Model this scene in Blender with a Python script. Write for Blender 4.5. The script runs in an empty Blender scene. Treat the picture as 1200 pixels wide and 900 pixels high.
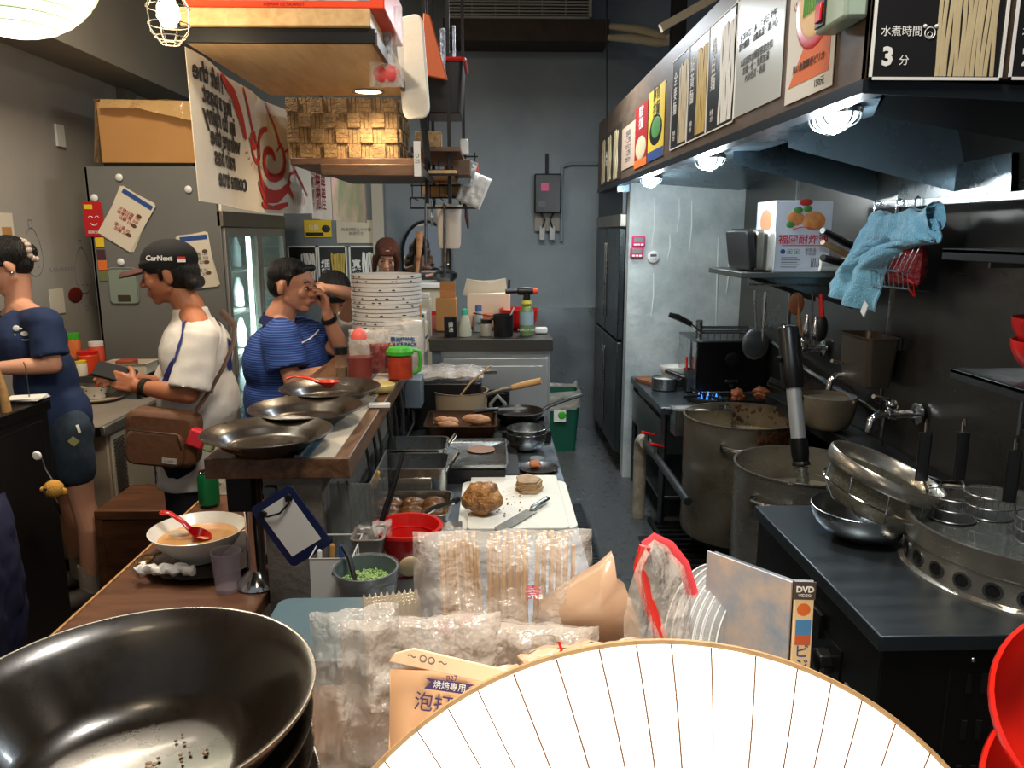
import bpy, bmesh, math, random
from mathutils import Vector, Matrix, noise, Euler
R = math.radians
PI = math.pi
SC = bpy.context.scene
COL = SC.collection
WORK = bpy.data.scenes.new('work')   # small scratch scene for evaluating modifiers; removed at the end
V = Vector
def work_dg():
    with bpy.context.temp_override(scene=WORK, view_layer=WORK.view_layers[0]):
        return bpy.context.evaluated_depsgraph_get()


# ---------------------------------------------------------------- camera
CAMZ = 1.62
FPX = 900.0
B_ = math.atan(177 / 900.0)
A_ = math.atan(23 / 900.0 * math.cos(B_))
FW = V((math.sin(A_) * math.cos(B_), math.cos(A_) * math.cos(B_), -math.sin(B_)))
RT = V((math.cos(A_), -math.sin(A_), 0))
UP = RT.cross(FW)
CAM = V((0, 0, CAMZ))


def P(px, py, Y=None, Z=None, X=None):
    d = FW + RT * ((px - 600) / FPX) + UP * ((450 - py) / FPX)
    if Y is not None:
        t = Y / d.y
    elif Z is not None:
        t = (Z - CAMZ) / d.z
    else:
        t = X / d.x
    return CAM + d * t


def proj(p):
    q = V(p) - CAM
    f = q.dot(FW)
    return (600 + FPX * q.dot(RT) / f, 450 - FPX * q.dot(UP) / f)


cam = bpy.data.cameras.new('camera')
cam.lens = 36 * FPX / 1200
cam.sensor_width = 36
cam.clip_start = 0.02
camo = bpy.data.objects.new('camera', cam)
COL.objects.link(camo)
camo.matrix_world = Matrix((
    (RT.x, UP.x, -FW.x, 0), (RT.y, UP.y, -FW.y, 0), (RT.z, UP.z, -FW.z, CAMZ), (0, 0, 0, 1)))
SC.camera = camo


# ---------------------------------------------------------------- materials
def lin(c):
    o = []
    for v in c[:3]:
        v = v / 255.0
        o.append(v / 12.92 if v <= 0.04045 else ((v + 0.055) / 1.055) ** 2.4)
    return (o[0], o[1], o[2], 1)


def M(name, col, rough=0.5, metal=0.0, var=0.0, vs=6.0, col2=None, bump=0.0, bs=40.0, stretch=None, trans=0.0, alpha=1.0,
      emit=0.0, ecol=None, coat=0.0, ior=1.45, sss=0.0, rvar=0.0, spec=0.5, sheen=0.0):
    m = bpy.data.materials.new(name)
    m.use_nodes = True
    nt = m.node_tree
    N, L = nt.nodes, nt.links
    b = N['Principled BSDF']
    c = lin(col)
    b.inputs['Base Color'].default_value = c
    b.inputs['Roughness'].default_value = rough
    b.inputs['Metallic'].default_value = metal
    b.inputs['IOR'].default_value = ior
    b.inputs['Specular IOR Level'].default_value = spec
    if trans: b.inputs['Transmission Weight'].default_value = trans
    if alpha < 1: b.inputs['Alpha'].default_value = alpha
    if coat:
        b.inputs['Coat Weight'].default_value = coat
        b.inputs['Coat Roughness'].default_value = 0.08
    if sss:
        b.inputs['Subsurface Weight'].default_value = sss
        b.inputs['Subsurface Radius'].default_value = (0.02, 0.008, 0.004)
        b.inputs['Subsurface Scale'].default_value = 0.3
    if sheen: b.inputs['Sheen Weight'].default_value = sheen
    if emit:
        b.inputs['Emission Color'].default_value = lin(ecol or col)
        b.inputs['Emission Strength'].default_value = emit
    tc = mp = None
    if var or bump or rvar or col2:
        tc = N.new('ShaderNodeTexCoord')
        mp = N.new('ShaderNodeMapping')
        L.new(tc.outputs['Object'], mp.inputs['Vector'])
        if stretch: mp.inputs['Scale'].default_value = stretch
    if var or col2 or rvar:
        nz = N.new('ShaderNodeTexNoise')
        nz.inputs['Scale'].default_value = vs
        nz.inputs['Detail'].default_value = 6
        nz.inputs['Roughness'].default_value = 0.6
        L.new(mp.outputs[0], nz.inputs['Vector'])
        if var or col2:
            cr = N.new('ShaderNodeValToRGB')
            cr.color_ramp.elements[0].position = 0.32
            cr.color_ramp.elements[1].position = 0.68
            if col2:
                cr.color_ramp.elements[0].color = lin(col2)
                cr.color_ramp.elements[1].color = c
            else:
                cr.color_ramp.elements[0].color = (c[0] * (1 - var), c[1] * (1 - var), c[2] * (1 - var), 1)
                k = 1 + var * 0.6
                cr.color_ramp.elements[1].color = (min(1, c[0] * k), min(1, c[1] * k), min(1, c[2] * k), 1)
            L.new(nz.outputs['Fac'], cr.inputs['Fac'])
            L.new(cr.outputs['Color'], b.inputs['Base Color'])
        if rvar:
            mr = N.new('ShaderNodeMapRange')
            mr.inputs['From Min'].default_value = 0.3
            mr.inputs['From Max'].default_value = 0.7
            mr.inputs['To Min'].default_value = max(0.02, rough - rvar)
            mr.inputs['To Max'].default_value = min(1, rough + rvar)
            L.new(nz.outputs['Fac'], mr.inputs['Value'])
            L.new(mr.outputs[0], b.inputs['Roughness'])
    if bump:
        nb = N.new('ShaderNodeTexNoise')
        nb.inputs['Scale'].default_value = bs
        nb.inputs['Detail'].default_value = 4
        L.new(mp.outputs[0], nb.inputs['Vector'])
        bp = N.new('ShaderNodeBump')
        bp.inputs['Strength'].default_value = min(1, bump)
        bp.inputs['Distance'].default_value = 0.01 if bump <= 1 else 0.01 * bump
        L.new(nb.outputs['Fac'], bp.inputs['Height'])
        L.new(bp.outputs[0], b.inputs['Normal'])
    return m


def stripes(m, axis, freq, colA, colB, width=0.5):
    """fine woven stripes along an object axis"""
    nt = m.node_tree
    N, L = nt.nodes, nt.links
    tc = N.new('ShaderNodeTexCoord'); sp = N.new('ShaderNodeSeparateXYZ')
    L.new(tc.outputs['Object'], sp.inputs[0])
    mu = N.new('ShaderNodeMath'); mu.operation = 'MULTIPLY'; mu.inputs[1].default_value = freq
    L.new(sp.outputs[axis], mu.inputs[0])
    fr = N.new('ShaderNodeMath'); fr.operation = 'FRACT'; L.new(mu.outputs[0], fr.inputs[0])
    gt = N.new('ShaderNodeMath'); gt.operation = 'GREATER_THAN'; gt.inputs[1].default_value = width
    L.new(fr.outputs[0], gt.inputs[0])
    mx = N.new('ShaderNodeMix'); mx.data_type = 'RGBA'
    mx.inputs['A'].default_value = lin(colA); mx.inputs['B'].default_value = lin(colB)
    L.new(gt.outputs[0], mx.inputs['Factor'])
    L.new(mx.outputs['Result'], N['Principled BSDF'].inputs['Base Color'])
    return m


def wood(name, c1, c2, scale=(1, 12, 12), rough=0.45, ws=3.0):
    m = M(name, c1, rough)
    nt = m.node_tree
    N, L = nt.nodes, nt.links
    tc = N.new('ShaderNodeTexCoord'); mp = N.new('ShaderNodeMapping')
    mp.inputs['Scale'].default_value = scale
    L.new(tc.outputs['Object'], mp.inputs['Vector'])
    nz = N.new('ShaderNodeTexNoise'); nz.inputs['Scale'].default_value = ws; nz.inputs['Detail'].default_value = 8
    nz.inputs['Roughness'].default_value = 0.65; nz.inputs['Distortion'].default_value = 0.6
    L.new(mp.outputs[0], nz.inputs['Vector'])
    cr = N.new('ShaderNodeValToRGB')
    cr.color_ramp.elements[0].position = 0.35; cr.color_ramp.elements[0].color = lin(c2)
    cr.color_ramp.elements[1].position = 0.65; cr.color_ramp.elements[1].color = lin(c1)
    L.new(nz.outputs['Fac'], cr.inputs['Fac'])
    L.new(cr.outputs['Color'], N['Principled BSDF'].inputs['Base Color'])
    bp = N.new('ShaderNodeBump'); bp.inputs['Strength'].default_value = 0.15; bp.inputs['Distance'].default_value = 0.004
    L.new(nz.outputs['Fac'], bp.inputs['Height']); L.new(bp.outputs[0], N['Principled BSDF'].inputs['Normal'])
    return m


MT = {}
def mk(k, *a, **kw):
    MT[k] = M(k, *a, **kw)
    return MT[k]

steel = mk('steel', (172, 176, 176), 0.27, 1.0, var=0.06, vs=9, rvar=0.04)
steel_dk = mk('steel_dark', (112, 116, 118), 0.34, 1.0, var=0.15, vs=5, rvar=0.07, stretch=(1, 1, 4))
steel_wall = mk('steel_wall', (98, 95, 90), 0.3, 0.9, var=0.16, vs=1.6, rvar=0.05, stretch=(1, 0.5, 1.6))
steel_table = mk('steel_table', (96, 104, 110), 0.34, 0.9, var=0.08, vs=5, rvar=0.05, stretch=(0.4, 4, 1))
chrome = mk('chrome', (205, 205, 205), 0.12, 1.0)
alu = mk('aluminium', (150, 146, 136), 0.42, 0.85, var=0.2, vs=14)
black_metal = mk('black_metal', (18, 18, 19), 0.45, 0.3)
black_plastic = mk('black_plastic', (16, 16, 17), 0.35)
black_matte = mk('black_matte', (12, 12, 13), 0.8)
black_glaze = mk('black_glaze', (34, 25, 15), 0.3, 0.0, var=0.3, vs=8, rvar=0.06, coat=0.15, spec=0.7)
cast_iron = mk('cast_iron', (22, 21, 20), 0.7, 0.4, var=0.4, vs=30, bump=0.3, bs=80)
white_ceramic = mk('white_ceramic', (222, 220, 212), 0.25, coat=0.3)
white_plastic = mk('white_plastic', (214, 214, 208), 0.4, var=0.04, vs=8)
cream_plastic = mk('cream_plastic', (190, 178, 152), 0.5, var=0.1, vs=5)
board_plastic = mk('board_plastic', (226, 226, 216), 0.5, var=0.06, vs=14, bump=0.1, bs=120)
red_plastic = mk('red_plastic', (196, 26, 22), 0.28, coat=0.3)
red_glaze = mk('red_lacquer', (214, 34, 20), 0.22, coat=0.5)
orange_red = mk('orange_red', (226, 70, 30), 0.4)
green_plastic = mk('green_plastic', (58, 160, 40), 0.35)
teal_plastic = mk('teal_plastic', (60, 170, 130), 0.4)
blue_plastic = mk('blue_plastic', (80, 110, 160), 0.4)
bin_green = mk('bin_green', (18, 78, 60), 0.45, var=0.1, vs=4)
paper = mk('paper', (214, 212, 206), 0.7)
paper_warm = mk('paper_warm', (206, 196, 176), 0.75)
paper_dark = mk('poster_black', (30, 30, 32), 0.35)
ink = mk('ink', (24, 22, 22), 0.6)
ink_grey = mk('ink_grey', (90, 92, 96), 0.7)
ink_red = mk('ink_red', (168, 36, 22), 0.7)
ink_white = mk('ink_white', (228, 228, 224), 0.6)
ink_blue = mk('ink_blue', (40, 70, 130), 0.6)
ink_purple = mk('ink_purple', (62, 40, 92), 0.6)
ink_yellow = mk('ink_yellow', (216, 186, 40), 0.6)
ink_orange = mk('ink_orange', (212, 104, 36), 0.6)
ink_green = mk('ink_green', (70, 130, 60), 0.6)
noodle_m = mk('noodle_print', (196, 180, 142), 0.6, var=0.1, vs=20)
noodle_y = mk('noodle_print_yellow', (196, 166, 74), 0.6, var=0.1, vs=20)
glass = mk('glass', (235, 240, 240), 0.04, trans=1.0, ior=1.3)
glass_thin = mk('glass_thin', (190, 205, 205), 0.06, alpha=0.22)
film = mk('plastic_film', (225, 222, 216), 0.22, alpha=0.3, bump=2.5, bs=22, spec=0.9)
film_thick = mk('plastic_bag_film', (222, 214, 204), 0.25, alpha=0.42, bump=3.0, bs=16, spec=0.9)
film_peach = mk('peach_bag_film', (226, 196, 166), 0.28, alpha=0.72, bump=3.0, bs=14, spec=0.8)
film_clear = mk('clear_lid_film', (205, 210, 214), 0.1, alpha=0.15, spec=0.9)
kraft = mk('kraft_paper', (196, 152, 112), 0.55, var=0.08, vs=5, bump=0.3, bs=10)
kraft_lt = mk('kraft_pouch', (176, 146, 120), 0.3, var=0.05, vs=5, bump=0.6, bs=8)
cardboard = mk('cardboard', (176, 128, 74), 0.8, var=0.06, vs=5)
rubber = mk('rubber', (14, 14, 14), 0.55)
brush_steel = mk('brushed_steel', (168, 164, 154), 0.26, 0.85, stretch=(1, 1, 6), rvar=0.03, vs=10, var=0.05)
steel_lt0 = mk('satin_shaft', (188, 192, 194), 0.35, 0.6)
oil_steel = M('stained_stockpot_steel', (150, 144, 132), 0.3, 0.8, col2=(120, 104, 78), vs=3.5, rvar=0.12)
skin_a = mk('skin_light', (204, 150, 122), 0.5, sss=0.2)
skin_b = mk('skin_tan', (164, 104, 74), 0.48, sss=0.15)
skin_c = mk('skin_medium', (196, 138, 108), 0.48, sss=0.15)
hair_black = mk('hair_black', (16, 13, 12), 0.42, bump=1.2, bs=60, stretch=(6, 1, 0.6))
hair_brown = mk('hair_brown', (96, 48, 30), 0.42, bump=1.2, bs=60, stretch=(6, 6, 0.6), var=0.35, vs=30)
eye_w = mk('eye_white', (208, 200, 192), 0.3)
lip_m = mk('lip', (150, 80, 70), 0.5)


# ---------------------------------------------------------------- mesh builder
class MB:
    def __init__(s):
        s.v = []; s.f = []; s.mi = []; s.cur = 0; s.T = None

    def mat(s, i):
        s.cur = i
        return s

    def add(s, vs, fs, T=None):
        n = len(s.v)
        for p in vs:
            p = V(p)
            if T is not None: p = T @ p
            if s.T is not None: p = s.T @ p
            s.v.append(p)
        for f in fs:
            s.f.append([i + n for i in f]); s.mi.append(s.cur)
        return s

    def box(s, x0, x1, y0, y1, z0, z1, T=None):
        vs = [(x0, y0, z0), (x1, y0, z0), (x1, y1, z0), (x0, y1, z0), (x0, y0, z1), (x1, y0, z1), (x1, y1, z1), (x0, y1, z1)]
        fs = [(0, 3, 2, 1), (4, 5, 6, 7), (0, 1, 5, 4), (1, 2, 6, 5), (2, 3, 7, 6), (3, 0, 4, 7)]
        return s.add(vs, fs, T)

    def cbox(s, c, d, T=None, rot=None):
        M_ = Matrix.Translation(V(c))
        if rot: M_ = M_ @ Euler(rot).to_matrix().to_4x4()
        if T is not None: M_ = T @ M_
        return s.box(-d[0] / 2, d[0] / 2, -d[1] / 2, d[1] / 2, -d[2] / 2, d[2] / 2, M_)

    def prism(s, pts, z0, z1, T=None):
        """outline (x,y) extruded in z"""
        n = len(pts)
        vs = [(p[0], p[1], z0) for p in pts] + [(p[0], p[1], z1) for p in pts]
        fs = [list(range(n))[::-1], list(range(n, 2 * n))] + [(i, (i + 1) % n, n + (i + 1) % n, n + i) for i in range(n)]
        return s.add(vs, fs, T)

    def lathe(s, prof, c=(0, 0, 0), seg=36, T=None, closed=False, sx=1, sy=1, cap=False):
        vs = []; fs = []
        n = len(prof)
        pole = {}
        for j in range(seg):
            a = 2 * PI * j / seg
            for r, z in prof:
                vs.append((c[0] + r * math.cos(a) * sx, c[1] + r * math.sin(a) * sy, c[2] + z))
        for i, (r, z) in enumerate(prof):   # one shared vertex on the axis
            if r < 1e-6: pole[i] = i
        m = n if closed else n - 1
        for j in range(seg):
            k = (j + 1) % seg
            for i in range(m):
                i2 = (i + 1) % n
                if prof[i][0] < 1e-6 and prof[i2][0] < 1e-6: continue
                if prof[i][0] < 1e-6:
                    fs.append((j * n + i, k * n + i2, j * n + i2))
                elif prof[i2][0] < 1e-6:
                    fs.append((j * n + i, k * n + i, j * n + i2))
                else:
                    fs.append((j * n + i, k * n + i, k * n + i2, j * n + i2))
        if cap:
            fs.append([j * n for j in range(seg)][::-1]); fs.append([j * n + n - 1 for j in range(seg)])
        if pole: fs = [[q % n if (q % n) in pole else q for q in f] for f in fs]
        return s.add(vs, fs, T)

    def cyl(s, p0, p1, r0, r1=None, seg=20, cap=True, T=None):
        r1 = r0 if r1 is None else r1
        p0 = V(p0); p1 = V(p1); d = p1 - p0
        q = d.to_track_quat('Z', 'Y').to_matrix().to_4x4()
        M_ = Matrix.Translation(p0) @ q
        if T is not None: M_ = T @ M_
        return s.lathe([(r0, 0), (r1, d.length)], seg=seg, T=M_, cap=cap)

    def tube(s, pts, r, seg=8, closed=False, T=None, cap=True, flat=1.0):
        pts = [V(p) for p in pts]
        n = len(pts)
        rr = r if isinstance(r, (list, tuple)) else [r] * n
        vs = []; fs = []
        up = None
        for i in range(n):
            a = pts[i - 1] if (i > 0 or closed) else pts[i]
            b = pts[(i + 1) % n] if (i < n - 1 or closed) else pts[i]
            t = (b - a)
            t = t.normalized() if t.length > 1e-9 else V((0, 0, 1))
            if up is None:
                up = V((0, 0, 1)) if abs(t.z) < 0.9 else V((1, 0, 0))
            u = t.cross(up)
            if u.length < 1e-6: u = t.cross(V((0, 1, 0)))
            u.normalize()
            w = u.cross(t).normalized(); up = w
            for k in range(seg):
                an = 2 * PI * k / seg
                vs.append(pts[i] + u * math.cos(an) * rr[i] + w * math.sin(an) * rr[i] * flat)
        m = n if closed else n - 1
        for i in range(m):
            j = (i + 1) % n
            for k in range(seg):
                k2 = (k + 1) % seg
                fs.append((i * seg + k, i * seg + k2, j * seg + k2, j * seg + k))
        if not closed and cap:
            fs.append([k for k in range(seg)][::-1]); fs.append([(n - 1) * seg + k for k in range(seg)])
        return s.add(vs, fs, T)

    def sphere(s, c, r, seg=16, rings=10, T=None, rot=None):
        r = r if isinstance(r, (list, tuple)) else (r, r, r)
        M_ = Matrix.Translation(V(c))
        if rot: M_ = M_ @ Euler(rot).to_matrix().to_4x4()
        if T is not None: M_ = T @ M_
        vs = [(0, 0, -r[2])]
        for i in range(1, rings):
            ph = -PI / 2 + PI * i / rings
            for j in range(seg):
                a = 2 * PI * j / seg
                vs.append((r[0] * math.cos(ph) * math.cos(a), r[1] * math.cos(ph) * math.sin(a), r[2] * math.sin(ph)))
        vs.append((0, 0, r[2]))
        fs = []
        for j in range(seg):
            k = (j + 1) % seg
            fs.append((0, 1 + k, 1 + j))
            for i in range(rings - 2):
                a = 1 + i * seg
                fs.append((a + j, a + k, a + seg + k, a + seg + j))
            a = 1 + (rings - 2) * seg
            fs.append((a + j, a + k, len(vs) - 1))
        return s.add(vs, fs, M_)

    def capsule(s, p0, p1, r0, r1, seg=14, sx=1.0):
        p0 = V(p0); p1 = V(p1); d = p1 - p0; L_ = max(d.length, 1e-5)
        q = d.to_track_quat('Z', 'Y').to_matrix().to_4x4()
        pr = [(0, -r0)]
        for i in range(1, 5): a = -PI / 2 + PI / 2 * i / 5; pr.append((r0 * math.cos(a), r0 * math.sin(a)))
        pr.append((r0, 0)); pr.append((r1, L_))
        for i in range(1, 5): a = PI / 2 * i / 5; pr.append((r1 * math.cos(a), L_ + r1 * math.sin(a)))
        pr.append((0, L_ + r1))
        return s.lathe(pr, seg=seg, T=Matrix.Translation(p0) @ q, sx=sx)

    def sheet(s, fn, nu, nv, T=None, thick=0.0):
        """grid surface from fn(u,v); closed to a thin slab if thick"""
        vs = [V(fn(i / nu, j / nv)) for j in range(nv + 1) for i in range(nu + 1)]
        fs = [(j * (nu + 1) + i, j * (nu + 1) + i + 1, (j + 1) * (nu + 1) + i + 1, (j + 1) * (nu + 1) + i) for j in range(nv) for i in range(nu)]
        if thick:
            nr = []
            W = nu + 1
            for j in range(nv + 1):
                for i in range(W):
                    a = vs[j * W + min(i + 1, nu)] - vs[j * W + max(i - 1, 0)]
                    b = vs[min(j + 1, nv) * W + i] - vs[max(j - 1, 0) * W + i]
                    c = a.cross(b)
                    nr.append(c.normalized() if c.length > 1e-9 else V((0, 0, 1)))
            n = len(vs)
            vs2 = vs + [vs[i] - nr[i] * thick for i in range(n)]
            fs2 = list(fs) + [tuple(n + k for k in f[::-1]) for f in fs]
            for i in range(nu):
                fs2.append((i + 1, i, n + i, n + i + 1)); a = nv * W + i
                fs2.append((a, a + 1, n + a + 1, n + a))
            for j in range(nv):
                a = j * W; fs2.append((a, a + W, n + a + W, n + a))
                a = j * W + nu; fs2.append((a + W, a, n + a, n + a + W))
            return s.add(vs2, fs2, T)
        return s.add(vs, fs, T)

    def build(s, name, mats, parent=None, bev=0, loc=None, smooth=40, sub=0, label=None, rot=None):
        me = bpy.data.meshes.new(name)
        me.from_pydata([tuple(p) for p in s.v], [], s.f)
        ms = mats if isinstance(mats, (list, tuple)) else [mats]
        for m in ms: me.materials.append(m)
        if len(ms) > 1: me.polygons.foreach_set('material_index', s.mi)
        me.validate()
        bm = bmesh.new(); bm.from_mesh(me)
        bmesh.ops.recalc_face_normals(bm, faces=bm.faces)
        bm.to_mesh(me); bm.free()
        if smooth:
            me.polygons.foreach_set('use_smooth', [True] * len(me.polygons))
            me.set_sharp_from_angle(angle=R(smooth))
        o = bpy.data.objects.new(name, me)
        COL.objects.link(o)
        if parent is not None: o.parent = parent
        if loc is not None: o.location = loc
        if rot is not None: o.rotation_euler = rot
        if bev:
            b = o.modifiers.new('bevel', 'BEVEL'); b.width = bev; b.segments = 2; b.limit_method = 'ANGLE'; b.angle_limit = R(35)
            b.harden_normals = False
        if sub:
            b = o.modifiers.new('subdivision', 'SUBSURF'); b.levels = sub; b.render_levels = sub
        if label: o['label'] = label
        return o


def thing(name, label, cat, loc=(0, 0, 0), rz=0, group=None, rot=None):
    o = bpy.data.objects.new(name, None)
    o.empty_display_size = 0.05
    COL.objects.link(o)
    o.location = loc
    o.rotation_euler = rot if rot else (0, 0, rz)
    o['label'] = label; o['category'] = cat
    if group: o['group'] = group
    return o


def tag(o, label, cat, group=None, kind=None):
    o['label'] = label; o['category'] = cat
    if group: o['group'] = group
    if kind: o['kind'] = kind
    return o


def struct(o):
    o['kind'] = 'structure'
    return o


def dup(root, loc=None, rz=None, label=None, group=None, rot=None):
    def cp(o, par):
        c = o.copy(); COL.objects.link(c)
        if par is not None: c.parent = par
        return c
    r = cp(root, None)
    if loc is not None: r.location = loc
    if rz is not None: r.rotation_euler = (0, 0, rz)
    if rot is not None: r.rotation_euler = rot
    if label: r['label'] = label
    if group: r['group'] = group
    for ch in list(root.children):
        c = cp(ch, r)
        for g in list(ch.children): cp(g, c)
    return r


def text(body, size, mat, parent, loc=(0, 0, 0), rot=(PI / 2, 0, 0), mirror=False, name='lettering', ext=0.0003, align='CENTER', sx=1.0, bold=0.0, shear=0.0):
    """flat lettering as a mesh; local plane faces -Y by default"""
    cu = bpy.data.curves.new('t', 'FONT')
    cu.body = body; cu.size = size; cu.align_x = align; cu.align_y = 'CENTER'; cu.extrude = ext
    cu.offset = bold; cu.resolution_u = 2; cu.shear = shear
    o = bpy.data.objects.new('t', cu); WORK.collection.objects.link(o)
    dg = work_dg()
    me = bpy.data.meshes.new_from_object(o.evaluated_get(dg))
    bpy.data.objects.remove(o); bpy.data.curves.remove(cu)
    for v in me.vertices:
        v.co.x *= sx * (-1 if mirror else 1)
    if mirror: me.flip_normals()
    me.materials.clear(); me.materials.append(mat)
    me.name = name
    ob = bpy.data.objects.new(name, me); COL.objects.link(ob)
    ob.parent = parent; ob.location = loc; ob.rotation_euler = rot
    return ob


def remeshed(mb, name, mat, parent, voxel=0.006, smooth=3, disp=0.0, label=None):
    """fuse overlapping pieces into one continuous skin"""
    o = mb.build(name, mat, None, smooth=0)
    WORK.collection.objects.link(o)
    r = o.modifiers.new('r', 'REMESH'); r.mode = 'VOXEL'; r.voxel_size = voxel
    if smooth:
        sm = o.modifiers.new('s', 'SMOOTH'); sm.factor = 0.5; sm.iterations = smooth
    dg = work_dg()
    me = bpy.data.meshes.new_from_object(o.evaluated_get(dg))
    WORK.collection.objects.unlink(o)
    me.name = name
    if disp:
        n3 = 3 * len(me.vertices)
        co = [0.0] * n3; no = [0.0] * n3
        me.vertices.foreach_get('co', co); me.vertices.foreach_get('normal', no)
        for i in range(0, n3, 3):
            p = V(co[i:i + 3]); n = (noise.noise(p * 9) + 0.5 * noise.noise(p * 21 + V((3, 1, 7)))) * disp
            co[i] += no[i] * n; co[i + 1] += no[i + 1] * n; co[i + 2] += no[i + 2] * n
        me.vertices.foreach_set('co', co)
    me.polygons.foreach_set('use_smooth', [True] * len(me.polygons))
    o.modifiers.clear(); old = o.data; o.data = me; bpy.data.meshes.remove(old)
    me.materials.clear(); me.materials.append(mat)
    if parent is not None: o.parent = parent
    if label: o['label'] = label
    return o


def rrect(w, d, r, n=4, cx=0, cy=0):
    pts = []
    for sx, sy, a0 in ((1, 1, 0), (-1, 1, 90), (-1, -1, 180), (1, -1, 270)):
        for i in range(n + 1):
            a = R(a0 + 90 * i / n)
            pts.append((cx + sx * (w / 2 - r) + r * math.cos(a), cy + sy * (d / 2 - r) + r * math.sin(a)))
    return pts


def tray_mb(w, d, h, r=0.02, t=0.0015, taper=0.0, lip=0.006):
    """open rectangular pan with rounded corners and a rolled lip; base at z 0"""
    mb = MB()
    rings = []
    def ring(W, D, z, rr): rings.append([(x, y, z) for x, y in rrect(W, D, max(rr, 0.001), 5)])
    ring((w - taper) * 0.02, (d - taper) * 0.02, 0, 0.0001)
    ring(w - taper - 0.01, d - taper - 0.01, 0, r * 0.8)
    ring(w - taper, d - taper, 0.005, r)
    ring(w, d, h - 0.002, r)
    ring(w + 2 * lip, d + 2 * lip, h - 0.002, r + lip)
    ring(w + 2 * lip, d + 2 * lip, h, r + lip)
    ring(w - 2 * t, d - 2 * t, h, r)
    ring(w - taper - 2 * t, d - taper - 2 * t, 0.007, r)
    ring(w - taper - 0.012, d - taper - 0.012, 0.002 + t, r * 0.8)
    ring((w - taper) * 0.02, (d - taper) * 0.02, 0.002 + t, 0.0001)
    n = len(rings[0]); vs = [p for rg in rings for p in rg]; fs = []
    for a in range(len(rings) - 1):
        for i in range(n):
            j = (i + 1) % n
            fs.append((a * n + i, a * n + j, (a + 1) * n + j, (a + 1) * n + i))
    fs.append(list(range(n))[::-1]); fs.append(list(range((len(rings) - 1) * n, len(rings) * n)))
    mb.add(vs, fs)
    return mb


def arc(c, r, a0, a1, n, ax=(1, 0, 0), ay=(0, 0, 1)):
    c = V(c); ax = V(ax); ay = V(ay)
    return [c + ax * r * math.cos(R(a0 + (a1 - a0) * i / n)) + ay * r * math.sin(R(a0 + (a1 - a0) * i / n)) for i in range(n + 1)]


def pillow(mb, w, h, d, seed=0, amp=0.12, nu=26, nv=22, T=None, pinch=0.55, sq=0.35):
    """crumpled bag body: two swollen sheets sealed round the edge (x by z, depth y)"""
    rnd = V((seed * 3.1, seed * 1.7, seed * 0.9))
    def f(side):
        def g(u, v):
            x = (u - 0.5); z = (v - 0.5)
            e = (max(0, 1 - (2 * abs(x)) ** 2.4) ** sq) * (max(0, 1 - (2 * abs(z)) ** 2.4) ** sq)
            q = V((x * w, z * h, side * 0.3)) * 14 + rnd
            nn = noise.noise(q) + 0.6 * noise.noise(q * 2.3) + 0.3 * noise.noise(q * 5)
            y = side * d / 2 * e * (1 + amp * 3 * nn)
            ed = noise.noise(V((x * 9, z * 9, 1)) + rnd) * amp * 0.25
            return (x * w * (1 - 0.06 * e) + ed * w * 0.2, y + noise.noise(V((x * 5, z * 5, 5)) + rnd) * amp * 0.3 * d + 0.004 * math.sin(18 * x + seed) + 0.008 * abs(noise.noise(V((x * 16, z * 12, side)) + rnd)), z * h + ed * h * 0.25)
        return g
    mb.sheet(f(1), nu, nv, T); mb.sheet(f(-1), nu, nv, T)
    return mb
# ================================================================ SETTING
wall_grey = M('painted_wall_bluegrey', (122, 130, 134), 0.6, col2=(102, 112, 118), vs=1.6, bump=0.12, bs=35)
wall_white = M('painted_wall_left', (158, 152, 142), 0.7, col2=(144, 139, 130), vs=1.3, bump=0.08, bs=30)
wall_flake = M('flaking_white_wall', (188, 196, 194), 0.55, col2=(150, 160, 160), vs=4.5, bump=0.5, bs=24)
ceil_m = M('ceiling_dark', (52, 52, 50), 0.8, var=0.15, vs=3)
beam_m = M('beam_paint', (140, 134, 122), 0.7, var=0.06, vs=3)
floor_m = M('wet_kitchen_floor', (82, 84, 84), 0.35, col2=(66, 68, 69), vs=22, bump=0.2, bs=90, rvar=0.15)
floor_d = wood('dining_floor', (70, 52, 38), (46, 34, 26), (8, 1.5, 8), 0.5)

mb = MB(); mb.box(-0.46, 2.0, -1.0, 6.4, -0.06, 0.0); struct(mb.build('floor', floor_m))
mb = MB(); mb.box(-3.0, -0.46, -1.0, 6.4, -0.06, 0.0); struct(mb.build('floor', floor_d))
mb = MB(); mb.box(-2.6, -2.45, -1.0, 6.4, 0, 3.6); struct(mb.build('wall_left', wall_white))
mb = MB(); mb.box(-3.0, 2.0, 6.3, 6.45, 0, 3.6); struct(mb.build('wall_back', wall_grey))
mb = MB(); mb.box(1.6, 1.7, -1.0, 4.95, 0, 3.6); struct(mb.build('wall_right', steel_wall, bev=0.002))
mb = MB(); mb.box(0.868, 1.7, 4.95, 5.05, 0, 2.12); struct(mb.build('wall_kitchen_end', wall_flake))
mb = MB(); mb.box(-3.0, 2.0, -1.0, 6.45, 3.6, 3.7); struct(mb.build('ceiling', ceil_m))
mb = MB(); mb.box(-2.45, -2.14, -1.0, 6.3, 2.555, 3.6); struct(mb.build('trim_1', beam_m))
# dark bulkhead under the air-conditioner on the back wall
mb = MB(); mb.box(-0.35, 0.86, 5.95, 6.3, 2.99, 3.14); o = struct(mb.build('trim_2', M('dark_timber', (58, 46, 38), 0.7, var=0.3, vs=8)))
# steel wall seams, thin cover strips on the right wall
for i, (y) in enumerate((2.22, 3.05, 4.1)):
    mb = MB(); mb.box(1.592, 1.6, y - 0.006, y + 0.006, 0.8, 3.0); struct(mb.build('trim_%d' % (3 + i), steel))
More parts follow.
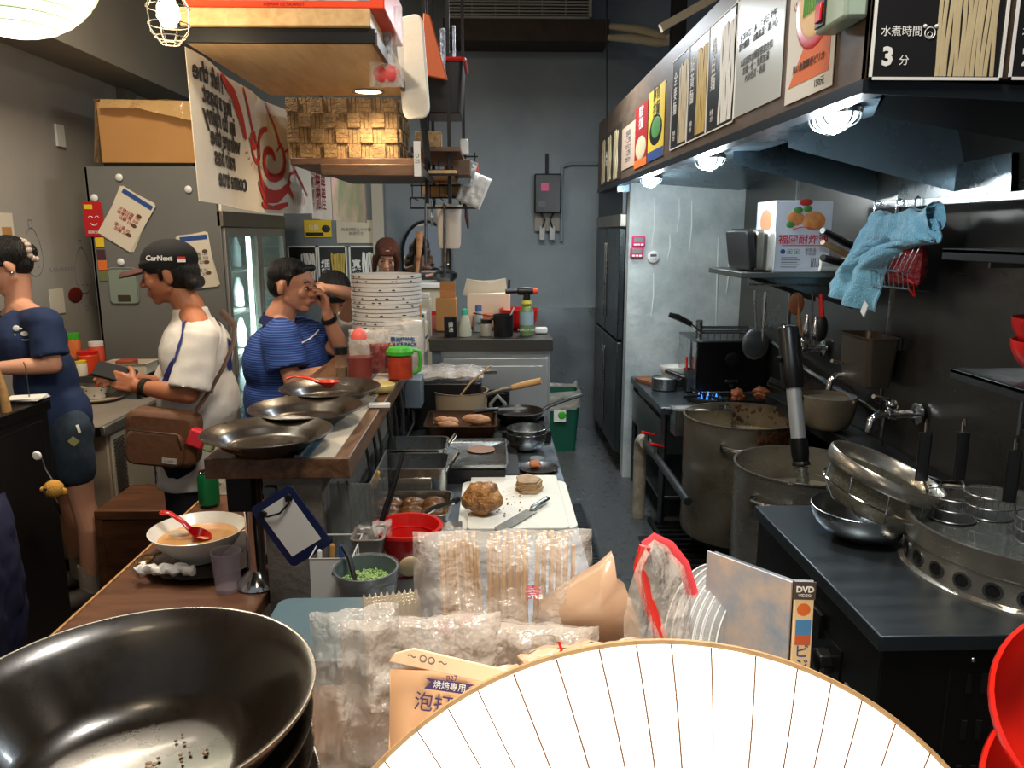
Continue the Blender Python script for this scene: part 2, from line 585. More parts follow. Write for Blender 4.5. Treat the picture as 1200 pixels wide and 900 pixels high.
# partition carrying the bar, its raw end facing the camera
conc = M('partition_render', (120, 114, 106), 0.8, var=0.15, vs=20, bump=0.3, bs=60)
mb = MB(); mb.box(-0.555, -0.415, 1.78, 4.85, 0, 1.05); struct(mb.build('wall_partition', conc))
# steel back panel low on the back wall
mb = MB(); mb.box(0.33, 0.862, 6.27, 6.3, 0, 1.02); struct(mb.build('trim_6', M('back_panel_steel', (150, 160, 166), 0.3, 0.8, var=0.1, vs=3, rvar=0.08)))
# paint drips on the white wall
t = thing('paint_drips', 'pale vertical paint drips running down the flaking white wall', 'paint drips', (0, 4.9495, 0))
mb = MB()
for (px, y0, y1) in ((767, 232, 290), (796, 232, 272), (811, 235, 294), (785, 275, 305), (842, 278, 385), (766, 320, 372), (854, 300, 345)):
    a = P(px, y0, Y=4.9495); b = P(px - 3, y1, Y=4.9495); mb.tube([V((a.x, 0, a.z)), V((a.x + 0.006, 0, (a.z + b.z) / 2)), V((b.x, 0, b.z))], [0.004, 0.006, 0.003], 6)
o = mb.build('drips', M('drip_paint', (206, 212, 210), 0.5), t)
# left wall pilaster strip / conduit
mb = MB(); mb.box(-2.45, -2.40, 5.35, 5.52, 0, 2.55); struct(mb.build('trim_7', M('wall_strip', (112, 104, 96), 0.7)))
# door frame far back left of the mirror
mb = MB(); mb.box(-0.95, -0.86, 6.24, 6.3, 0.0, 2.22); struct(mb.build('trim_8', M('frame_paint', (170, 164, 150), 0.6)))
# floor drain with grating
t = thing('floor_drain', 'long steel floor drain grating beside the prep counter', 'drain', (0.475, 3.0, 0.001))
mb = MB(); mb.box(-0.07, -0.055, -2.0, 1.45, 0, 0.006); mb.box(0.055, 0.07, -2.0, 1.45, 0, 0.006); mb.build('frame', steel_dk, t)
mb = MB(); mb.box(-0.055, 0.055, -2.0, 1.45, 0, 0.0015); mb.build('channel', black_matte, t)
mb = MB()
for i in range(138): mb.box(-0.055, 0.055, -2.0 + i * 0.025, -1.99 + i * 0.025, 0.0015, 0.005)
mb.build('grating', steel_dk, t)
# ---- wall writing, left wall (drawn by customers)
t = thing('wall_drawing', 'faint hand-drawn pear-shaped faces and scribbles on the left wall', 'drawing', (-2.4495, 4.6, 1.4))
mb = MB()
def wl(pts, r=0.0022): mb.tube([(0, p[0], p[1]) for p in pts], r, 4)
def pear(cy, cz, s):
    wl([(cy + s * 0.1 * math.sin(a) * (1 - 0.25 * math.cos(a)), cz + s * 0.16 * math.cos(a)) for a in [i * PI / 12 for i in range(25)]])
    wl([(cy - 0.02 * s, cz + 0.16 * s), (cy - 0.02 * s, cz + 0.21 * s), (cy + 0.02 * s, cz + 0.21 * s), (cy + 0.02 * s, cz + 0.16 * s)])
    wl([(cy + 0.03 * s, cz - 0.1 * s), (cy + 0.045 * s, cz - 0.1 * s)]); wl([(cy - 0.03 * s, cz - 0.1 * s), (cy - 0.015 * s, cz - 0.1 * s)])
pear(0.1, 0.0, 0.85); pear(-0.38, 0.12, 0.8)
for i in range(9):
    y0 = -0.25 + i * 0.03; wl([(y0, 0.01), (y0 + 0.012, 0.03), (y0 + 0.02, 0.008)], 0.0018)
for i in range(12):
    y0 = 0.02 + i * 0.035; z0 = -0.2 - 0.02 * (i % 3); wl([(y0, z0), (y0 + 0.02, z0 + 0.03), (y0 + 0.03, z0)], 0.002)
wl([(0.34, 0.05), (0.34, 0.12), (0.39, 0.12), (0.39, 0.05), (0.34, 0.05)]); wl([(0.42, 0.1), (0.47, 0.12), (0.44, 0.06)])
mb.build('marker_lines', ink_grey, t)
# ================================================================ RIGHT: back refrigerator
fr_m = M('dark_refrigerator_steel', (78, 84, 86), 0.3, 0.85, var=0.2, vs=3, stretch=(1, 1, 0.4), rvar=0.08)
t = thing('upright_refrigerator', 'tall dark steel refrigerator with four doors at the back of the kitchen', 'refrigerator', (0.84, 4.96, 0))
mb = MB(); mb.box(0.03, 0.70, 0.11, 1.24, 0.12, 1.96); mb.build('body', steel_dk, t, bev=0.004)
mb = MB(); mb.box(0.0, 0.03, 0.11, 1.24, 1.74, 1.96); mb.build('top_panel', M('fridge_top_panel', (60, 64, 66), 0.4, 0.6), t, bev=0.003)
mb = MB(); mb.box(-0.012, 0.03, 0.1, 1.24, 1.66, 1.74); mb.build('control_strip', alu, t, bev=0.004)
for z0, z1 in ((0.14, 0.90), (0.92, 1.65)):
    for y0 in (0.11, 0.68):
        d = MB().box(-0.012, 0.03, y0 + 0.004, y0 + 0.556, z0, z1).build('door', fr_m, t, bev=0.006)
        MB().box(-0.022, -0.012, y0 + (0.52 if y0 < 0.2 else 0.02), y0 + (0.54 if y0 < 0.2 else 0.04), z0 + 0.1, z1 - 0.1).build('handle', steel, d, bev=0.003)
for x, y in ((0.08, 0.16), (0.08, 1.18), (0.64, 0.16), (0.64, 1.18)):
    MB().cyl((x, y, 0), (x, y, 0.12), 0.025).build('leg', steel_dk, t)
# ---- hood
hood_in = M('hood_inside_steel', (104, 122, 132), 0.3, 0.7, var=0.15, vs=4, rvar=0.08)
board = wood('fascia_board', (98, 80, 64), (78, 64, 52), (1, 2, 6), 0.5)
t = thing('extractor_hood', 'large steel extractor hood with brown fascia board over the stoves', 'extractor hood', (0.79, 1.70, 1.94))
L_ = 4.2
mb = MB(); mb.box(0, 0.02, 0, L_, 0.0, 0.47); mb.box(0, 0.81, 0, 0.02, 0.0, 1.2); mb.build('fascia', board, t, bev=0.002)
mb = MB()   # dark bottom lip, side and near end (dropping slightly to the wall)
mb.box(-0.004, 0.05, 0, L_, -0.028, 0.0)
mb.add([(0.0, -0.004, 0), (0.81, -0.004, -0.03), (0.81, -0.004, -0.065), (0, -0.004, -0.03),
        (0.0, 0.0, 0), (0.81, 0.0, -0.03), (0.81, 0.0, -0.065), (0, 0.0, -0.03)],
       [(0, 1, 2, 3), (7, 6, 5, 4), (0, 4, 5, 1), (1, 5, 6, 2), (2, 6, 7, 3), (3, 7, 4, 0)])
mb.build('lip', M('hood_lip_steel', (58, 66, 74), 0.35, 0.8), t)
mb = MB()   # gutters and troughs seen from below
mb.add([(0.05, 0.0, -0.03), (0.81, 0.0, -0.065), (0.81, 0.26, -0.14), (0.12, 0.2, -0.045)], [(0, 1, 2, 3)])
mb.add([(0.12, 0.2, -0.045), (0.81, 0.26, -0.14), (0.81, 0.34, 0.05), (0.2, 0.28, 0.08)], [(0, 1, 2, 3)])
mb.build('end_gutter', M('hood_gutter', (66, 76, 84), 0.3, 0.9, var=0.1, vs=4), t)
mb = MB()
mb.box(0.02, 0.30, 0.3, L_ - 0.9, 0.01, 0.016)
mb.box(0.30, 0.305, 0.3, L_ - 0.9, 0.01, 0.10)
mb.build('side_trough', hood_in, t)
mb = MB()
mb.add([(0.02, 0.02, 0.36), (0.81, 0.02, 0.36), (0.81, L_ - 0.9, 0.36), (0.02, L_ - 0.9, 0.36)], [(0, 1, 2, 3)])
mb.build('canopy', M('hood_canopy', (70, 78, 82), 0.4, 0.9), t)
mb = MB()   # far sloping panel, bright blue-grey steel
mb.add([(0.0, L_ - 0.9, -0.005), (0.81, L_ - 0.9, -0.06), (0.81, 2.0, 0.20), (0.30, 2.0, 0.24), (0.0, 2.4, 0.012)], [(0, 1, 2, 3, 4)])
mb.box(0.0, 0.81, L_ - 0.92, L_ - 0.9, -0.065, 0.36)
mb.build('far_panel', hood_in, t)
for yy in (0.95, 1.55):   # hanging baffle beams
    mb = MB()
    mb.add([(0.20, yy, 0.02), (0.81, yy, -0.11), (0.81, yy, -0.19), (0.20, yy, -0.04),
            (0.20, yy + 0.1, 0.16), (0.81, yy + 0.1, 0.1)], [(0, 1, 2, 3), (0, 4, 5, 1)])
    mb.add([(0.20, yy + 0.002, 0.02), (0.81, yy + 0.002, -0.11), (0.81, yy + 0.25, 0.3), (0.20, yy + 0.25, 0.34)], [(0, 3, 2, 1)])
    mb.build('baffle', hood_in, t)
for k in range(3):        # bank of grease filters
    mb = MB()
    x0 = 0.36; y0 = 1.9 + k * 0.42
    for i in range(9): mb.box(x0 + i * 0.045, x0 + i * 0.045 + 0.025, y0, y0 + 0.4, 0.18 - i * 0.012, 0.20 - i * 0.012)
    mb.build('grease_filter', steel_dk, t)
# steel plate fixed on the wall under the hood end
t = tag(MB().add([tuple(P(1052, 208, X=1.57)), tuple(P(1186, 178, X=1.57)), tuple(P(1184, 229, X=1.57)), tuple(P(1052, 240, X=1.57)),
                  tuple(P(1052, 208, X=1.59)), tuple(P(1186, 178, X=1.59)), tuple(P(1184, 229, X=1.59)), tuple(P(1052, 240, X=1.59))],
                 [(0, 1, 2, 3), (7, 6, 5, 4), (0, 4, 5, 1), (1, 5, 6, 2), (2, 6, 7, 3), (3, 7, 4, 0)]).build('splash_plate', steel), 'bright steel splash plate on the wall beneath the hood end', 'plate')
p = P(1116, 203, X=1.57)
MB().lathe([(0, 0), (0.012, 0), (0.012, 0.006), (0, 0.01)], seg=12, T=Matrix.Translation(p) @ Matrix.Rotation(-PI / 2, 4, 'Y')).build('bolt', steel_dk, t)
# hood lamps: bulkheads with wire guards
glow = M('hood_lamp_glass', (240, 250, 250), 0.2, emit=5, ecol=(225, 244, 255))
t0 = thing('bulkhead_lamp', 'oval glass bulkhead lamp lit nearest under the extractor hood', 'lamp', tuple(P(978, 137, Z=1.93)))
MB().sphere((0, 0, 0), (0.045, 0.105, 0.034), 20, 12).build('glass_dome', glow, t0)
mb = MB(); mb.lathe([(0.03, 0), (0.058, 0), (0.06, 0.012), (0.05, 0.025), (0.03, 0.025)], closed=True, sx=1, sy=1.85, seg=28); mb.build('base', steel, t0)
mb = MB()
for yy in (-0.05, 0, 0.05):
    mb.tube([(0.052 * math.cos(a), yy, -0.042 * math.sin(a) * (1 if yy == 0 else 0.85)) for a in [i * PI / 10 for i in range(11)]], 0.003, 6)
mb.tube([(0, 0.11 * math.cos(a), -0.044 * math.sin(a)) for a in [i * PI / 12 for i in range(13)]], 0.003, 6)
mb.build('wire_guard', steel, t0)
lamps = [t0.location.copy()]
for (px, py, lb) in ((832, 187, 'oval glass bulkhead lamp, middle of the three lit under the hood'),
                     (763, 210, 'oval glass bulkhead lamp lit farthest under the extractor hood')):
    q = P(px, py, X=t0.location.x - (0.03 if px > 800 else 0.06)); dup(t0, tuple(q), label=lb); lamps.append(q)
def light(kind, loc, power, col=(1, 1, 1), size=0.1, rot=None, spot=None, blend=0.5):
    l = bpy.data.lights.new('scene_light', kind); l.energy = power; l.color = col
    if kind == 'AREA': l.size = size
    elif kind in ('POINT', 'SPOT'): l.shadow_soft_size = size
    if spot: l.spot_size = R(spot); l.spot_blend = blend
    o = bpy.data.objects.new('scene_light', l); COL.objects.link(o); o.location = loc
    if rot: o.rotation_euler = rot
    return o
COOL = (0.84, 0.94, 1.0); WARM = (1.0, 0.74, 0.46)
for q in lamps: light('POINT', (q.x, q.y, q.z - 0.06), 14, COOL, 0.05)
# hood fascia posters ---------------------------------------------------
RX = -PI / 2
def poster(name, label, cat, w, h, loc, rz, sheet, group=None):
    t = thing(name, label, cat, loc, rz, group)
    MB().box(-w / 2, w / 2, 0, 0.002, -h / 2, h / 2).build('sheet', sheet, t)
    return t
def noodles(t, x0, x1, z0, z1, n, m, seed=0, y=-0.0015, lean=0.0):
    rnd = random.Random(seed); mb = MB()
    for i in range(n):
        xc = x0 + (x1 - x0) * (i + 0.5) / n; ph = rnd.random() * 6
        pts = [(xc + 0.22 * (x1 - x0) / n * math.sin(ph + k * 0.7), y, z0 + (z1 - z0) * (k / 14) * (1 - 0.05 * rnd.random() if k == 14 else 1)) for k in range(15)]
        mb.tube(pts, 0.50 * (x1 - x0) / n, 6)
    for v in mb.v: v.y = y + (v.y - y) * 0.12
    return mb.build('noodle_picture', m, t)
def fascia(px0, px1, z0, z1, name, label, cat, sheet, group=None):
    ya = P(px1, 200, X=0.786).y; yb = P(px0, 200, X=0.786).y
    return poster(name, label, cat, yb - ya, z1 - z0, (0.786, (ya + yb) / 2, (z0 + z1) / 2), -PI / 2, sheet, group), yb - ya, z1 - z0
frame_w = ink_white
for (a, b, lb, nm, body) in ((784, 803, 'black noodle poster with pale brown noodles, left of the set of three framed', noodle_m, '全\n麥\n麵'),
                       (802, 825, 'black noodle poster with yellow noodles, middle of the set of three framed', noodle_y, '細\n黃\n麵'),
                       (824, 856, 'black noodle poster with white noodles beside the white notice', ink_white, '粗\n白\n麵')):
    t, w, h = fascia(a, b, 1.975, 2.345, 'noodle_poster', lb, 'poster', paper_dark, 'noodle posters on the hood fascia')
    text(body, 0.06, ink_white, t, (-w * 0.27, -0.001, 0.04))
    text('水煮\n3分', 0.022, ink_white, t, (-w * 0.27, -0.001, -0.13))
    noodles(t, -w * 0.02, w * 0.44, -h * 0.46, h * 0.40, 6, nm, a)
    mb = MB()
    for (x0, x1, z0, z1) in ((-w / 2, w / 2, -h / 2, -h / 2 + 0.005), (-w / 2, w / 2, h / 2 - 0.005, h / 2), (-w / 2, -w / 2 + 0.005, -h / 2, h / 2), (w / 2 - 0.005, w / 2, -h / 2, h / 2)):
        mb.box(x0, x1, -0.002, 0, z0, z1)
    mb.build('frame', frame_w, t)
t, w, h = fascia(758, 776, 1.97, 2.30, 'menu_poster', 'bright yellow menu poster on the hood fascia', 'poster', ink_yellow)
text('豚骨\n拉麵', 0.075, ink, t, (0, -0.001, 0.1)); MB().sphere((0, 0, -0.03), (w * 0.4, 0.002, 0.07), 20, 10).build('bowl_picture', paper_dark, t)
MB().sphere((0.01, -0.001, -0.02), (w * 0.3, 0.002, 0.05), 20, 10).build('food_picture', ink_green, t); MB().box(-w / 2, w / 2, -0.001, 0, -h / 2, -h / 2 + 0.045).build('blue_band', ink_blue, t)
t, w, h = fascia(743, 757, 1.965, 2.28, 'menu_poster', 'dark red menu poster next to the yellow poster', 'poster', M('poster_red', (150, 30, 30), 0.5))
text('限定\n拉麵', 0.06, ink_white, t, (0, -0.001, 0.09)); MB().sphere((0, 0, -0.06), (w * 0.42, 0.002, 0.06), 20, 10).build('bowl_picture', noodle_m, t)
MB().box(-w / 2, w / 2, -0.001, 0, -h / 2, -h / 2 + 0.04).build('orange_band', ink_orange, t)
t, w, h = fascia(728, 743, 1.99, 2.23, 'paper_notice', 'small buff paper notice with rows of writing on the fascia', 'notice', M('buff_paper', (176, 150, 128), 0.8))
text('公告事項\n一二三四五\n六七八九十\n一二三四五\n六七八九十', 0.036, ink_grey, t, (0, -0.001, 0))
t, w, h = fascia(704, 727, 1.95, 2.28, 'noodle_poster', 'dim noodle poster with three bundles at far end of fascia', 'poster', M('poster_dim', (64, 52, 44), 0.5), 'noodle posters on the hood fascia')
for k in range(3): noodles(t, -w * 0.44 + k * w * 0.31, -w * 0.26 + k * w * 0.31, -h * 0.46, h * 0.42, 3, noodle_m, k)
text('麵\n類', 0.05, ink_white, t, (-w * 0.18, -0.001, 0.0))
t, w, h = fascia(853, 908, 1.985, 2.42, 'paper_notice', 'large white notice in plastic sleeve with printed lines on the hood', 'notice', M('notice_white', (200, 208, 208), 0.25, coat=0.6))
text('營業時間：週一至週日 中午\n請勿觸碰・油鍋高溫・請小心\n\n本店提供加麵服務請告知\n加麵一份・免費加湯\n內用低消・謝謝', 0.026, ink_grey, t, (0, -0.001, -0.05))
t, w, h = fascia(914, 967, 1.955, 2.44, 'menu_poster', 'white and orange ramen poster with red bowl on the hood', 'poster', paper)
mb = MB(); mb.prism([(-w * 0.42, -h * 0.42), (w * 0.42, -h * 0.42), (w * 0.42, h * 0.0), (w * 0.1, -h * 0.12)], 0, 0.001, Matrix.Rotation(PI / 2, 4, 'X')); mb.build('orange_field', ink_orange, t, smooth=0)
MB().sphere((0.02, -0.001, -0.03), (w * 0.40, 0.003, 0.105), 28, 12).build('bowl_picture', red_plastic, t)
MB().sphere((0.02, -0.003, -0.025), (w * 0.32, 0.003, 0.083), 28, 12).build('soup_picture', M('soup_print', (226, 190, 140), 0.6), t)
MB().sphere((0.05, -0.005, 0.02), (0.022, 0.003, 0.028), 16, 8).build('egg_picture', ink_yellow, t)
mb = MB()
for i in range(7): mb.tube([(-0.03 + i * 0.012, -0.006, 0.04 + 0.01 * (i % 3)), (-0.035 + i * 0.012, -0.006, -0.05)], 0.003, 4)
mb.build('topping_picture', ink_green, t)
text('ラーメン', 0.03, ink_red, t, (-w * 0.38, -0.001, 0.04), rot=(PI / 2, PI / 2, 0)); text('真い魚醤豚骨ピリカ', 0.022, ink, t, (0, -0.002, -0.165)); text('150元', 0.024, ink, t, (w * 0.25, -0.001, -0.222))
# noodle posters on the hood's near end
def big_noodle(px0, px1, py0, lb, num, nn):
    a = P(px0, py0, Y=1.69); b = P(px1, py0, Y=1.69); w = b.x - a.x; h = 0.42
    t = poster('noodle_poster', lb, 'poster', w, h, ((a.x + b.x) / 2, 1.688, a.z + h / 2), 0, paper_dark)
    mb = MB()
    for (x0, x1, z0, z1) in ((-w / 2, w / 2, -h / 2, -h / 2 + 0.006), (-w / 2, w / 2, h / 2 - 0.006, h / 2), (-w / 2, -w / 2 + 0.006, -h / 2, h / 2), (w / 2 - 0.006, w / 2, -h / 2, h / 2)):
        mb.box(x0, x1, -0.003, 0, z0, z1)
    mb.build('frame', ink_white, t)
    noodles(t, -0.005, w * 0.43, -h / 2 + 0.008, h / 2 - 0.01, 13, noodle_m, nn)
    text('麵', 0.085, ink_white, t, (-0.085, -0.001, -0.015), bold=0.001, shear=0.2); text('粗\n麵', 0.018, ink_white, t, (-0.03, -0.001, 0.015))
    text('水煮時間', 0.022, ink_white, t, (-0.08, -0.001, -0.115), name='cooking_time'); text(num, 0.05, ink_white, t, (-0.105, -0.001, -0.165), bold=0.002, name='minutes'); text('分', 0.022, ink_white, t, (-0.07, -0.001, -0.172))
    mb = MB(); mb.tube(arc((-0.02, -0.001, -0.117), 0.011, 0, 360, 14), 0.0012, 4); mb.sphere((-0.032, -0.001, -0.104), 0.004, 8, 6); mb.sphere((-0.008, -0.001, -0.104), 0.004, 8, 6); mb.tube(arc((-0.02, -0.001, -0.12), 0.005, 0, 360, 10), 0.001, 4)
    mb.build('pig_mark', ink_white, t)
    return t
big_noodle(1017, 1172, 94, 'large black poster of pale noodles showing 3 minutes at hood end', '3', 3)
big_noodle(1180, 1335, 94, 'black noodle poster cut by the right edge of the photo', '2', 4)
# pale control box mounted on fascia
a = P(965, 50, X=0.78)
t = thing('control_box', 'pale green plastic control box mounted on the hood corner', 'control box', (0.785, P(985, 50, X=0.75).y, 2.06))
MB().box(-0.05, 0, -0.045, 0.11, 0.0, 0.32).build('cover', M('box_green', (158, 176, 160), 0.4), t, bev=0.008)
MB().box(-0.055, -0.05, 0.05, 0.10, 0.01, 0.3).build('switch_panel', paper_dark, t, bev=0.002)
MB().box(-0.06, -0.055, 0.06, 0.09, 0.02, 0.06).build('red_switch', red_plastic, t, bev=0.002)
MB().box(-0.06, -0.055, 0.06, 0.09, 0.2, 0.24).build('green_switch', green_plastic, t, bev=0.002)
# AC grille
t = thing('air_conditioner', 'white slatted air conditioner grille high on the back wall', 'air conditioner', (0.2, 5.99, 3.14))
w = 1.02
MB().box(-w / 2, w / 2, 0.01, 0.3, 0, 0.34).build('housing', M('ac_dark', (40, 42, 42), 0.6), t)
mb = MB()
for i in range(14): mb.box(-w / 2, w / 2, -0.012, 0.004, 0.03 + i * 0.022, 0.04 + i * 0.022)
for i in range(7): mb.box(-w / 2 + i * w / 6 - 0.004, -w / 2 + i * w / 6 + 0.004, -0.006, 0.008, 0.02, 0.34)
mb.build('grille', M('ac_grille', (150, 152, 146), 0.5), t)
mb = MB(); mb.box(-w / 2 - 0.01, w / 2 + 0.02, -0.015, 0.01, -0.005, 0.024); mb.box(w / 2, w / 2 + 0.02, -0.015, 0.01, 0, 0.36); mb.build('frame', M('ac_frame', (160, 162, 158), 0.5), t, bev=0.003)
# insulated pipes
for i, (pts, lb) in enumerate(((((716, 31), (745, 34), (775, 42), (784, 44)), 'upper cream insulated pipe beside the air conditioner'), (((714, 44), (740, 45), (770, 50), (785, 50)), 'lower cream insulated pipe beside the air conditioner'))):
    mb = MB(); mb.tube([P(a, b, Y=5.9 - 0.15 * k) for k, (a, b) in enumerate(pts)], [0.022, 0.03, 0.03, 0.02], 10); tag(mb.build('insulated_pipe', cream_plastic), lb, 'pipe')
mb = MB(); mb.tube([P(711, -40, Y=5.5), P(711, 80, Y=5.5), P(711, 200, Y=5.5)], 0.006, 6); tag(mb.build('hanging_rod', black_metal), 'thin dark rod hanging from the ceiling before the back wall', 'rod')
mb = MB(); mb.box(-0.04, 0.04, -0.03, 0.03, 0, 1.35); tag(mb.build('support_post', black_metal, loc=tuple(P(793, 75, Y=4.6))), 'dark steel post rising behind the hood fascia', 'post')
mb = MB(); mb.box(-0.2, 0.2, -0.02, 0.02, -0.02, 0.02); tag(mb.build('timber_batten', cream_plastic, loc=tuple(P(815, 10, Y=4.2)), rot=(0, -0.5, 0)), 'short pale batten behind the hood board', 'batten')
# electric box on back wall
t = thing('electrical_box', 'black electrical box with pink label on the back wall', 'electrical box', tuple(P(641, 250, Y=6.28)))
MB().box(-0.105, 0.105, -0.1, 0, 0, 0.30).build('box', black_plastic, t, bev=0.01)
MB().box(-0.055, 0.005, -0.102, -0.1, 0.17, 0.23).build('pink_label', M('pink', (190, 70, 110), 0.5), t)
MB().box(-0.075, -0.02, -0.102, -0.1, 0.05, 0.09).build('white_label', ink_grey, t)
MB().box(-0.1, 0.1, -0.02, 0.01, -0.14, 0).build('back_plate', M('plate_grey', (120, 116, 106), 0.6), t)
for s in (-1, 1):
    MB().box(s * 0.04 - 0.022, s * 0.04 + 0.022, -0.05, -0.02, -0.21, -0.10).build('socket', M('socket_grey', (150, 150, 148), 0.4), t, bev=0.004)
    MB().tube([(s * 0.05, -0.05, 0), (s * 0.02, -0.08, -0.05), (s * 0.04, -0.06, -0.11)], 0.006, 6).build('cable', rubber, t)
t = thing('conduit', 'thin grey conduit running over the electrical box on back wall', 'conduit', (0, 6.28, 0))
pts = [P(658, 283, Y=6.28), P(658, 225, Y=6.28), P(659, 196, Y=6.28), P(668, 192, Y=6.28), P(700, 192, Y=6.28)]
mb = MB(); mb.tube([V(p) - V((0, 6.28, 0)) for p in pts], 0.014, 8); mb.build('pipe', wall_grey, t)
MB().cyl(P(641, 206, Y=6.27) - V((0, 6.28, 0)), P(641, 180, Y=6.27) - V((0, 6.28, 0)), 0.012).build('cable_gland', rubber, t)
# timers on white wall
for (px, py, lb) in ((748, 283, 'pink kitchen timer, upper of two on the white wall'), (746, 296, 'pink kitchen timer, lower of two on the white wall')):
    t = thing('kitchen_timer', lb, 'timer', tuple(P(px, py, Y=4.945)))
    MB().box(-0.042, 0.042, -0.018, 0, -0.033, 0.033).build('case', M('pink_case', (200, 40, 100), 0.35), t, bev=0.006)
    MB().box(-0.03, 0.03, -0.02, -0.018, -0.005, 0.024).build('display', M('lcd', (120, 130, 120), 0.3), t)
    for k in range(3): MB().box(-0.03 + k * 0.022, -0.014 + k * 0.022, -0.021, -0.018, -0.025, -0.014).build('button', ink_white, t)
t = thing('kitchen_timer', 'round white dial timer on the white wall beside pink timers', 'timer', tuple(P(765, 301, Y=4.945)))
MB().lathe([(0, 0), (0.035, 0), (0.037, 0.015), (0.03, 0.02), (0, 0.02)], T=Matrix.Rotation(PI / 2, 4, 'X')).build('case', white_plastic, t)
MB().box(-0.02, 0.02, -0.022, -0.019, 0.002, 0.018).build('display', ink_grey, t)
for k in range(3): MB().sphere((-0.015 + k * 0.015, -0.021, -0.012), 0.004, 8, 6).build('button', ink, t)
# ================================================================ RIGHT SIDE KITCHEN
def leg4(t, x0, x1, y0, y1, h, m=steel_dk, r=0.018):
    for x in (x0, x1):
        for y in (y0, y1): MB().cyl((x, y, 0), (x, y, h), r).build('leg', m, t)
# ---- far stove table
t = thing('stove_table', 'dark greasy steel stove table against the flaking white wall', 'stove', (0.90, 4.0, 0))
MB().box(0, 0.68, 0, 0.92, 0.66, 0.70).build('top', steel_table, t, bev=0.004)
MB().box(0.28, 0.66, 0.02, 0.04, 0.14, 0.66).build('front_panel', steel_dk, t, bev=0.003)
MB().box(0.01, 0.03, 0.05, 0.88, 0.42, 0.62).build('side_panel', steel_dk, t, bev=0.003)
MB().box(0.02, 0.66, 0.05, 0.88, 0.16, 0.18).build('undershelf', steel_dk, t, bev=0.003)
leg4(t, 0.03, 0.65, 0.04, 0.88, 0.66)
mb = MB(); mb.lathe([(0.10, 0), (0.115, 0.004), (0.115, 0.02), (0.08, 0.02), (0.04, 0.01)], (0.30, 0.18, 0.70), 24)
for i in range(4):
    a = i * PI / 2 + 0.3; mb.cbox((0.30 + 0.09 * math.cos(a), 0.18 + 0.09 * math.sin(a), 0.728), (0.12, 0.01, 0.014), rot=(0, 0, a))
mb.build('burner', cast_iron, t)
fl = M('gas_flame', (60, 130, 220), 0.5, emit=2.0, alpha=0.6)
mb = MB()
for i in range(10): a = i * PI / 5; mb.lathe([(0.007, 0), (0.004, 0.014), (0, 0.028)], (0.30 + 0.05 * math.cos(a), 0.18 + 0.05 * math.sin(a), 0.715), 6)
mb.build('flame', fl, t)
# gas pipes and red valves
t = thing('gas_pipe', 'grimy white gas pipe with steel rail and red valves beside stove', 'gas pipe', (0.84, 4.1, 0))
wp = M('grimy_white_pipe', (170, 160, 140), 0.6, var=0.35, vs=18)
MB().tube([(0, 0.12, 0), (0, 0.12, 0.40), (0.0, 0.11, 0.45), (0.0, 0.08, 0.47), (0.01, 0.03, 0.47)], 0.036, 14).build('riser', wp, t)
MB().tube([(0.01, 0.05, 0.47), (0.02, -0.3, 0.46), (0.03, -0.85, 0.44)], 0.02, 12).build('rail', steel_dk, t)
for k, y in enumerate((0.02, -0.22)):
    v = MB().cyl((0.015, y, 0.47), (0.015, y, 0.52), 0.014).build('valve', chrome, t)
    MB().cbox((0.02, y, 0.525), (0.09, 0.022, 0.014), rot=(0, 0.3, 0.5)).build('valve_handle', red_plastic, v, bev=0.004)
# table fryer -------------------------------------------------------
t = thing('tabletop_fryer', 'black boxy table fryer with basket on the far stove table', 'fryer', (1.17, 4.32, 0.705))
w_, d_, h_ = 0.40, 0.40, 0.30
MB().box(0, w_, 0, d_, 0.02, h_).build('body', M('fryer_front', (24, 24, 26), 0.35, 0.6, rvar=0.1), t, bev=0.006)
MB().box(-0.01, 0.0, -0.005, d_, 0.02, h_ + 0.01).build('side_panel', steel, t, bev=0.003)
MB().box(-0.012, w_ + 0.01, -0.01, d_, h_, h_ + 0.012).build('rim', steel_dk, t, bev=0.003)
MB().box(-0.02, w_, -0.03, 0.0, 0.0, 0.02).build('drip_tray', steel, t, bev=0.003)
v = MB().cyl((0.19, 0, 0.06), (0.19, -0.05, 0.06), 0.014).build('drain_tap', chrome, t)
MB().cbox((0.19, -0.045, 0.085), (0.07, 0.012, 0.012)).build('tap_lever', chrome, v, bev=0.003)
MB().lathe([(0, 0), (0.045, 0), (0.04, 0.025), (0, 0.03)], seg=20, T=Matrix.Translation((0.20, -0.002, 0.2)) @ Matrix.Rotation(PI / 2, 4, 'X')).build('control_knob', black_plastic, t)
mb = MB()
for k in range(3): mb.tube([(0.02, 0.05 + k * 0.1, h_ + 0.05), (0.38, 0.05 + k * 0.1, h_ + 0.05)], 0.005, 6)
mb.tube([(0.02, 0.03, h_ + 0.055), (0.39, 0.03, h_ + 0.055), (0.39, 0.3, h_ + 0.055), (0.02, 0.3, h_ + 0.055)], 0.006, 6, closed=True)
for k in range(10): mb.tube([(0.03 + k * 0.036, 0.03, h_ + 0.055), (0.03 + k * 0.036, 0.035, h_ - 0.03)], 0.003, 5)
mb.build('basket', chrome, t)
b = MB().tube([(0.03, 0.02, h_ + 0.055), (0.0, 0.0, h_ + 0.07), (-0.05, -0.02, h_ + 0.11)], 0.006, 6).build('basket_handle', chrome, t)
MB().tube([(-0.05, -0.02, h_ + 0.11), (-0.13, -0.04, h_ + 0.15), (-0.18, -0.04, h_ + 0.165)], [0.016, 0.018, 0.014], 8).build('grip', black_plastic, b)
MB().cyl((0.03, 0.1, h_), (0.03, 0.1, h_ + 0.12), 0.02).build('pillar', steel, t)
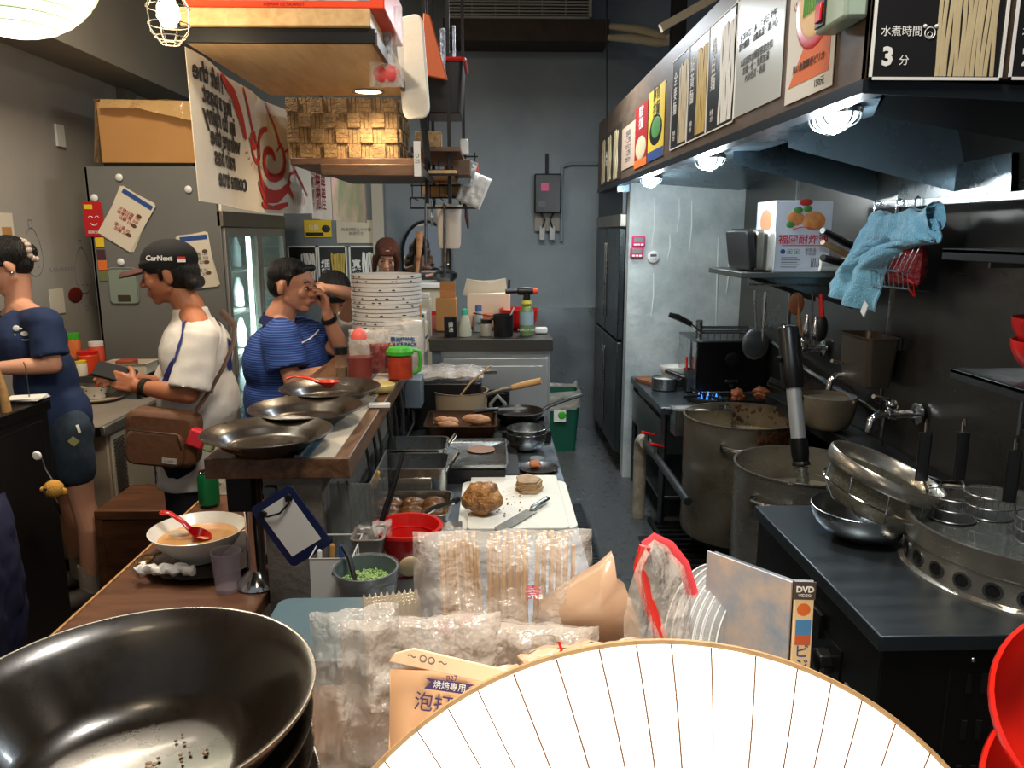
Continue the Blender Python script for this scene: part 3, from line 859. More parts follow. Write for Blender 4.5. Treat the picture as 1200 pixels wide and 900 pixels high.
# white bowl, caddy etc on far stove
def bowl_mb(R_, h, foot=0.3, t=0.004, p=2.0):
    out = []; inn = []
    for i in range(9):
        f = i / 8; r = R_ * (foot + (1 - foot) * math.sin(f * PI / 2) ** (1 / p * 1.2)); out.append((r, h * f ** 1.35 + 0.0))
    prof = [(0, 0.004), (R_ * foot * 0.8, 0.004), (R_ * foot * 0.85, 0), (R_ * foot, 0)] + out[1:] + [(R_ - t, h + 0.001)] + [(max(r - t, 0.001), z + t) for r, z in out[1:-1][::-1]] + [(R_ * foot * 0.6, t + 0.002), (0, t + 0.002)]
    return MB().lathe(prof, seg=40)
q = P(790, 436, Y=4.65)
tag(bowl_mb(0.085, 0.075).build('bowl', white_ceramic, loc=(q.x, q.y, 0.74)), 'white porcelain bowl by the fryer on the far stove table', 'bowl')
t = tag(tray_mb(0.16, 0.2, 0.035).build('steel_tray', steel_dk, loc=(q.x - 0.01, q.y, 0.702)), 'dark steel tray under the white bowl by the fryer', 'tray')
q = P(812, 436, Y=4.42)
t = thing('utensil_caddy', 'steel caddy holding a ladle and tongs at the fryer side', 'utensil caddy', (q.x, q.y, 0.705))
tray_mb(0.09, 0.09, 0.13, 0.01).build('cup', steel_dk, t)
MB().tube([(-0.01, 0, 0.02), (-0.02, 0, 0.2), (-0.015, 0.01, 0.30)], [0.004, 0.005, 0.008], 6).build('ladle', chrome, t)
MB().tube([(0.02, 0.0, 0.02), (0.03, 0.02, 0.17)], 0.006, 6).build('tongs', black_plastic, t)
MB().tube([(-0.03, 0.02, 0.02), (-0.035, 0.02, 0.2)], 0.007, 6).build('red_handle', red_plastic, t)
# sauce jar by caddy
q = P(798, 445, Z=0.705)
tag(MB().lathe([(0, 0), (0.026, 0), (0.028, 0.04), (0.022, 0.055), (0.024, 0.06), (0, 0.062)], seg=18).build('sauce_jar', white_plastic, loc=(q.x, q.y + 0.1, 0.705)), 'little white jar between saucepan and the utensil caddy', 'jar')
# wooden paddle with brown
q = P(762, 445, Z=0.72)
tag(MB().prism(rrect(0.10, 0.24, 0.03), 0, 0.018).build('wooden_tray', wood('stained_wood', (150, 92, 52), (96, 56, 34)), loc=(q.x, q.y, 0.702), rot=(0, 0, 0.4)), 'brown wooden board at the left end of the stove table', 'board')
# milk pan with black handle
q = P(781, 458, Z=0.705)
t = thing('saucepan', 'small steel saucepan with a long black handle on stove table', 'saucepan', (q.x, q.y + 0.06, 0.703))
MB().lathe([(0, 0), (0.07, 0), (0.075, 0.005), (0.078, 0.07), (0.081, 0.072), (0.075, 0.072), (0.07, 0.008), (0, 0.006)], seg=32).build('pan', steel, t)
MB().lathe([(0, 0), (0.073, 0)], c=(0, 0, 0.055), seg=24).build('milk', white_ceramic, t)
h = MB().tube([(0.075, -0.02, 0.06), (0.11, -0.04, 0.08)], 0.006, 8).build('handle', steel, t)
MB().tube([(0.02, 0.06, 0.10), (0.10, -0.02, 0.075), (0.22, -0.14, 0.04)], [0.014, 0.018, 0.015], 10).build('grip', black_plastic, h)
# fried chicken pieces in tray
fried = M('fried_chicken', (150, 82, 40), 0.6, col2=(96, 44, 22), vs=24, bump=1.2, bs=40)
t = thing('steel_tray', 'black tray holding fried pieces behind the big stockpot', 'tray', (1.40, 4.10, 0.703))
tray_mb(0.28, 0.16, 0.03).build('tray', steel_dk, t)
rnd = random.Random(4)
for i in range(6):
    mb = MB(); c = (rnd.uniform(-0.1, 0.1), rnd.uniform(-0.05, 0.05), 0.035 + 0.02 * (i % 2))
    mb.sphere((0, 0, 0), (0.045, 0.03, 0.025), 14, 10)
    for v in mb.v: v += v.normalized() * noise.noise(v * 40 + V((i, 0, 0))) * 0.012
    tag(mb.build('fried_piece', fried, loc=(1.40 + c[0], 4.10 + c[1], 0.703 + c[2]), rot=(0, 0, rnd.random() * 3)), 'brown fried piece in the black tray behind the big stockpot', 'fried food', 'fried pieces in the black tray')
# white rimmed container in front of stove
t = thing('food_pan', 'steel food pan with white rim hung before the far stove', 'food pan', tuple(P(822, 478, Y=3.88) - V((0, 0, 0.14))))
tray_mb(0.30, 0.12, 0.14, 0.015, lip=0.01).build('pan', steel, t)
MB().sphere((-0.02, 0, 0.10), (0.10, 0.045, 0.035), 18, 10).build('flour', white_ceramic, t)
MB().box(-0.17, 0.17, 0.055, 0.075, 0.10, 0.12).build('hook_rail', steel_dk, t)
# ---- stockpots
def stockpot(name, label, x, y, z0, R_, h, m, handles, liquid, lm):
    t = thing(name, label, 'stockpot', (x, y, z0))
    MB().lathe([(0, 0), (R_ - 0.02, 0), (R_ - 0.006, 0.006), (R_, 0.03), (R_, h - 0.01), (R_ + 0.006, h - 0.004), (R_ + 0.006, h), (R_ - 0.003, h), (R_ - 0.003, 0.03), (0, 0.01)], seg=72).build('pot', m, t)
    MB().lathe([(0, 0), (R_ - 0.003, 0)], c=(0, 0, liquid), seg=48).build('broth', lm, t)
    for a in handles:
        mb = MB(); c = V((math.cos(a), math.sin(a), 0)); s = V((-math.sin(a), math.cos(a), 0))
        mb.tube([c * R_ + s * -0.07 + V((0, 0, h - 0.10)), c * (R_ + 0.035) + s * -0.06 + V((0, 0, h - 0.095)), c * (R_ + 0.045) + V((0, 0, h - 0.10)), c * (R_ + 0.035) + s * 0.06 + V((0, 0, h - 0.095)), c * R_ + s * 0.07 + V((0, 0, h - 0.10))], 0.008, 8)
        mb.cbox(c * R_ + s * -0.07 + V((0, 0, h - 0.10)), (0.02, 0.02, 0.035), rot=(0, 0, a)); mb.cbox(c * R_ + s * 0.07 + V((0, 0, h - 0.10)), (0.02, 0.02, 0.035), rot=(0, 0, a))
        mb.build('handle', chrome, t)
    return t
broth_b = M('brown_broth', (96, 72, 44), 0.25, col2=(150, 128, 96), vs=3.5, var=0.2, coat=0.5)
broth_w = M('milky_broth', (150, 140, 122), 0.3, col2=(110, 98, 80), vs=4, coat=0.5)
q = P(863, 505, Z=0.74)
pot1 = stockpot('stockpot', 'huge grease-stained steel stockpot of brown broth, the farther one', 1.235, 3.66, 0.14, 0.285, 0.60, oil_steel, (-1.95, 1.2), 0.48, broth_b)
stain = M('burnt_drips', (92, 54, 22), 0.6, col2=(44, 24, 10), vs=40, bump=0.8, bs=80)
mb = MB(); rnd = random.Random(8)
for i in range(46):
    a = rnd.gauss(-1.35, 0.16); z = rnd.gauss(0.545, 0.03); s_ = rnd.uniform(0.005, 0.02)
    mb.sphere((0.285 * math.cos(a), 0.285 * math.sin(a), min(z, 0.595)), (s_, 0.003, s_ * 1.1), 8, 6, rot=(0, 0, a + PI / 2))
o = mb.build('burnt_drips', stain, pot1); o['kind'] = 'stuff'
mb = MB()
for i in range(40):
    a = rnd.gauss(1.0, 0.4); z = rnd.uniform(0.49, 0.585); s_ = rnd.uniform(0.003, 0.012)
    mb.sphere((0.281 * math.cos(a), 0.281 * math.sin(a), z), (s_, 0.003, s_ * 1.3), 8, 6, rot=(0, 0, a + PI / 2))
o = mb.build('dried_scum', stain, pot1); o['kind'] = 'stuff'
stockpot('stockpot', 'big steel stockpot of milky broth with immersion blender, nearer one', 1.255, 2.95, 0.12, 0.27, 0.585, brush_steel, (0.6, 3.9), 0.44, broth_w)
# floor burners and grate
for (y, lb) in ((3.66, 'low iron gas burner under the farther stockpot'), (2.95, 'low iron gas burner under the nearer stockpot')):
    t = thing('floor_burner', lb, 'burner', (1.245, y, 0))
    mb = MB(); mb.lathe([(0.24, 0.12), (0.265, 0.12), (0.265, 0.138), (0.24, 0.138)], closed=True, seg=36); mb.build('ring', cast_iron, t)
    mb = MB(); mb.lathe([(0.05, 0.04), (0.11, 0.04), (0.11, 0.09), (0.05, 0.09)], closed=True, seg=24); mb.build('burner_head', cast_iron, t)
    for k in range(4):
        a = PI / 4 + k * PI / 2; MB().cbox((0.25 * math.cos(a), 0.25 * math.sin(a), 0.062), (0.03, 0.03, 0.12)).build('leg', cast_iron, t)
    mb = MB()
    for k in range(4): a = k * PI / 4; mb.cbox((0, 0, 0.12), (0.5, 0.014, 0.014), rot=(0, 0, a))
    mb.build('pan_support', cast_iron, t)
t = thing('floor_grate', 'black iron floor grate in front of the two stockpots', 'grate', (0.80, 2.55, 0.0))
mb = MB()
for k in range(24): mb.box(0.10, 0.78, 0.03 + k * 0.065, 0.05 + k * 0.065, 0.004, 0.022)
mb.build('bars', cast_iron, t)
MB().box(0.08, 0.10, 0, 1.6, 0, 0.024).build('edge_bar', cast_iron, t)
MB().box(-0.02, 0.08, 0.1, 1.35, 0, 0.012).build('cover_plate', steel_dk, t, bev=0.002)
# immersion blender standing in pot2
a = P(923, 384, Y=2.95); b = P(942, 575, Y=2.78); d = (b - a)
t = thing('immersion_blender', 'large black and silver immersion blender standing in the nearer stockpot', 'immersion blender', tuple(a))
u = d.normalized()
def seg_(s0, s1, r0, r1): return MB().cyl(u * s0, u * s1, r0, r1, 28)
mb = MB(); q_ = u.to_track_quat('Z', 'Y').to_matrix().to_4x4()
mb.lathe([(0.0, 0.0), (0.038, 0.0), (0.041, 0.01), (0.041, 0.13), (0.043, 0.14), (0.043, 0.20), (0.036, 0.235), (0, 0.235)], seg=32, T=q_)
mb.build('motor_body', black_plastic, t)
MB().lathe([(0, -0.014), (0.02, -0.012), (0.034, -0.004), (0.036, 0.002), (0, 0.002)], seg=28, T=q_).build('cap', chrome, t)
MB().lathe([(0.0, 0.235), (0.028, 0.235), (0.028, 0.43), (0, 0.43)], seg=24, T=q_).build('upper_shaft', steel_lt0, t)
MB().lathe([(0.0, 0.43), (0.033, 0.43), (0.033, 0.49), (0.029, 0.52), (0.033, 0.525), (0.033, 0.535), (0, 0.54)], seg=24, T=q_).build('collar', black_plastic, t)
pr = [(0, 0.54)]
for k in range(10): pr += [(0.024, 0.54 + k * 0.022), (0.024, 0.555 + k * 0.022), (0.022, 0.557 + k * 0.022), (0.022, 0.56 + k * 0.022)]
pr += [(0, 0.77)]
MB().lathe(pr, seg=22, T=q_).build('lower_shaft', brush_steel, t)
MB().tube([V((-0.04, 0, -0.0)) + u * 0.12, V((-0.062, -0.02, 0)) + u * 0.125], 0.012, 8).build('side_switch', black_plastic, t)
# ledge with strainer bowl and steel block at wall
t = thing('wall_ledge', 'long dark steel ledge along the wall behind the stockpots', 'ledge', (1.46, 2.5, 0))
MB().box(0, 0.137, 0, 1.5, 0.76, 0.78).build('top', steel_dk, t, bev=0.003)
MB().box(0.0, 0.02, 0, 1.5, 0.72, 0.76).build('apron', steel_dk, t)
for y in (0.1, 1.4): MB().box(0.10, 0.135, y - 0.015, y + 0.015, 0.0, 0.76).build('leg', steel_dk, t)
q = P(980, 500, Y=3.25)
t = thing('strainer_bowl', 'deep dented steel strainer bowl on the ledge by the wall', 'strainer', (1.455, 3.22, 0.785))
bowl_mb(0.115, 0.145, 0.55, 0.003).build('bowl', M('greasy_steel', (136, 124, 104), 0.5, 0.7, var=0.2, vs=10), t)
MB().lathe([(0, 0), (0.108, 0.004)], c=(0, 0, 0.125), seg=36).build('mesh', M('strainer_mesh', (120, 112, 98), 0.6, 0.5, bump=1.5, bs=220, var=0.3, vs=90), t)
MB().tube([(-0.115, 0.0, 0.13), (-0.15, 0.01, 0.16), (-0.25, 0.05, 0.2)], [0.012, 0.018, 0.02], 8).build('handle', rubber, t)
# taps
def tap(px, py, Y, s, lb, rz=0):
    q = P(px, py, Y=Y)
    t = thing('wall_tap', lb, 'tap', (1.585, q.y, q.z), rz)
    d = (q.x - 1.585)
    MB().lathe([(0.0, 0), (0.035 * s, 0), (0.035 * s, 0.01), (0.018 * s, 0.014), (0, 0.014)], seg=20, T=Matrix.Rotation(-PI / 2, 4, 'Y')).build('flange', chrome, t)
    MB().tube([(0, 0, 0), (-0.06 * s, 0, 0), (-0.085 * s, 0, 0), (-0.10 * s, 0, 0)], [0.014 * s, 0.014 * s, 0.02 * s, 0.016 * s], 12).build('body', chrome, t)
    MB().tube([(-0.09 * s, 0, 0), (-0.13 * s, 0, 0.0), (-0.155 * s, -0.005, -0.02 * s), (-0.16 * s, -0.005, -0.06 * s)], [0.014 * s, 0.014 * s, 0.013 * s, 0.012 * s], 10).build('spout', chrome, t)
    h = MB().sphere((-0.09 * s, 0, 0.03 * s), 0.02 * s, 14, 10).build('valve', chrome, t)
    MB().tube([(-0.09 * s, 0, 0.04 * s), (-0.10 * s, -0.02, 0.05 * s), (-0.18 * s, -0.06, 0.07 * s)], [0.008 * s, 0.006 * s, 0.007 * s], 8).build('lever', chrome, h)
    return t
tap(1060, 485, 2.75, 1.15, 'chrome wall tap with bent spout, nearest of the wall taps')
tap(1000, 440, 3.15, 1.05, 'chrome wall tap below the hanging steel pan')
tap(968, 408, 3.6, 1.1, 'chrome wall tap farthest along the steel wall')
MB_ = MB().tube([(1.57, 2.9, 0.90), (1.56, 3.3, 0.92), (1.56, 3.7, 0.95), (1.56, 4.2, 1.02)], 0.012, 8)
t = tag(MB_.build('water_pipe', chrome), 'thin chrome water pipe linking the wall taps', 'pipe')
t = tag(MB().tube([(1.54, 2.86, 0.98), (1.52, 2.87, 0.93), (1.51, 2.86, 0.84), (1.53, 2.88, 0.80)], 0.006, 6).build('tap_chain', steel_dk), 'short dark chain hanging beneath the steel wall pan', 'chain')
# hanging GN pan on wall
a = P(1020, 392, X=1.52)
t = thing('wall_pan', 'narrow steel pan hooked to the wall above the taps', 'food pan', (1.515, a.y, a.z - 0.20), rot=(0, 0.0, 0))
tray_mb(0.13, 0.26, 0.20, 0.02, taper=0.03, lip=0.008).build('pan', M('pan_brown_steel', (110, 98, 84), 0.4, 0.9), t)
MB().box(0.07, 0.083, -0.1, 0.1, 0.15, 0.19).build('hook', steel_dk, t)
# shelf with oil carton
t = thing('wall_shelf', 'steel wall shelf carrying the oil carton above the fryer', 'shelf', (1.06, 3.28, 1.43))
MB().box(0, 0.53, 0, 0.50, 0, 0.025).build('board', M('shelf_steel', (110, 112, 108), 0.4, 0.9), t, bev=0.003)
for y in (0.05, 0.45): MB().add([(0.52, y, 0), (0.1, y, 0), (0.52, y, -0.14), (0.52, y + 0.006, 0), (0.1, y + 0.006, 0), (0.52, y + 0.006, -0.14)], [(0, 1, 2), (5, 4, 3), (0, 3, 4, 1), (1, 4, 5, 2), (2, 5, 3, 0)]).build('bracket', steel_dk, t)
# hanging utensils below the shelf
def hang(px0, py0, px1, py1, Y, r0, r1, m, nm, lb, flat=1.0, head=None, hm=None):
    a = P(px0, py0, Y=Y); b = P(px1, py1, Y=Y)
    t = thing(nm, lb, nm.replace('_', ' '), tuple(a))
    MB().tube([V((0, 0, 0)), (b - a) * 0.5, (b - a)], [r0, (r0 + r1) / 2, r1], 8, flat=flat).build('handle', m, t)
    if head:
        MB().sphere(b - a + V((0, 0, -head[2] * 0.8)), head, 16, 10).build('head', hm or m, t)
    return t
t = thing('utensil_rail', 'steel rail with hooks under the wall shelf', 'rail', (1.10, 3.3, 1.40))
MB().tube([(0, 0, 0), (0.47, 0, 0)], 0.006, 6).build('bar', steel, t)
MB().tube([(0.0, 0, 0), (0.0, 0, 0.03)], 0.005, 6).build('hook', steel, t); MB().tube([(0.47, 0, 0), (0.47, 0, 0.03)], 0.005, 6).build('hook', steel, t)
hang(884, 340, 886, 388, 3.3, 0.006, 0.006, steel, 'skimmer', 'round dark skimmer hanging leftmost under the wall shelf', head=(0.06, 0.008, 0.07), hm=steel_dk)
hang(897, 342, 893, 400, 3.3, 0.008, 0.008, steel, 'spatula', 'long thin steel spatula hanging next to the round skimmer')
hang(938, 392, 934, 345, 3.3, 0.010, 0.006, wood('handle_wood', (150, 96, 50), (110, 70, 38)), 'wooden_turner', 'orange wooden-handled turner hanging under the wall shelf', head=(0.035, 0.006, 0.05), hm=M('rust_spatula', (120, 66, 36), 0.5))
hang(952, 345, 952, 390, 3.3, 0.004, 0.004, steel_dk, 'skewer', 'thin dark skewer hanging between turner and dark brush')
hang(962, 345, 963, 372, 3.3, 0.010, 0.012, red_plastic, 'cleaning_brush', 'dark brush with red handle hanging under the shelf corner', head=(0.03, 0.02, 0.06), hm=rubber)
for (px, py, lb) in ((945, 385, 'pointed steel piping nozzle hanging left of the pair'), (955, 388, 'pointed steel piping nozzle hanging right of the pair')):
    q = P(px, py, Y=3.2)
    tag(MB().lathe([(0.002, 0.06), (0.006, 0.04), (0.016, 0.0), (0.016, -0.04), (0.008, -0.05), (0.007, -0.08), (0, -0.08)], seg=16).build('steel_nozzle', chrome, loc=tuple(q)), lb, 'nozzle')
# carton
box_w = M('carton_white', (198, 204, 216), 0.6, var=0.03, vs=8)
t = thing('oil_carton', 'white frying-oil carton with red Chinese print on the wall shelf', 'carton', (1.205, 3.30, 1.455))
W, D, H = 0.24, 0.24, 0.30
MB().box(0, W, 0, D, 0, H).build('box', box_w, t, bev=0.004)
MB().box(-0.003, 0.0, D * 0.0, D, H * 0.0, H).build('side_face', box_w, t)
text('福園耐炸油', 0.043, M('carton_red', (190, 30, 60), 0.6), t, (W / 2, -0.0012, 0.135), bold=0.0005)
MB().box(0.03, W - 0.03, -0.001, 0, 0.110, 0.114).build('red_line', ink_red, t)
for k in range(4): text('●' if k == 0 else '▣', 0.028, ink_blue if k == 0 else ink_green, t, (0.035 + k * 0.03, -0.001, 0.085), name='badge') if k < 3 else text('耐高溫\n不起泡', 0.016, ink_grey, t, (0.155, -0.001, 0.085))
mb = MB()
for k in range(5): mb.box(0.03, 0.10 + 0.01 * (k % 2), -0.001, 0, 0.02 + k * 0.01, 0.023 + k * 0.01)
for k in range(6): mb.box(0.16 + k * 0.008, 0.164 + k * 0.008, -0.001, 0, 0.02, 0.06)
mb.build('small_print', ink_grey, t, smooth=0)
for (cx, cz, r) in ((0.16, 0.215, 0.05), (0.08, 0.225, 0.038)):
    mb = MB(); mb.sphere((cx, -0.001, cz), (r, 0.002, r * 0.8), 20, 8); mb.build('chicken_picture', M('chicken_print', (190, 110, 56), 0.6, col2=(214, 150, 90), vs=30), t)
for (cx, cz) in ((0.09, 0.26), (0.13, 0.265), (0.06, 0.20)): MB().sphere((cx, -0.002, cz), (0.02, 0.002, 0.014), 12, 6).build('leaf_picture', ink_green, t)
MB().tube(arc((0.12, -0.002, 0.09), 0.10, 60, 120, 12), 0.006, 5, flat=0.3).build('red_banner', M('banner_red', (196, 60, 40), 0.6), t)
MB().sphere((0.12, -0.003, 0.292), (0.03, 0.002, 0.014), 16, 6).build('red_badge', ink_red, t)
s = Matrix.Rotation(-PI / 2, 4, 'Z')
o = text('耐炸油', 0.045, ink_red, t, (-0.0045, D / 2, 0.13), rot=(PI / 2, 0, -PI / 2), bold=0.001)
MB().sphere((-0.004, D / 2, 0.215), (0.002, 0.07, 0.05), 20, 8).build('side_picture', M('shrimp_print', (214, 130, 84), 0.6), t)
# trays standing left of the carton
for k, (dx, m, lb) in enumerate(((0.0, rubber, 'black baking tray standing leftmost beside the carton'), (0.035, alu, 'steel tray standing on edge on the wall shelf'), (0.085, white_plastic, 'white tray standing on edge against the carton'))):
    tag(tray_mb(0.17, 0.30, 0.03, 0.02).build('standing_tray', m, loc=(1.09 + dx, 3.45, 1.545), rot=(0, R(90 - (8 if k == 0 else 0)), 0)), lb, 'tray')
# handles by the carton; only the handles are drawn, no pans
for k, (py, r, m, lb) in enumerate(((270, 0.016, black_plastic, 'black pan handle sticking out above the carton shelf, upper'), (284, 0.014, wood('rolling_pin', (190, 150, 104), (170, 128, 84)), 'pale wooden handle lying right of the carton'), (302, 0.018, black_plastic, 'black pan handle by the white paper roll, lower'))):
    a = P(964, py, Y=3.2); b = P(1006, py + 22, Y=3.35)
    a.z = max(a.z, 1.49); b.z = max(b.z, 1.475)
    tag(MB().tube([V((0, 0, 0)), (b - a) * 0.5, b - a], [r * 0.8, r, r], 10).build('stored_handle', m, loc=tuple(a)), lb, 'handle')
a = P(968, 316, Y=3.3)
t = tag(MB().lathe([(0.008, 0), (0.03, 0), (0.03, 0.16), (0.008, 0.16)], closed=True, seg=20, T=Matrix.Rotation(PI / 2, 4, 'Y')).build('paper_roll', white_plastic, loc=(1.40, 3.30, 1.487)), 'small white roll lying beside the carton on the shelf', 'roll')
# rail with hooks and cloth
rail = thing('hanging_rail', 'bright steel rail across the wall above the blue cloth', 'rail', (1.50, 2.2, 1.725))
MB().box(-0.01, 0.01, -0.6, 0.85, -0.013, 0.013).build('bar', steel, rail, bev=0.002)
for y in (-0.4, 0.2, 0.8): MB().box(0.0, 0.1, y - 0.01, y + 0.01, -0.008, 0.008).build('bracket', steel_dk, rail)
def rp(px): return P(px, 236, X=1.50).y
for k, px in enumerate((1032, 1058, 1080)):
    y = rp(px)
    o = tag(MB().tube([(1.50, y, 1.735), (1.485, y, 1.745), (1.478, y, 1.735), (1.478, y, 1.70), (1.478, y + 0.003, 1.63 + 0.02 * k), (1.47, y, 1.62 + 0.02 * k)], 0.003, 6).build('wire_hook', chrome),
            ('leftmost', 'middle', 'rightmost')[k] + ' of three wire hooks on the bright rail', 'hook')
cl = M('blue_cloth', (112, 172, 196), 0.95, var=0.1, vs=60, bump=1.0, bs=160, sheen=0.4)
# cloth: outline in wall-parallel plane x~1.45, grid warped between left and right contours
Lc = [(1022, 252), (1005, 275), (990, 300), (980, 322), (976, 343)]
Rc = [(1096, 255), (1100, 282), (1070, 285), (1035, 312), (1024, 366)]
def polyat(c, v):
    f = v * (len(c) - 1); i = min(int(f), len(c) - 2); g = f - i
    return c[i][0] * (1 - g) + c[i + 1][0] * g, c[i][1] * (1 - g) + c[i + 1][1] * g
def clf(u, v):
    a = polyat(Lc, v); b = polyat(Rc, v)
    px = a[0] + (b[0] - a[0]) * u; py = a[1] + (b[1] - a[1]) * u + 3 * math.sin(u * 9) * (1 - v)
    q = P(px, py, X=1.44)
    q.x += 0.022 * math.sin(u * 13 + 2.5 * v) * (0.5 + 0.5 * v) - 0.03 * math.sin(PI * u) + 0.02 * noise.noise(V((u * 4, v * 4, 1))) + 0.014 * noise.noise(V((u * 11, v * 9, 4)))
    return q
mb = MB(); mb.sheet(clf, 44, 44, thick=0.006)
def fold(u, v):   # thick folded-over top
    a = P(1026 + 72 * u, 250 + 5 * math.sin(u * 5) - 3 * u, X=1.44)
    an = v * 2 * PI
    rr = 0.035 + 0.016 * noise.noise(V((u * 6, an, 2))) + 0.01 * math.sin(u * 14)
    return (a.x + rr * 0.8 * math.sin(an), a.y + 0.01 * math.cos(an), a.z + rr * math.cos(an) - 0.03)
mb.sheet(fold, 40, 20)
def fold2(u, v):
    a = P(1072 + 24 * u, 262 + 20 * u, X=1.43); an = v * 2 * PI
    rr = 0.03 * math.sin(PI * min(1, 0.15 + u * 0.8)) + 0.008 * noise.noise(V((u * 6, an, 7)))
    return (a.x - 0.01 + rr * math.sin(an), a.y + rr * 0.7 * math.cos(an), a.z + rr * 0.9 * math.cos(an))
mb.sheet(fold2, 20, 20)
t = tag(mb.build('cloth', cl, smooth=70), 'light blue microfibre cloth draped over the hanging wire basket', 'cloth')
q = P(1013, 362, X=1.41)
o = MB().cbox((0, 0, 0), (0.004, 0.035, 0.05)).build('care_tag', white_plastic, None, loc=tuple(q), rot=(0.5, 0, 0)); o.parent = t; o['label'] = 'small white care tag'
# wire basket with red net
t = thing('wire_basket', 'wire basket with red net bags hanging under the blue cloth', 'basket', tuple(P(1058, 310, X=1.47)))
mb = MB()
for i in range(9): mb.tube([(0, 0.13 - i * 0.032, 0.10), (-0.05, 0.13 - i * 0.032, -0.02), (-0.04, 0.13 - i * 0.032, -0.08), (0.05, 0.13 - i * 0.032, -0.09)], 0.0018, 5)
for z, x in ((0.1, 0), (-0.02, -0.05), (-0.08, -0.04)): mb.tube([(x, 0.14, z), (x, -0.14, z)], 0.003, 5)
mb.build('wires', chrome, t)
mb = MB(); pillow(mb, 0.22, 0.15, 0.07, 5, 0.2, 18, 16, T=Matrix.Rotation(PI / 2, 4, 'Z')); mb.build('red_net', M('red_net', (120, 20, 24), 0.6, bump=1.5, bs=60), t, loc=(0.01, 0, 0.0))
MB().tube([(-0.02, -0.08, -0.05), (-0.03, -0.14, -0.06), (-0.02, -0.13, -0.1), (-0.02, -0.09, -0.08)], 0.004, 6).build('red_string', red_plastic, t)
# right shelves
def sh(px0, py0, z, y0, lb, m, depth=0.36, x0=1.25, nm='wall_shelf'):
    t = thing(nm, lb, 'shelf', (x0, y0, z))
    MB().box(0, 1.597 - x0, -depth, 0, -0.012, 0.0).build('board', m, t, bev=0.002)
    MB().box(0, 0.012, -depth, 0, -0.03, 0.0).build('front_edge', m, t, bev=0.002)
    for y in (-0.05, -depth + 0.05): MB().box(0.1, 1.597 - x0, y - 0.004, y + 0.004, -0.05, -0.012).build('bracket', steel_dk, t)
    return t
sh(1130, 425, 1.243, 2.12, 'lower dark steel wall shelf holding the red bowls', steel_dk, 0.7, 1.30)
sh(1120, 290, 1.58, 2.05, 'upper black steel wall shelf above the red bowls', M('shelf_black', (24, 26, 28), 0.4, 0.7), 0.7, 1.20)
redb = bowl_mb(0.115, 0.10, 0.3, 0.003, 1.2)
q = P(1215, 425, Y=1.95)
o1 = tag(redb.build('red_bowl', red_plastic, loc=(q.x + 0.04, 1.92, 1.245)), 'dark red flared bowl, lower of the pair on the wall shelf', 'bowl')
o2 = o1.copy(); COL.objects.link(o2); o2.location = (q.x + 0.035, 1.92, 1.305); o2['label'] = 'dark red flared bowl nested on top on the wall shelf'
# ---- noodle boiler bench at right front
t = thing('boiler_bench', 'dark steel induction bench with knob under the noodle boiler', 'cooking bench', (0.80, 1.44, 0))
MB().box(0, 0.79, 0, 0.78, 0.765, 0.80).build('top', steel_table, t, bev=0.003)
dk = M('bench_dark_steel', (52, 50, 48), 0.36, 0.8, var=0.2, vs=4, rvar=0.1)
MB().box(0.012, 0.78, 0.012, 0.77, 0.10, 0.765).build('body', dk, t, bev=0.003)
MB().box(0.0, 0.012, 0.28, 0.37, 0.635, 0.70).build('display_window', black_plastic, t, bev=0.002)
k = MB().lathe([(0, 0), (0.032, 0), (0.030, 0.03), (0.02, 0.036), (0, 0.038)], seg=8, T=Matrix.Translation((0.012, 0.245, 0.60)) @ Matrix.Rotation(-PI / 2, 4, 'Y')).build('knob', black_plastic, t, bev=0.003)
MB().box(0.009, 0.013, 0.18, 0.30, 0.53, 0.66).build('knob_plate', black_plastic, t)
lp = MB().box(0.0085, 0.0125, 0.01, 0.15, 0.525, 0.60).build('rating_label', M('label_grey', (110, 108, 100), 0.6), t)
text('IH\n220V', 0.028, ink, lp, (0.008, 0.08, 0.563), rot=(PI / 2, 0, -PI / 2))
mb = MB()
for r_ in range(5):
    for c in range(6): mb.box(0.20 + c * 0.032, 0.212 + c * 0.032, 0.009, 0.013, 0.66 - r_ * 0.11, 0.705 - r_ * 0.11)
mb.build('vent_slots', black_matte, t)
MB().sphere((0.20, 0.0, 0.745), 0.006, 10, 8).build('screw', chrome, t)
MB().box(0.16, 0.163, 0.008, 0.013, 0.1, 0.72).build('panel_seam', black_matte, t)
leg4(t, 0.05, 0.73, 0.05, 0.72, 0.1)
MB().box(-0.035, 0.012, 0.02, 0.40, 0.36, 0.365).build('side_flap', brush_steel, t)
# round noodle boiler
t = thing('noodle_boiler', 'round steel noodle boiler with perforated band on the bench', 'noodle boiler', (1.315, 1.74, 0.80))
Rr = 0.275
MB().lathe([(Rr - 0.02, 0), (Rr + 0.012, 0), (Rr + 0.012, 0.006), (Rr, 0.012), (Rr, 0.07), (Rr + 0.004, 0.074), (Rr + 0.004, 0.125), (Rr - 0.006, 0.125), (Rr - 0.006, 0.01), (0, 0.01), (0, 0.0)], seg=72).build('drum', brush_steel, t)
MB().lathe([(0, 0), (Rr - 0.007, 0)], c=(0, 0, 0.085), seg=48).build('water', M('noodle_water', (70, 74, 72), 0.08, coat=1.0), t)
mb = MB()
for k in range(26):
    a = PI + (k - 13) * 0.24
    mb.lathe([(0.015, 0), (0.021, 0.0), (0.021, 0.003), (0.015, 0.003)], closed=True, seg=16, T=Matrix.Rotation(a, 4, 'Z') @ Matrix.Translation((Rr - 0.0005, 0, 0.038)) @ Matrix.Rotation(PI / 2, 4, 'Y'))
mb.build('punched_rings', steel_dk, t)
mb = MB()
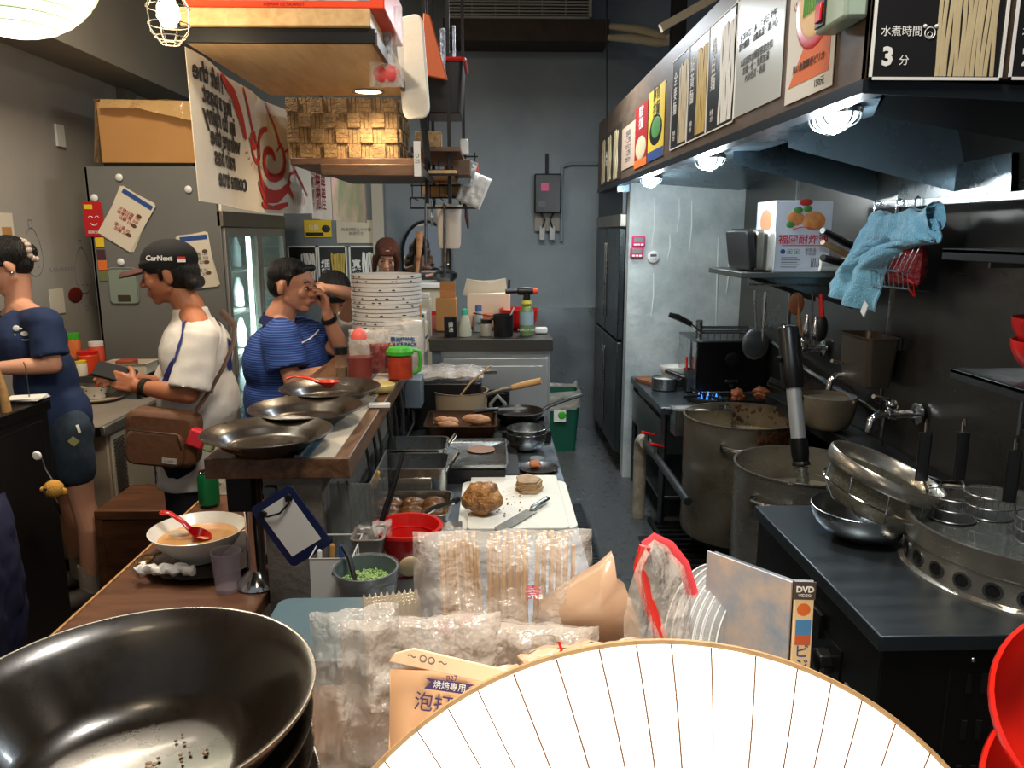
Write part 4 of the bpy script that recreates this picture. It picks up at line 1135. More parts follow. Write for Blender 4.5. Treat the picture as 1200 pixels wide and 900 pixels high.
for k in range(26):
    a = PI + (k - 13) * 0.24
    mb.lathe([(0, 0), (0.015, 0)], seg=14, T=Matrix.Rotation(a, 4, 'Z') @ Matrix.Translation((Rr + 0.0006, 0, 0.038)) @ Matrix.Rotation(PI / 2, 4, 'Y'))
mb.build('vent_holes', cast_iron, t)
wire = M('basket_wire', (150, 152, 150), 0.3, 0.9)
def noodle_basket(x, y, a, lb):
    t = thing('noodle_basket', lb, 'noodle basket', (x, y, 0.89), a)
    mb = MB()
    for z, r in ((0.06, 0.062), (0.03, 0.06), (0.0, 0.056)): mb.tube([(r * math.cos(k * PI / 10), r * math.sin(k * PI / 10), z) for k in range(20)], 0.002, 5, closed=True)
    for k in range(12): b = k * PI / 6; mb.tube([(0.062 * math.cos(b), 0.062 * math.sin(b), 0.06), (0.056 * math.cos(b), 0.056 * math.sin(b), 0)], 0.001, 4)
    mb.build('basket', wire, t)
    MB().lathe([(0, 0), (0.055, 0)], c=(0, 0, 0.0), seg=24).build('mesh_floor', steel_dk, t)
    h = MB().tube([(0.062, 0, 0.06), (0.075, 0, 0.10), (0.08, 0, 0.13)], 0.004, 6).build('handle', chrome, t)
    MB().prism(rrect(0.03, 0.014, 0.005), 0.0, 0.13, Matrix.Translation((0.08, 0, 0.09))).build('grip', black_plastic, h)
    MB().tube([(0.08, -0.01, 0.21), (0.08, -0.014, 0.245), (0.08, 0.0, 0.255), (0.08, 0.008, 0.24)], 0.003, 6).build('hook', chrome, h)
    return t
nb = noodle_basket(1.20, 1.88, 2.8, 'noodle basket with black grip nearest the steel bowl, in boiler')
q = P(1160, 600, Z=0.92)
dup(nb, (1.31, 1.90, 0.888), 2.9, 'noodle basket second from the left in the round boiler')
dup(nb, (1.33, 1.72, 0.886), 2.7, 'noodle basket at the right in the round boiler')
dup(nb, (1.46, 1.83, 0.888), 1.4, 'noodle basket against the wall at photo right edge')
# steel bowl with sieve leaning in it
t = thing('mixing_bowl', 'wide steel mixing bowl on the boiler bench holding a sieve', 'bowl', (1.01, 1.97, 0.802))
bowl_mb(0.135, 0.085, 0.35, 0.002, 1.6).build('bowl', steel, t)
sv = thing('sieve', 'large round wire sieve tilted in the steel mixing bowl', 'sieve', (1.045, 1.99, 0.91), rot=(R(10), R(18), 0.2))
sv.scale = (1.13, 1.13, 1.13)
MB().lathe([(0.135, 0.045), (0.139, 0.05), (0.139, 0.075), (0.135, 0.08), (0.130, 0.075), (0.125, 0.045)], closed=True, seg=48).build('rim', brush_steel, sv)
MB().lathe([(0.125, 0.045), (0.118, 0.0), (0.105, -0.028), (0.06, -0.045), (0, -0.05)], seg=40).build('mesh', M('sieve_mesh', (120, 116, 98), 0.45, 0.7, alpha=0.8, bump=1.5, bs=260, var=0.3, vs=120), sv)
mb = MB()
for k in range(9):
    a = k * 2 * PI / 9
    mb.tube([(0.128 * math.cos(a), 0.128 * math.sin(a), 0.045), (0.127 * math.cos(a + 0.1), 0.127 * math.sin(a + 0.1), 0.0), (0.1 * math.cos(a + 0.3), 0.1 * math.sin(a + 0.3), -0.034), (0.06 * math.cos(a + 0.45), 0.06 * math.sin(a + 0.45), -0.048)], 0.0018, 5)
mb.tube([(0.127 * math.cos(k * PI / 16), 0.127 * math.sin(k * PI / 16), 0.005) for k in range(32)], 0.002, 5, closed=True)
mb.build('support_wires', chrome, sv)
h = MB().tube([(0.128, -0.01, 0.065), (0.17, -0.01, 0.075), (0.24, 0.0, 0.085)], [0.006, 0.009, 0.006], 8).build('handle', chrome, sv)
MB().tube([(0.12, 0.03, 0.078), (0.16, 0.0, 0.085), (0.12, -0.04, 0.078)], 0.003, 6).build('hook_loop', chrome, sv)
# green bin
t = thing('waste_bin', 'dark green waste bin with clear liner by the steel back panel', 'bin', (0.50, 5.72, 0))
mb = MB(); s0 = rrect(0.24, 0.28, 0.03, 4); s1 = rrect(0.30, 0.34, 0.04, 4); n = len(s0)
mb.add([(x, y, 0.0) for x, y in s0] + [(x, y, 0.44) for x, y in s1] + [(x * 0.97, y * 0.97, 0.44) for x, y in s1] + [(x * 0.96, y * 0.96, 0.02) for x, y in s0],
       [(i, (i + 1) % n, n + (i + 1) % n, n + i) for i in range(n)] + [(n + i, n + (i + 1) % n, 2 * n + (i + 1) % n, 2 * n + i) for i in range(n)] + [(2 * n + i, 2 * n + (i + 1) % n, 3 * n + (i + 1) % n, 3 * n + i) for i in range(n)] + [list(range(n))[::-1], list(range(3 * n, 4 * n))])
mb.build('body', bin_green, t)
mb = MB()
def liner(u, v):
    a = u * 2 * PI; i = u * n; k = int(i) % n; g = i - int(i)
    x = s1[k][0] * (1 - g) + s1[(k + 1) % n][0] * g; y = s1[k][1] * (1 - g) + s1[(k + 1) % n][1] * g
    sc = 1.03 + 0.02 * noise.noise(V((a * 3, v * 5, 0)))
    return (x * sc, y * sc, 0.335 + 0.015 * math.sin(a * 4) + (0.14 - 0.0) * v)
mb.sheet(liner, 80, 10); mb.build('liner', film_thick, t)
MB().box(-0.05, 0.04, -0.178, -0.168, 0.24, 0.33).build('sticker', white_plastic, t); MB().sphere((0.01, -0.18, 0.29), (0.03, 0.004, 0.03), 14, 8).build('recycle_mark', green_plastic, t)
# ================================================================ PREP COUNTER (kitchen side, left)
CZ = 0.80
ctr = M('counter_steel', (120, 128, 134), 0.34, 0.88, var=0.12, vs=10, rvar=0.1)
t = thing('prep_counter', 'long low stainless steel prep counter running along the bar', 'counter', (-0.41, 0.95, 0))
MB().prism([(0.13, 0), (0.65, 0), (0.65, 2.5), (0, 2.5), (0, 0.86), (0.13, 0.86)], 0.77, 0.80).build('worktop', ctr, t, bev=0.003)
MB().box(0.14, 0.62, 0.01, 2.49, 0.12, 0.77).build('cabinet', steel_dk, t, bev=0.003)
MB().box(0.0, 0.012, 0.9, 2.5, 0.80, 0.86).build('upstand', steel_dk, t)
MB().box(0.62, 0.632, 0.3, 0.9, 0.16, 0.74).build('door', steel, t, bev=0.003)
MB().box(0.62, 0.632, 1.0, 1.6, 0.16, 0.74).build('door', steel, t, bev=0.003)
leg4(t, 0.05, 0.58, 0.05, 2.44, 0.12)
# tall undercounter fridge / cabinet at far end
t = thing('steel_cabinet', 'square stainless cabinet with dark top at far end of counter', 'cabinet', (-0.28, 3.47, 0))
steel_lt = M('satin_steel', (176, 182, 184), 0.38, 0.6, var=0.06, vs=6)
MB().box(0, 0.545, 0.04, 0.72, 0.1, 1.09).build('body', steel_lt, t, bev=0.004)
MB().box(-0.01, 0.555, -0.0, 0.74, 1.09, 1.145).build('top', M('cabinet_top', (78, 76, 72), 0.4, 0.7), t, bev=0.003)
MB().box(0.045, 0.535, 0.018, 0.04, 0.2, 1.06).build('door', steel_lt, t, bev=0.008)
MB().box(0.07, 0.51, 0.012, 0.02, 0.30, 1.02).build('door_panel', steel_lt, t, bev=0.003)
MB().box(0.08, 0.30, 0.006, 0.014, 0.985, 1.0).build('handle', chrome, t, bev=0.003)
MB().box(0.0, 0.04, 0.02, 0.04, 0.1, 1.09).build('side_post', M('post_grey', (96, 110, 116), 0.5, 0.4), t)
leg4(t, 0.05, 0.5, 0.1, 0.68, 0.1)
CT = 1.147   # cabinet top
def at(px, py, z): q = P(px, py, Z=z); return (q.x, q.y, z)
# things on the cabinet top
def onc(px, y=3.56): return (P(px, 400, Y=y).x, y, CT)
t = thing('blow_torch', 'black blow torch head on a green gas canister on cabinet', 'blow torch', onc(617, 3.60))
MB().lathe([(0, 0), (0.032, 0), (0.033, 0.005), (0.033, 0.115), (0.024, 0.135), (0.012, 0.14), (0, 0.14)], seg=28).build('canister', M('canister_green', (112, 140, 92), 0.35, 0.2), t)
MB().lathe([(0.0335, 0.05), (0.0335, 0.11)], seg=28).build('blue_label', M('label_blue', (140, 168, 180), 0.5), t)
text('TORCH GAS', 0.016, ink_white, t, (0, -0.0345, 0.028), name='canister_writing')
MB().lathe([(0, 0.14), (0.022, 0.14), (0.026, 0.15), (0.020, 0.165), (0, 0.165)], seg=20).build('collar', M('torch_yellow', (190, 180, 60), 0.4), t)
b = MB().capsule((0, 0, 0.165), (0, 0, 0.205), 0.018, 0.014).build('valve_body', black_plastic, t)
MB().tube([(0.03, 0, 0.207), (0.0, 0, 0.207), (-0.04, 0, 0.206), (-0.045, 0, 0.206), (-0.10, 0, 0.205)], [0.016, 0.02, 0.018, 0.010, 0.012], 12).build('nozzle', black_plastic, b)
MB().cyl((0.03, 0, 0.207), (0.052, 0, 0.207), 0.016, 0.014).build('orange_knob', orange_red, b)
tag(bowl_mb(0.10, 0.10, 0.4, 0.003).build('red_bowl', red_plastic, loc=onc(608, 3.85)), 'deep red bowl behind the blow torch on the steel cabinet', 'bowl')
t = thing('black_mug', 'black mug with white spoon between jar and blow torch', 'mug', onc(590, 3.58))
MB().lathe([(0, 0), (0.045, 0), (0.048, 0.1), (0.044, 0.1), (0.041, 0.006), (0, 0.005)], seg=28).build('cup', black_plastic, t)
MB().tube([(0.01, 0, 0.05), (0.05, 0, 0.13)], [0.006, 0.01], 8, flat=0.4).build('spoon', white_plastic, t)
MB().tube([(-0.046, 0, 0.08), (-0.07, 0, 0.07), (-0.07, 0, 0.04), (-0.047, 0, 0.025)], 0.006, 8).build('handle', black_plastic, t)
t = thing('spice_jar', 'squat glass spice jar with black lid beside the black mug', 'jar', onc(570, 3.58))
MB().lathe([(0, 0), (0.026, 0), (0.028, 0.05), (0.022, 0.06), (0, 0.06)], seg=22).build('jar', M('spice_glass', (150, 146, 132), 0.3), t)
MB().lathe([(0, 0.06), (0.026, 0.06), (0.026, 0.078), (0, 0.08)], seg=22).build('lid', black_plastic, t)
t = thing('squeeze_bottle', 'pale squeeze bottle with teal cap on the steel cabinet', 'bottle', onc(545, 3.57))
MB().lathe([(0, 0), (0.03, 0), (0.031, 0.03), (0.02, 0.085), (0.013, 0.10), (0, 0.1)], seg=24).build('bottle', M('milky_plastic', (176, 178, 160), 0.3), t)
MB().lathe([(0, 0.1), (0.015, 0.1), (0.014, 0.125), (0, 0.13)], seg=20).build('cap', teal_plastic, t)
t = thing('squeeze_bottle', 'pale squeeze bottle with blue cap behind the teal-capped one', 'bottle', onc(561, 3.75))
MB().lathe([(0, 0), (0.026, 0), (0.027, 0.03), (0.018, 0.085), (0.013, 0.10), (0, 0.1)], seg=24).build('bottle', M('milky_plastic2', (160, 168, 170), 0.3), t)
MB().lathe([(0, 0.1), (0.017, 0.1), (0.016, 0.128), (0, 0.13)], seg=20).build('cap', blue_plastic, t)
t = thing('soy_bottle', 'black labelled sauce bottle left on the steel cabinet', 'bottle', onc(528, 3.57))
MB().lathe([(0, 0), (0.03, 0), (0.03, 0.09), (0.0, 0.09)], seg=24).build('bottle', black_plastic, t)
text('醬\n油', 0.024, ink_white, t, (0.004, -0.032, 0.045), name='label_writing')
t = thing('wooden_box', 'orange-brown open box of chopsticks behind the black bottle', 'box', onc(524, 3.80))
MB().box(-0.05, 0.05, -0.04, 0.04, 0, 0.16).build('box', cardboard, t, bev=0.003)
MB().box(-0.03, 0.045, -0.02, 0.0, 0.12, 0.24).build('insert', wood('insert_wood', (186, 122, 66), (150, 96, 52)), t)
t = thing('paper_box', 'cream open box of bills and papers behind the squeeze bottles', 'box', onc(573, 3.98))
MB().box(-0.11, 0.11, -0.07, 0.07, 0.0, 0.17).build('box', M('cream_box', (222, 204, 178), 0.7), t, bev=0.004)
for k in range(4): MB().cbox((-0.06 + k * 0.03, -0.02 + 0.02 * k, 0.19), (0.13, 0.002, 0.09), rot=(0.3, 0.2 - 0.12 * k, 0.2)).build('paper_sheet', paper_warm, t)
MB().tube([(0.10, -0.05, 0.14), (0.105, -0.05, 0.24)], 0.006, 8).build('pen', black_plastic, t)
tag(MB().box(-0.05, 0.05, -0.04, 0.04, 0, 0.07).build('orange_carton', ink_orange, loc=onc(566, 3.68 + 0.2), bev=0.003), 'orange carton half hidden behind bottles on the cabinet', 'carton')
t = thing('chopstick', 'dark red chopsticks lying slanted across the cabinet bottles', 'chopsticks', onc(572, 3.66)); MB().tube([(-0.07, 0, 0.10), (0.07, 0.0, 0.07)], 0.003, 6).build('stick', M('lacquer', (110, 40, 24), 0.4), t); MB().tube([(-0.07, 0.01, 0.095), (0.07, 0.01, 0.078)], 0.003, 6).build('stick', ink, t)
tag(MB().box(-0.03, 0.03, -0.02, 0.02, 0, 0.03).build('white_tub', white_plastic, loc=onc(634, 3.66), bev=0.008), 'tiny white tub right of the blow torch', 'tub')
# ---- cookware behind: black covered tub + jug
t = thing('black_tub', 'black lidded tub covered with plastic against the steel cabinet', 'tub', (-0.20, 3.28, CZ + 0.001))
MB().prism(rrect(0.30, 0.22, 0.03), 0, 0.20).build('body', black_plastic, t, bev=0.006)
mb = MB(); pillow(mb, 0.32, 0.24, 0.05, 3, 0.2, 20, 16, T=Matrix.Rotation(PI / 2, 4, 'X')); mb.build('plastic_cover', film_thick, t, loc=(0, 0, 0.225))
pot_enamel = M('worn_enamel', (150, 134, 108), 0.45, var=0.18, vs=7)
t = thing('sauce_pot', 'beige saucepan of brown sauce with long wooden handle on counter', 'saucepan', (-0.14, 3.22, CZ + 0.045))
MB().lathe([(0, 0), (0.108, 0), (0.112, 0.004), (0.116, 0.115), (0.120, 0.118), (0.114, 0.118), (0.108, 0.008), (0, 0.006)], seg=48).build('pan', pot_enamel, t)
MB().lathe([(0, 0), (0.112, 0)], c=(0, 0, 0.095), seg=32).build('sauce', M('brown_sauce', (120, 72, 34), 0.2, coat=0.4), t)
h = MB().tube([(0.11, -0.03, 0.10), (0.17, -0.05, 0.125), (0.23, -0.06, 0.14)], [0.009, 0.011, 0.012], 10).build('handle', alu, t)
MB().tube([(0.22, -0.06, 0.138), (0.28, -0.07, 0.155), (0.34, -0.08, 0.17)], [0.012, 0.015, 0.014], 12).build('wooden_grip', wood('grip_wood', (206, 166, 112), (176, 132, 82)), h)
t = tag(MB().tube([(0, 0, 0), (0.07, -0.02, 0.09), (0.15, -0.03, 0.16)], [0.006, 0.008, 0.007], 8, flat=0.6).build('spatula', wood('spatula_wood', (200, 176, 136), (176, 146, 104)), loc=(-0.16, 3.17, CZ + 0.12)), 'pale wooden spatula standing in the beige saucepan', 'spatula')
# burners under pot
t = thing('stove_burner', 'black gas burner block beneath the beige saucepan', 'burner', (-0.14, 3.20, CZ)); MB().box(-0.14, 0.10, -0.10, 0.10, 0, 0.040).build('block', cast_iron, t, bev=0.004)
MB().lathe([(0.05, 0.035), (0.07, 0.035), (0.07, 0.044), (0.05, 0.044)], closed=True, seg=20).build('ring', cast_iron, t)
# baking tray with pork
t = thing('tray_burner', 'black gas burner block under the greasy roasting tray', 'burner', (-0.125, 2.96, CZ)); MB().box(-0.14, 0.16, -0.12, 0.13, 0, 0.045).build('block', cast_iron, t, bev=0.006)
MB().tube([(0.16, 0, 0.03), (0.20, 0, 0.03)], 0.008, 8).build('gas_tap', black_plastic, t)
tray_b = M('burnt_tray', (74, 48, 30), 0.35, 0.6, col2=(34, 22, 14), vs=8)
t = thing('roasting_tray', 'greasy brown roasting tray with meat slices on the burner', 'tray', (-0.125, 2.95, CZ + 0.048))
tray_mb(0.27, 0.26, 0.055, 0.02, taper=0.02).build('tray', tray_b, t)
MB().lathe([(0, 0), (0.12, 0)], c=(0, 0, 0.025), seg=4, T=Matrix.Rotation(PI / 4, 4, 'Z')).build('sauce', M('dark_sauce', (60, 34, 18), 0.15, coat=0.6), t)
meat = M('roast_pork', (186, 140, 100), 0.45, col2=(150, 96, 60), vs=30, bump=0.5, bs=60)
def blob(name, r, m, loc, seed, amp=0.25, fr=8, label=None, cat=None, group=None, parent=None, rot=None, seg=28, rings=20):
    mb = MB(); mb.sphere((0, 0, 0), r, seg, rings)
    rr = max(r)
    for v in mb.v:
        n = noise.noise(v / rr * 1.6 + V((seed, 0, 0))) + 0.5 * noise.noise(v / rr * 4 + V((0, seed, 0)))
        v += v.normalized() * n * amp * min(r)
    o = mb.build(name, m, parent, loc=loc, smooth=60, rot=rot)
    if cat: tag(o, label, cat, group)
    return o
for k, (dx, dy, rz, s, lb) in enumerate(((0.06, 0.02, 0.3, 1.2, 'thick pale slice of pork propped in the roasting tray'), (-0.06, 0.0, 0.0, 1.0, 'long brown strip of pork left in the roasting tray'), (-0.05, -0.06, 0.1, 0.8, 'thin strip of pork at the front of the roasting tray'))):
    blob('pork_slice', (0.05 * s, 0.02 * s, 0.018 * s), meat, (-0.125 + dx, 2.95 + dy, CZ + 0.048 + 0.045), k, label=lb, cat='meat', rot=(0.2, 0.1, rz))
# frying pans
def frypan(name, lb, loc, R_, h, m, ang, hl, rise=0.06):
    t = thing(name, lb, 'frying pan', loc, ang)
    MB().lathe([(0, 0), (R_ * 0.75, 0), (R_ * 0.82, 0.004), (R_, h), (R_ + 0.003, h + 0.001), (R_ - 0.003, h + 0.002), (R_ * 0.8, 0.007), (0, 0.005)], seg=44).build('pan', m, t)
    hd = MB().tube([(R_ - 0.005, 0, h * 0.8), (R_ + 0.03, 0, h + 0.012)], [0.008, 0.008], 8).build('handle', chrome, t)
    MB().tube([(R_ + 0.02, 0, h + 0.008), (R_ + hl * 0.5, 0, h + rise * 0.6), (R_ + hl, 0, h + rise)], [0.010, 0.013, 0.010], 10, flat=0.7).build('grip', black_plastic, hd)
    return t
t = thing('portable_stove', 'flat black portable stove under the two small frying pans', 'stove', (0.12, 3.09, CZ)); MB().box(-0.13, 0.11, -0.14, 0.12, 0, 0.05).build('body', black_plastic, t, bev=0.006)
mb = MB()
for k in range(4): a = k * PI / 2 + 0.4; mb.cbox((0.07 * math.cos(a), 0.07 * math.sin(a), 0.058), (0.06, 0.008, 0.016), rot=(0, 0, a))
mb.build('pan_support', cast_iron, t)
frypan('frying_pan', 'small blackened frying pan with handle pointing right over floor', (0.105, 3.08, CZ + 0.068), 0.105, 0.035, M('pan_side', (46, 42, 38), 0.35, 0.5, var=0.3, vs=20), 0.25, 0.17, 0.05)
t = thing('flat_spatula', 'wide flat steel spatula lying across the small frying pan', 'spatula', (0.02, 3.03, CZ + 0.118), 0.15)
MB().prism([(0.0, -0.02), (0.10, -0.028), (0.12, 0.0), (0.10, 0.028), (0.0, 0.02)], 0, 0.003).build('blade', steel, t)
MB().tube([(0.0, 0, 0.002), (-0.06, 0, 0.0), (-0.10, 0, -0.005)], [0.008, 0.010, 0.010], 8).build('handle', black_plastic, t)
# white jug
t = thing('plastic_jug', 'white plastic jug handle showing beside the beige saucepan', 'jug', (0.02, 3.33, CZ + 0.001))
MB().lathe([(0, 0), (0.05, 0), (0.055, 0.13), (0.05, 0.13), (0.046, 0.005), (0, 0.004)], seg=24).build('body', black_plastic, t)
MB().tube([(-0.03, -0.055, 0.02), (-0.03, -0.06, 0.09), (0.0, -0.065, 0.125), (0.03, -0.06, 0.09), (0.03, -0.055, 0.02)], 0.009, 8).build('handle', M('jug_handle', (150, 152, 150), 0.4), t)
# steel bowls, two nested
b = bowl_mb(0.076, 0.07, 0.35, 0.002, 1.8).build('steel_bowl', steel, loc=at(617, 527, CZ + 0.002)); tag(b, 'small steel bowl, lower of the nested pair on counter', 'bowl')
c = b.copy(); COL.objects.link(c); c.location.z += 0.018; c['label'] = 'small steel bowl, upper of the nested pair on counter'
t = thing('black_strip', 'black perforated rubber strip along the counter seam', 'mat', at(597, 540, CZ + 0.001)); MB().box(-0.03, 0.03, -0.22, 0.25, 0, 0.02).build('strip', rubber, t)
# small black plate with orange food
q = at(631, 551, CZ + 0.001)
t = tag(MB().lathe([(0, 0), (0.05, 0), (0.07, 0.01), (0.07, 0.012), (0.048, 0.005), (0, 0.004)], seg=36).build('black_plate', black_glaze, loc=q), 'small round black plate near the chopping board', 'plate')
blob('salmon_piece', (0.022, 0.018, 0.014), M('orange_food', (214, 130, 80), 0.4), (q[0] - 0.012, q[1] + 0.01, q[2] + 0.02), 3, label='orange lump of food on the small black plate', cat='food')
tag(MB().lathe([(0.0, 0.0), (0.02, 0.0), (0.026, 0.012), (0.022, 0.012), (0, 0.004)], seg=24).build('glass_dish', glass_thin, loc=(q[0] - 0.005, q[1] + 0.012, q[2] + 0.03)), 'tiny clear dish resting on the orange food', 'dish')
# flat tray on black box
q = at(558, 546, CZ)
t = thing('black_crate', 'black low crate under the flat steel tray', 'crate', (-0.075, 2.60, CZ)); MB().box(-0.115, 0.115, -0.15, 0.17, 0, 0.05).build('body', black_plastic, t, bev=0.005)
t = thing('flat_tray', 'flat shallow steel tray lying on the black crate', 'tray', (-0.075, 2.61, CZ + 0.051))
tray_mb(0.24, 0.33, 0.016, 0.01, lip=0.004).build('tray', steel, t); blob('grease_stain', (0.05, 0.05, 0.0012), M('grease', (150, 120, 106), 0.3), (0.03, 0.05, 0.0085), 1, parent=t)
# GN pans
def gn(lb, x, y, w, d, h, z, sauce=None, lvl=0.4):
    t = thing('gastronorm_pan', lb, 'food pan', (x, y, z))
    tray_mb(w, d, h, 0.025, taper=0.012, lip=0.006).build('pan', steel, t)
    MB().prism([(-w * 0.28, 0), (w * 0.28, 0), (w * 0.28, h * 0.6), (-w * 0.28, h * 0.6)], 0, 0.003, Matrix.Translation((0, -d / 2 + 0.001, h * 0.15)) @ Matrix.Rotation(PI / 2, 4, 'X')).build('embossed_panel', brush_steel, t, bev=0.002)
    if sauce: MB().prism(rrect(w - 0.014, d - 0.014, 0.02), h * lvl, h * lvl + 0.002).build('sauce', sauce, t)
    return t
gs = M('dark_marinade', (40, 26, 16), 0.2, coat=0.3)
gn('deep steel food pan nearer of the pair beside the bar', -0.245, 2.33, 0.20, 0.17, 0.115, CZ + 0.002, gs, 0.2)
gn('deep steel food pan farther of the pair beside the bar', -0.26, 2.54, 0.20, 0.17, 0.115, CZ + 0.002, gs, 0.3)
for k, (x, y, lb) in enumerate(((-0.17, 2.27, 'steel ladle handle leaning out of the nearer deep pan'), (-0.19, 2.50, 'steel ladle handle leaning out of the farther deep pan'))):
    tag(MB().tube([(0, 0, 0), (0.03, 0.04, 0.06), (0.06, 0.07, 0.10)], [0.004, 0.005, 0.007], 6).build('ladle', chrome, loc=(x, y, CZ + 0.04)), lb, 'ladle')
t = gn('shallow steel pan of brown stewed meat near the red tub', -0.235, 2.10, 0.22, 0.20, 0.06, CZ + 0.002, M('stew_sauce', (106, 78, 30), 0.15, coat=0.5), 0.5)
stew = M('stewed_meat', (112, 74, 34), 0.35, col2=(66, 40, 18), vs=20)
for k in range(6):
    blob('stewed_meat', (0.035, 0.03, 0.02), stew, (-0.235 + (-0.06 + (k % 3) * 0.06), 2.065 + (k // 3) * 0.07, CZ + 0.045), k, label='brown lump of stewed meat in the shallow pan', cat='meat', group='stewed meat in the shallow pan')
# boards
for k, (pts, z, lb) in enumerate((((0.34, 0.44, 0.03), CZ + 0.001, 'thin white chopping board, lower and wider of two'), ((0.285, 0.47, 0.015), CZ + 0.012, 'white chopping board, upper one carrying the roast'))):
    w_, d_, r_ = pts
    q = (0.068, 2.235 - 0.0 * k, z)
    tag(MB().prism(rrect(w_, d_ - 0.02 * (1 - k), r_), 0, 0.010).build('chopping_board', board_plastic, loc=q, bev=0.002), lb, 'chopping board')
BZ = CZ + 0.0225
roast = M('braised_roast', (208, 152, 86), 0.3, col2=(122, 68, 26), vs=34, bump=2.2, bs=60, coat=0.25)
q = at(565, 605, BZ)
blob('pork_roast', (0.056, 0.056, 0.048), roast, (q[0], q[1] + 0.03, BZ + 0.046), 2.3, amp=0.24, label='golden brown round braised pork roast on the chopping board', cat='meat', seg=48, rings=32)
for k in range(6):
    mb = MB(); mb.prism([(0.042 * math.cos(a) * (1 + 0.12 * math.sin(3 * a + k)), 0.036 * math.sin(a) * (1 + 0.1 * math.sin(5 * a + k))) for a in [i * PI / 12 for i in range(24)]], 0, 0.006)
    q = at(620, 578, BZ)
    tag(mb.build('pork_slice', M('pork_slice_m%d' % k, (176, 148, 106), 0.5, col2=(140, 106, 68), vs=40) if k < 2 else bpy.data.materials['pork_slice_m%d' % (k % 2)], loc=(q[0] + 0.003 * math.sin(k * 2), q[1] + 0.02 + 0.003 * k, BZ + 0.0063 * k), rot=(0.02 * k, 0, k * 0.2), bev=0.0015),
        'slice of braised pork stacked on the right of the board', 'meat', 'stacked pork slices on the chopping board')
rnd = random.Random(2)
mb = MB()
for k in range(30): q = at(rnd.uniform(580, 612), rnd.uniform(572, 606), BZ); mb.sphere((q[0], q[1], BZ + 0.001), rnd.uniform(0.001, 0.003), 6, 4)
o = tag(mb.build('meat_crumbs', roast), 'brown meat crumbs scattered on the white board', 'crumbs', kind='stuff')
# cleaver
a = V(at(583, 622, BZ + 0.004)); b = V(at(622, 598, BZ + 0.006)); c = V(at(643, 585, BZ + 0.012)); an = math.atan2(b.y - a.y, b.x - a.x)
L1 = (b - a).length; L2 = (c - b).length
t = thing('knife', 'broad steel slicing knife lying across the chopping board', 'knife', tuple(a), an)
MB().prism([(0, -0.018), (L1, -0.020), (L1, 0.016), (0.012, 0.018), (0, 0.010)], 0, 0.0025).build('blade', brush_steel, t)
MB().tube([(L1, -0.002, 0.004), (L1 + 0.012, -0.002, 0.007), (L1 + L2, -0.002, 0.010)], [0.007, 0.010, 0.009], 10, flat=0.8).build('handle', steel, t)
# tongs & ladle near the red tub
a = V(at(480, 612, CZ + 0.07)); b = V(at(532, 588, CZ + 0.10))
t = thing('tongs', 'steel serving tongs with dark tips across the stew pan', 'tongs', tuple(a))
for s in (0, 1): MB().tube([V((0, 0.014 * s, 0)), (b - a) * 0.5 + V((0, 0.01 * s, 0.006)), (b - a)], [0.004, 0.006, 0.007], 6).build('arm', chrome, t)
MB().tube([(b - a), (b - a) * 1.12], 0.009, 8).build('end_ring', black_plastic, t)
a = V(at(515, 622, CZ + 0.03)); tag(MB().tube([(-0.05, 0, 0.01), (0.0, 0, 0.015), (0.06, 0.01, 0.012)], [0.004, 0.007, 0.011], 8).build('ladle', brush_steel, loc=tuple(a)), 'steel ladle handle lying between red tub and board', 'ladle')
a = V(at(528, 632, CZ + 0.02)); mb = MB(); pillow(mb, 0.10, 0.06, 0.05, 9, 0.3, 16, 14, T=Matrix.Rotation(PI / 2 - 0.3, 4, 'X')); tag(mb.build('plastic_wrap', film_thick, loc=(a.x, a.y, CZ + 0.02), rot=(0.1, 0, 0)), 'crumpled clear plastic wrap in front of chopping board', 'plastic wrap')
# red tub and contents
q = P(478, 622, Z=CZ + 0.09)
t = thing('red_tub', 'red plastic tub between the scallion bowl and the pork', 'tub', (q.x - 0.005, 1.85, CZ + 0.001))
MB().lathe([(0, 0), (0.060, 0), (0.064, 0.004), (0.082, 0.082), (0.090, 0.084), (0.090, 0.092), (0.081, 0.092), (0.076, 0.075), (0.060, 0.006), (0, 0.005)], seg=48).build('tub', red_plastic, t)
MB().tube([(0.0725 * math.cos(k * PI / 20), 0.0725 * math.sin(k * PI / 20), 0.060) for k in range(40)], 0.002, 6, closed=True).build('ridge', red_plastic, t)
mb = MB(); pillow(mb, 0.09, 0.11, 0.06, 12, 0.25, 18, 16); tag(mb.build('plastic_bag', film_thick, loc=(q.x - 0.085, 1.82, CZ + 0.06), rot=(0.1, 0, 0.3)), 'crumpled clear bag slumped on the left of the red tub', 'bag')
tag(MB().sphere((0, 0, 0), (0.028, 0.010, 0.030), 18, 12).build('onion', M('onion_half', (196, 172, 134), 0.5), loc=(q.x + 0.012, 1.735, CZ + 0.032), rot=(0.3, 0, 0.2)), 'pale peeled root vegetable between scallion bowl and red tub', 'vegetable')
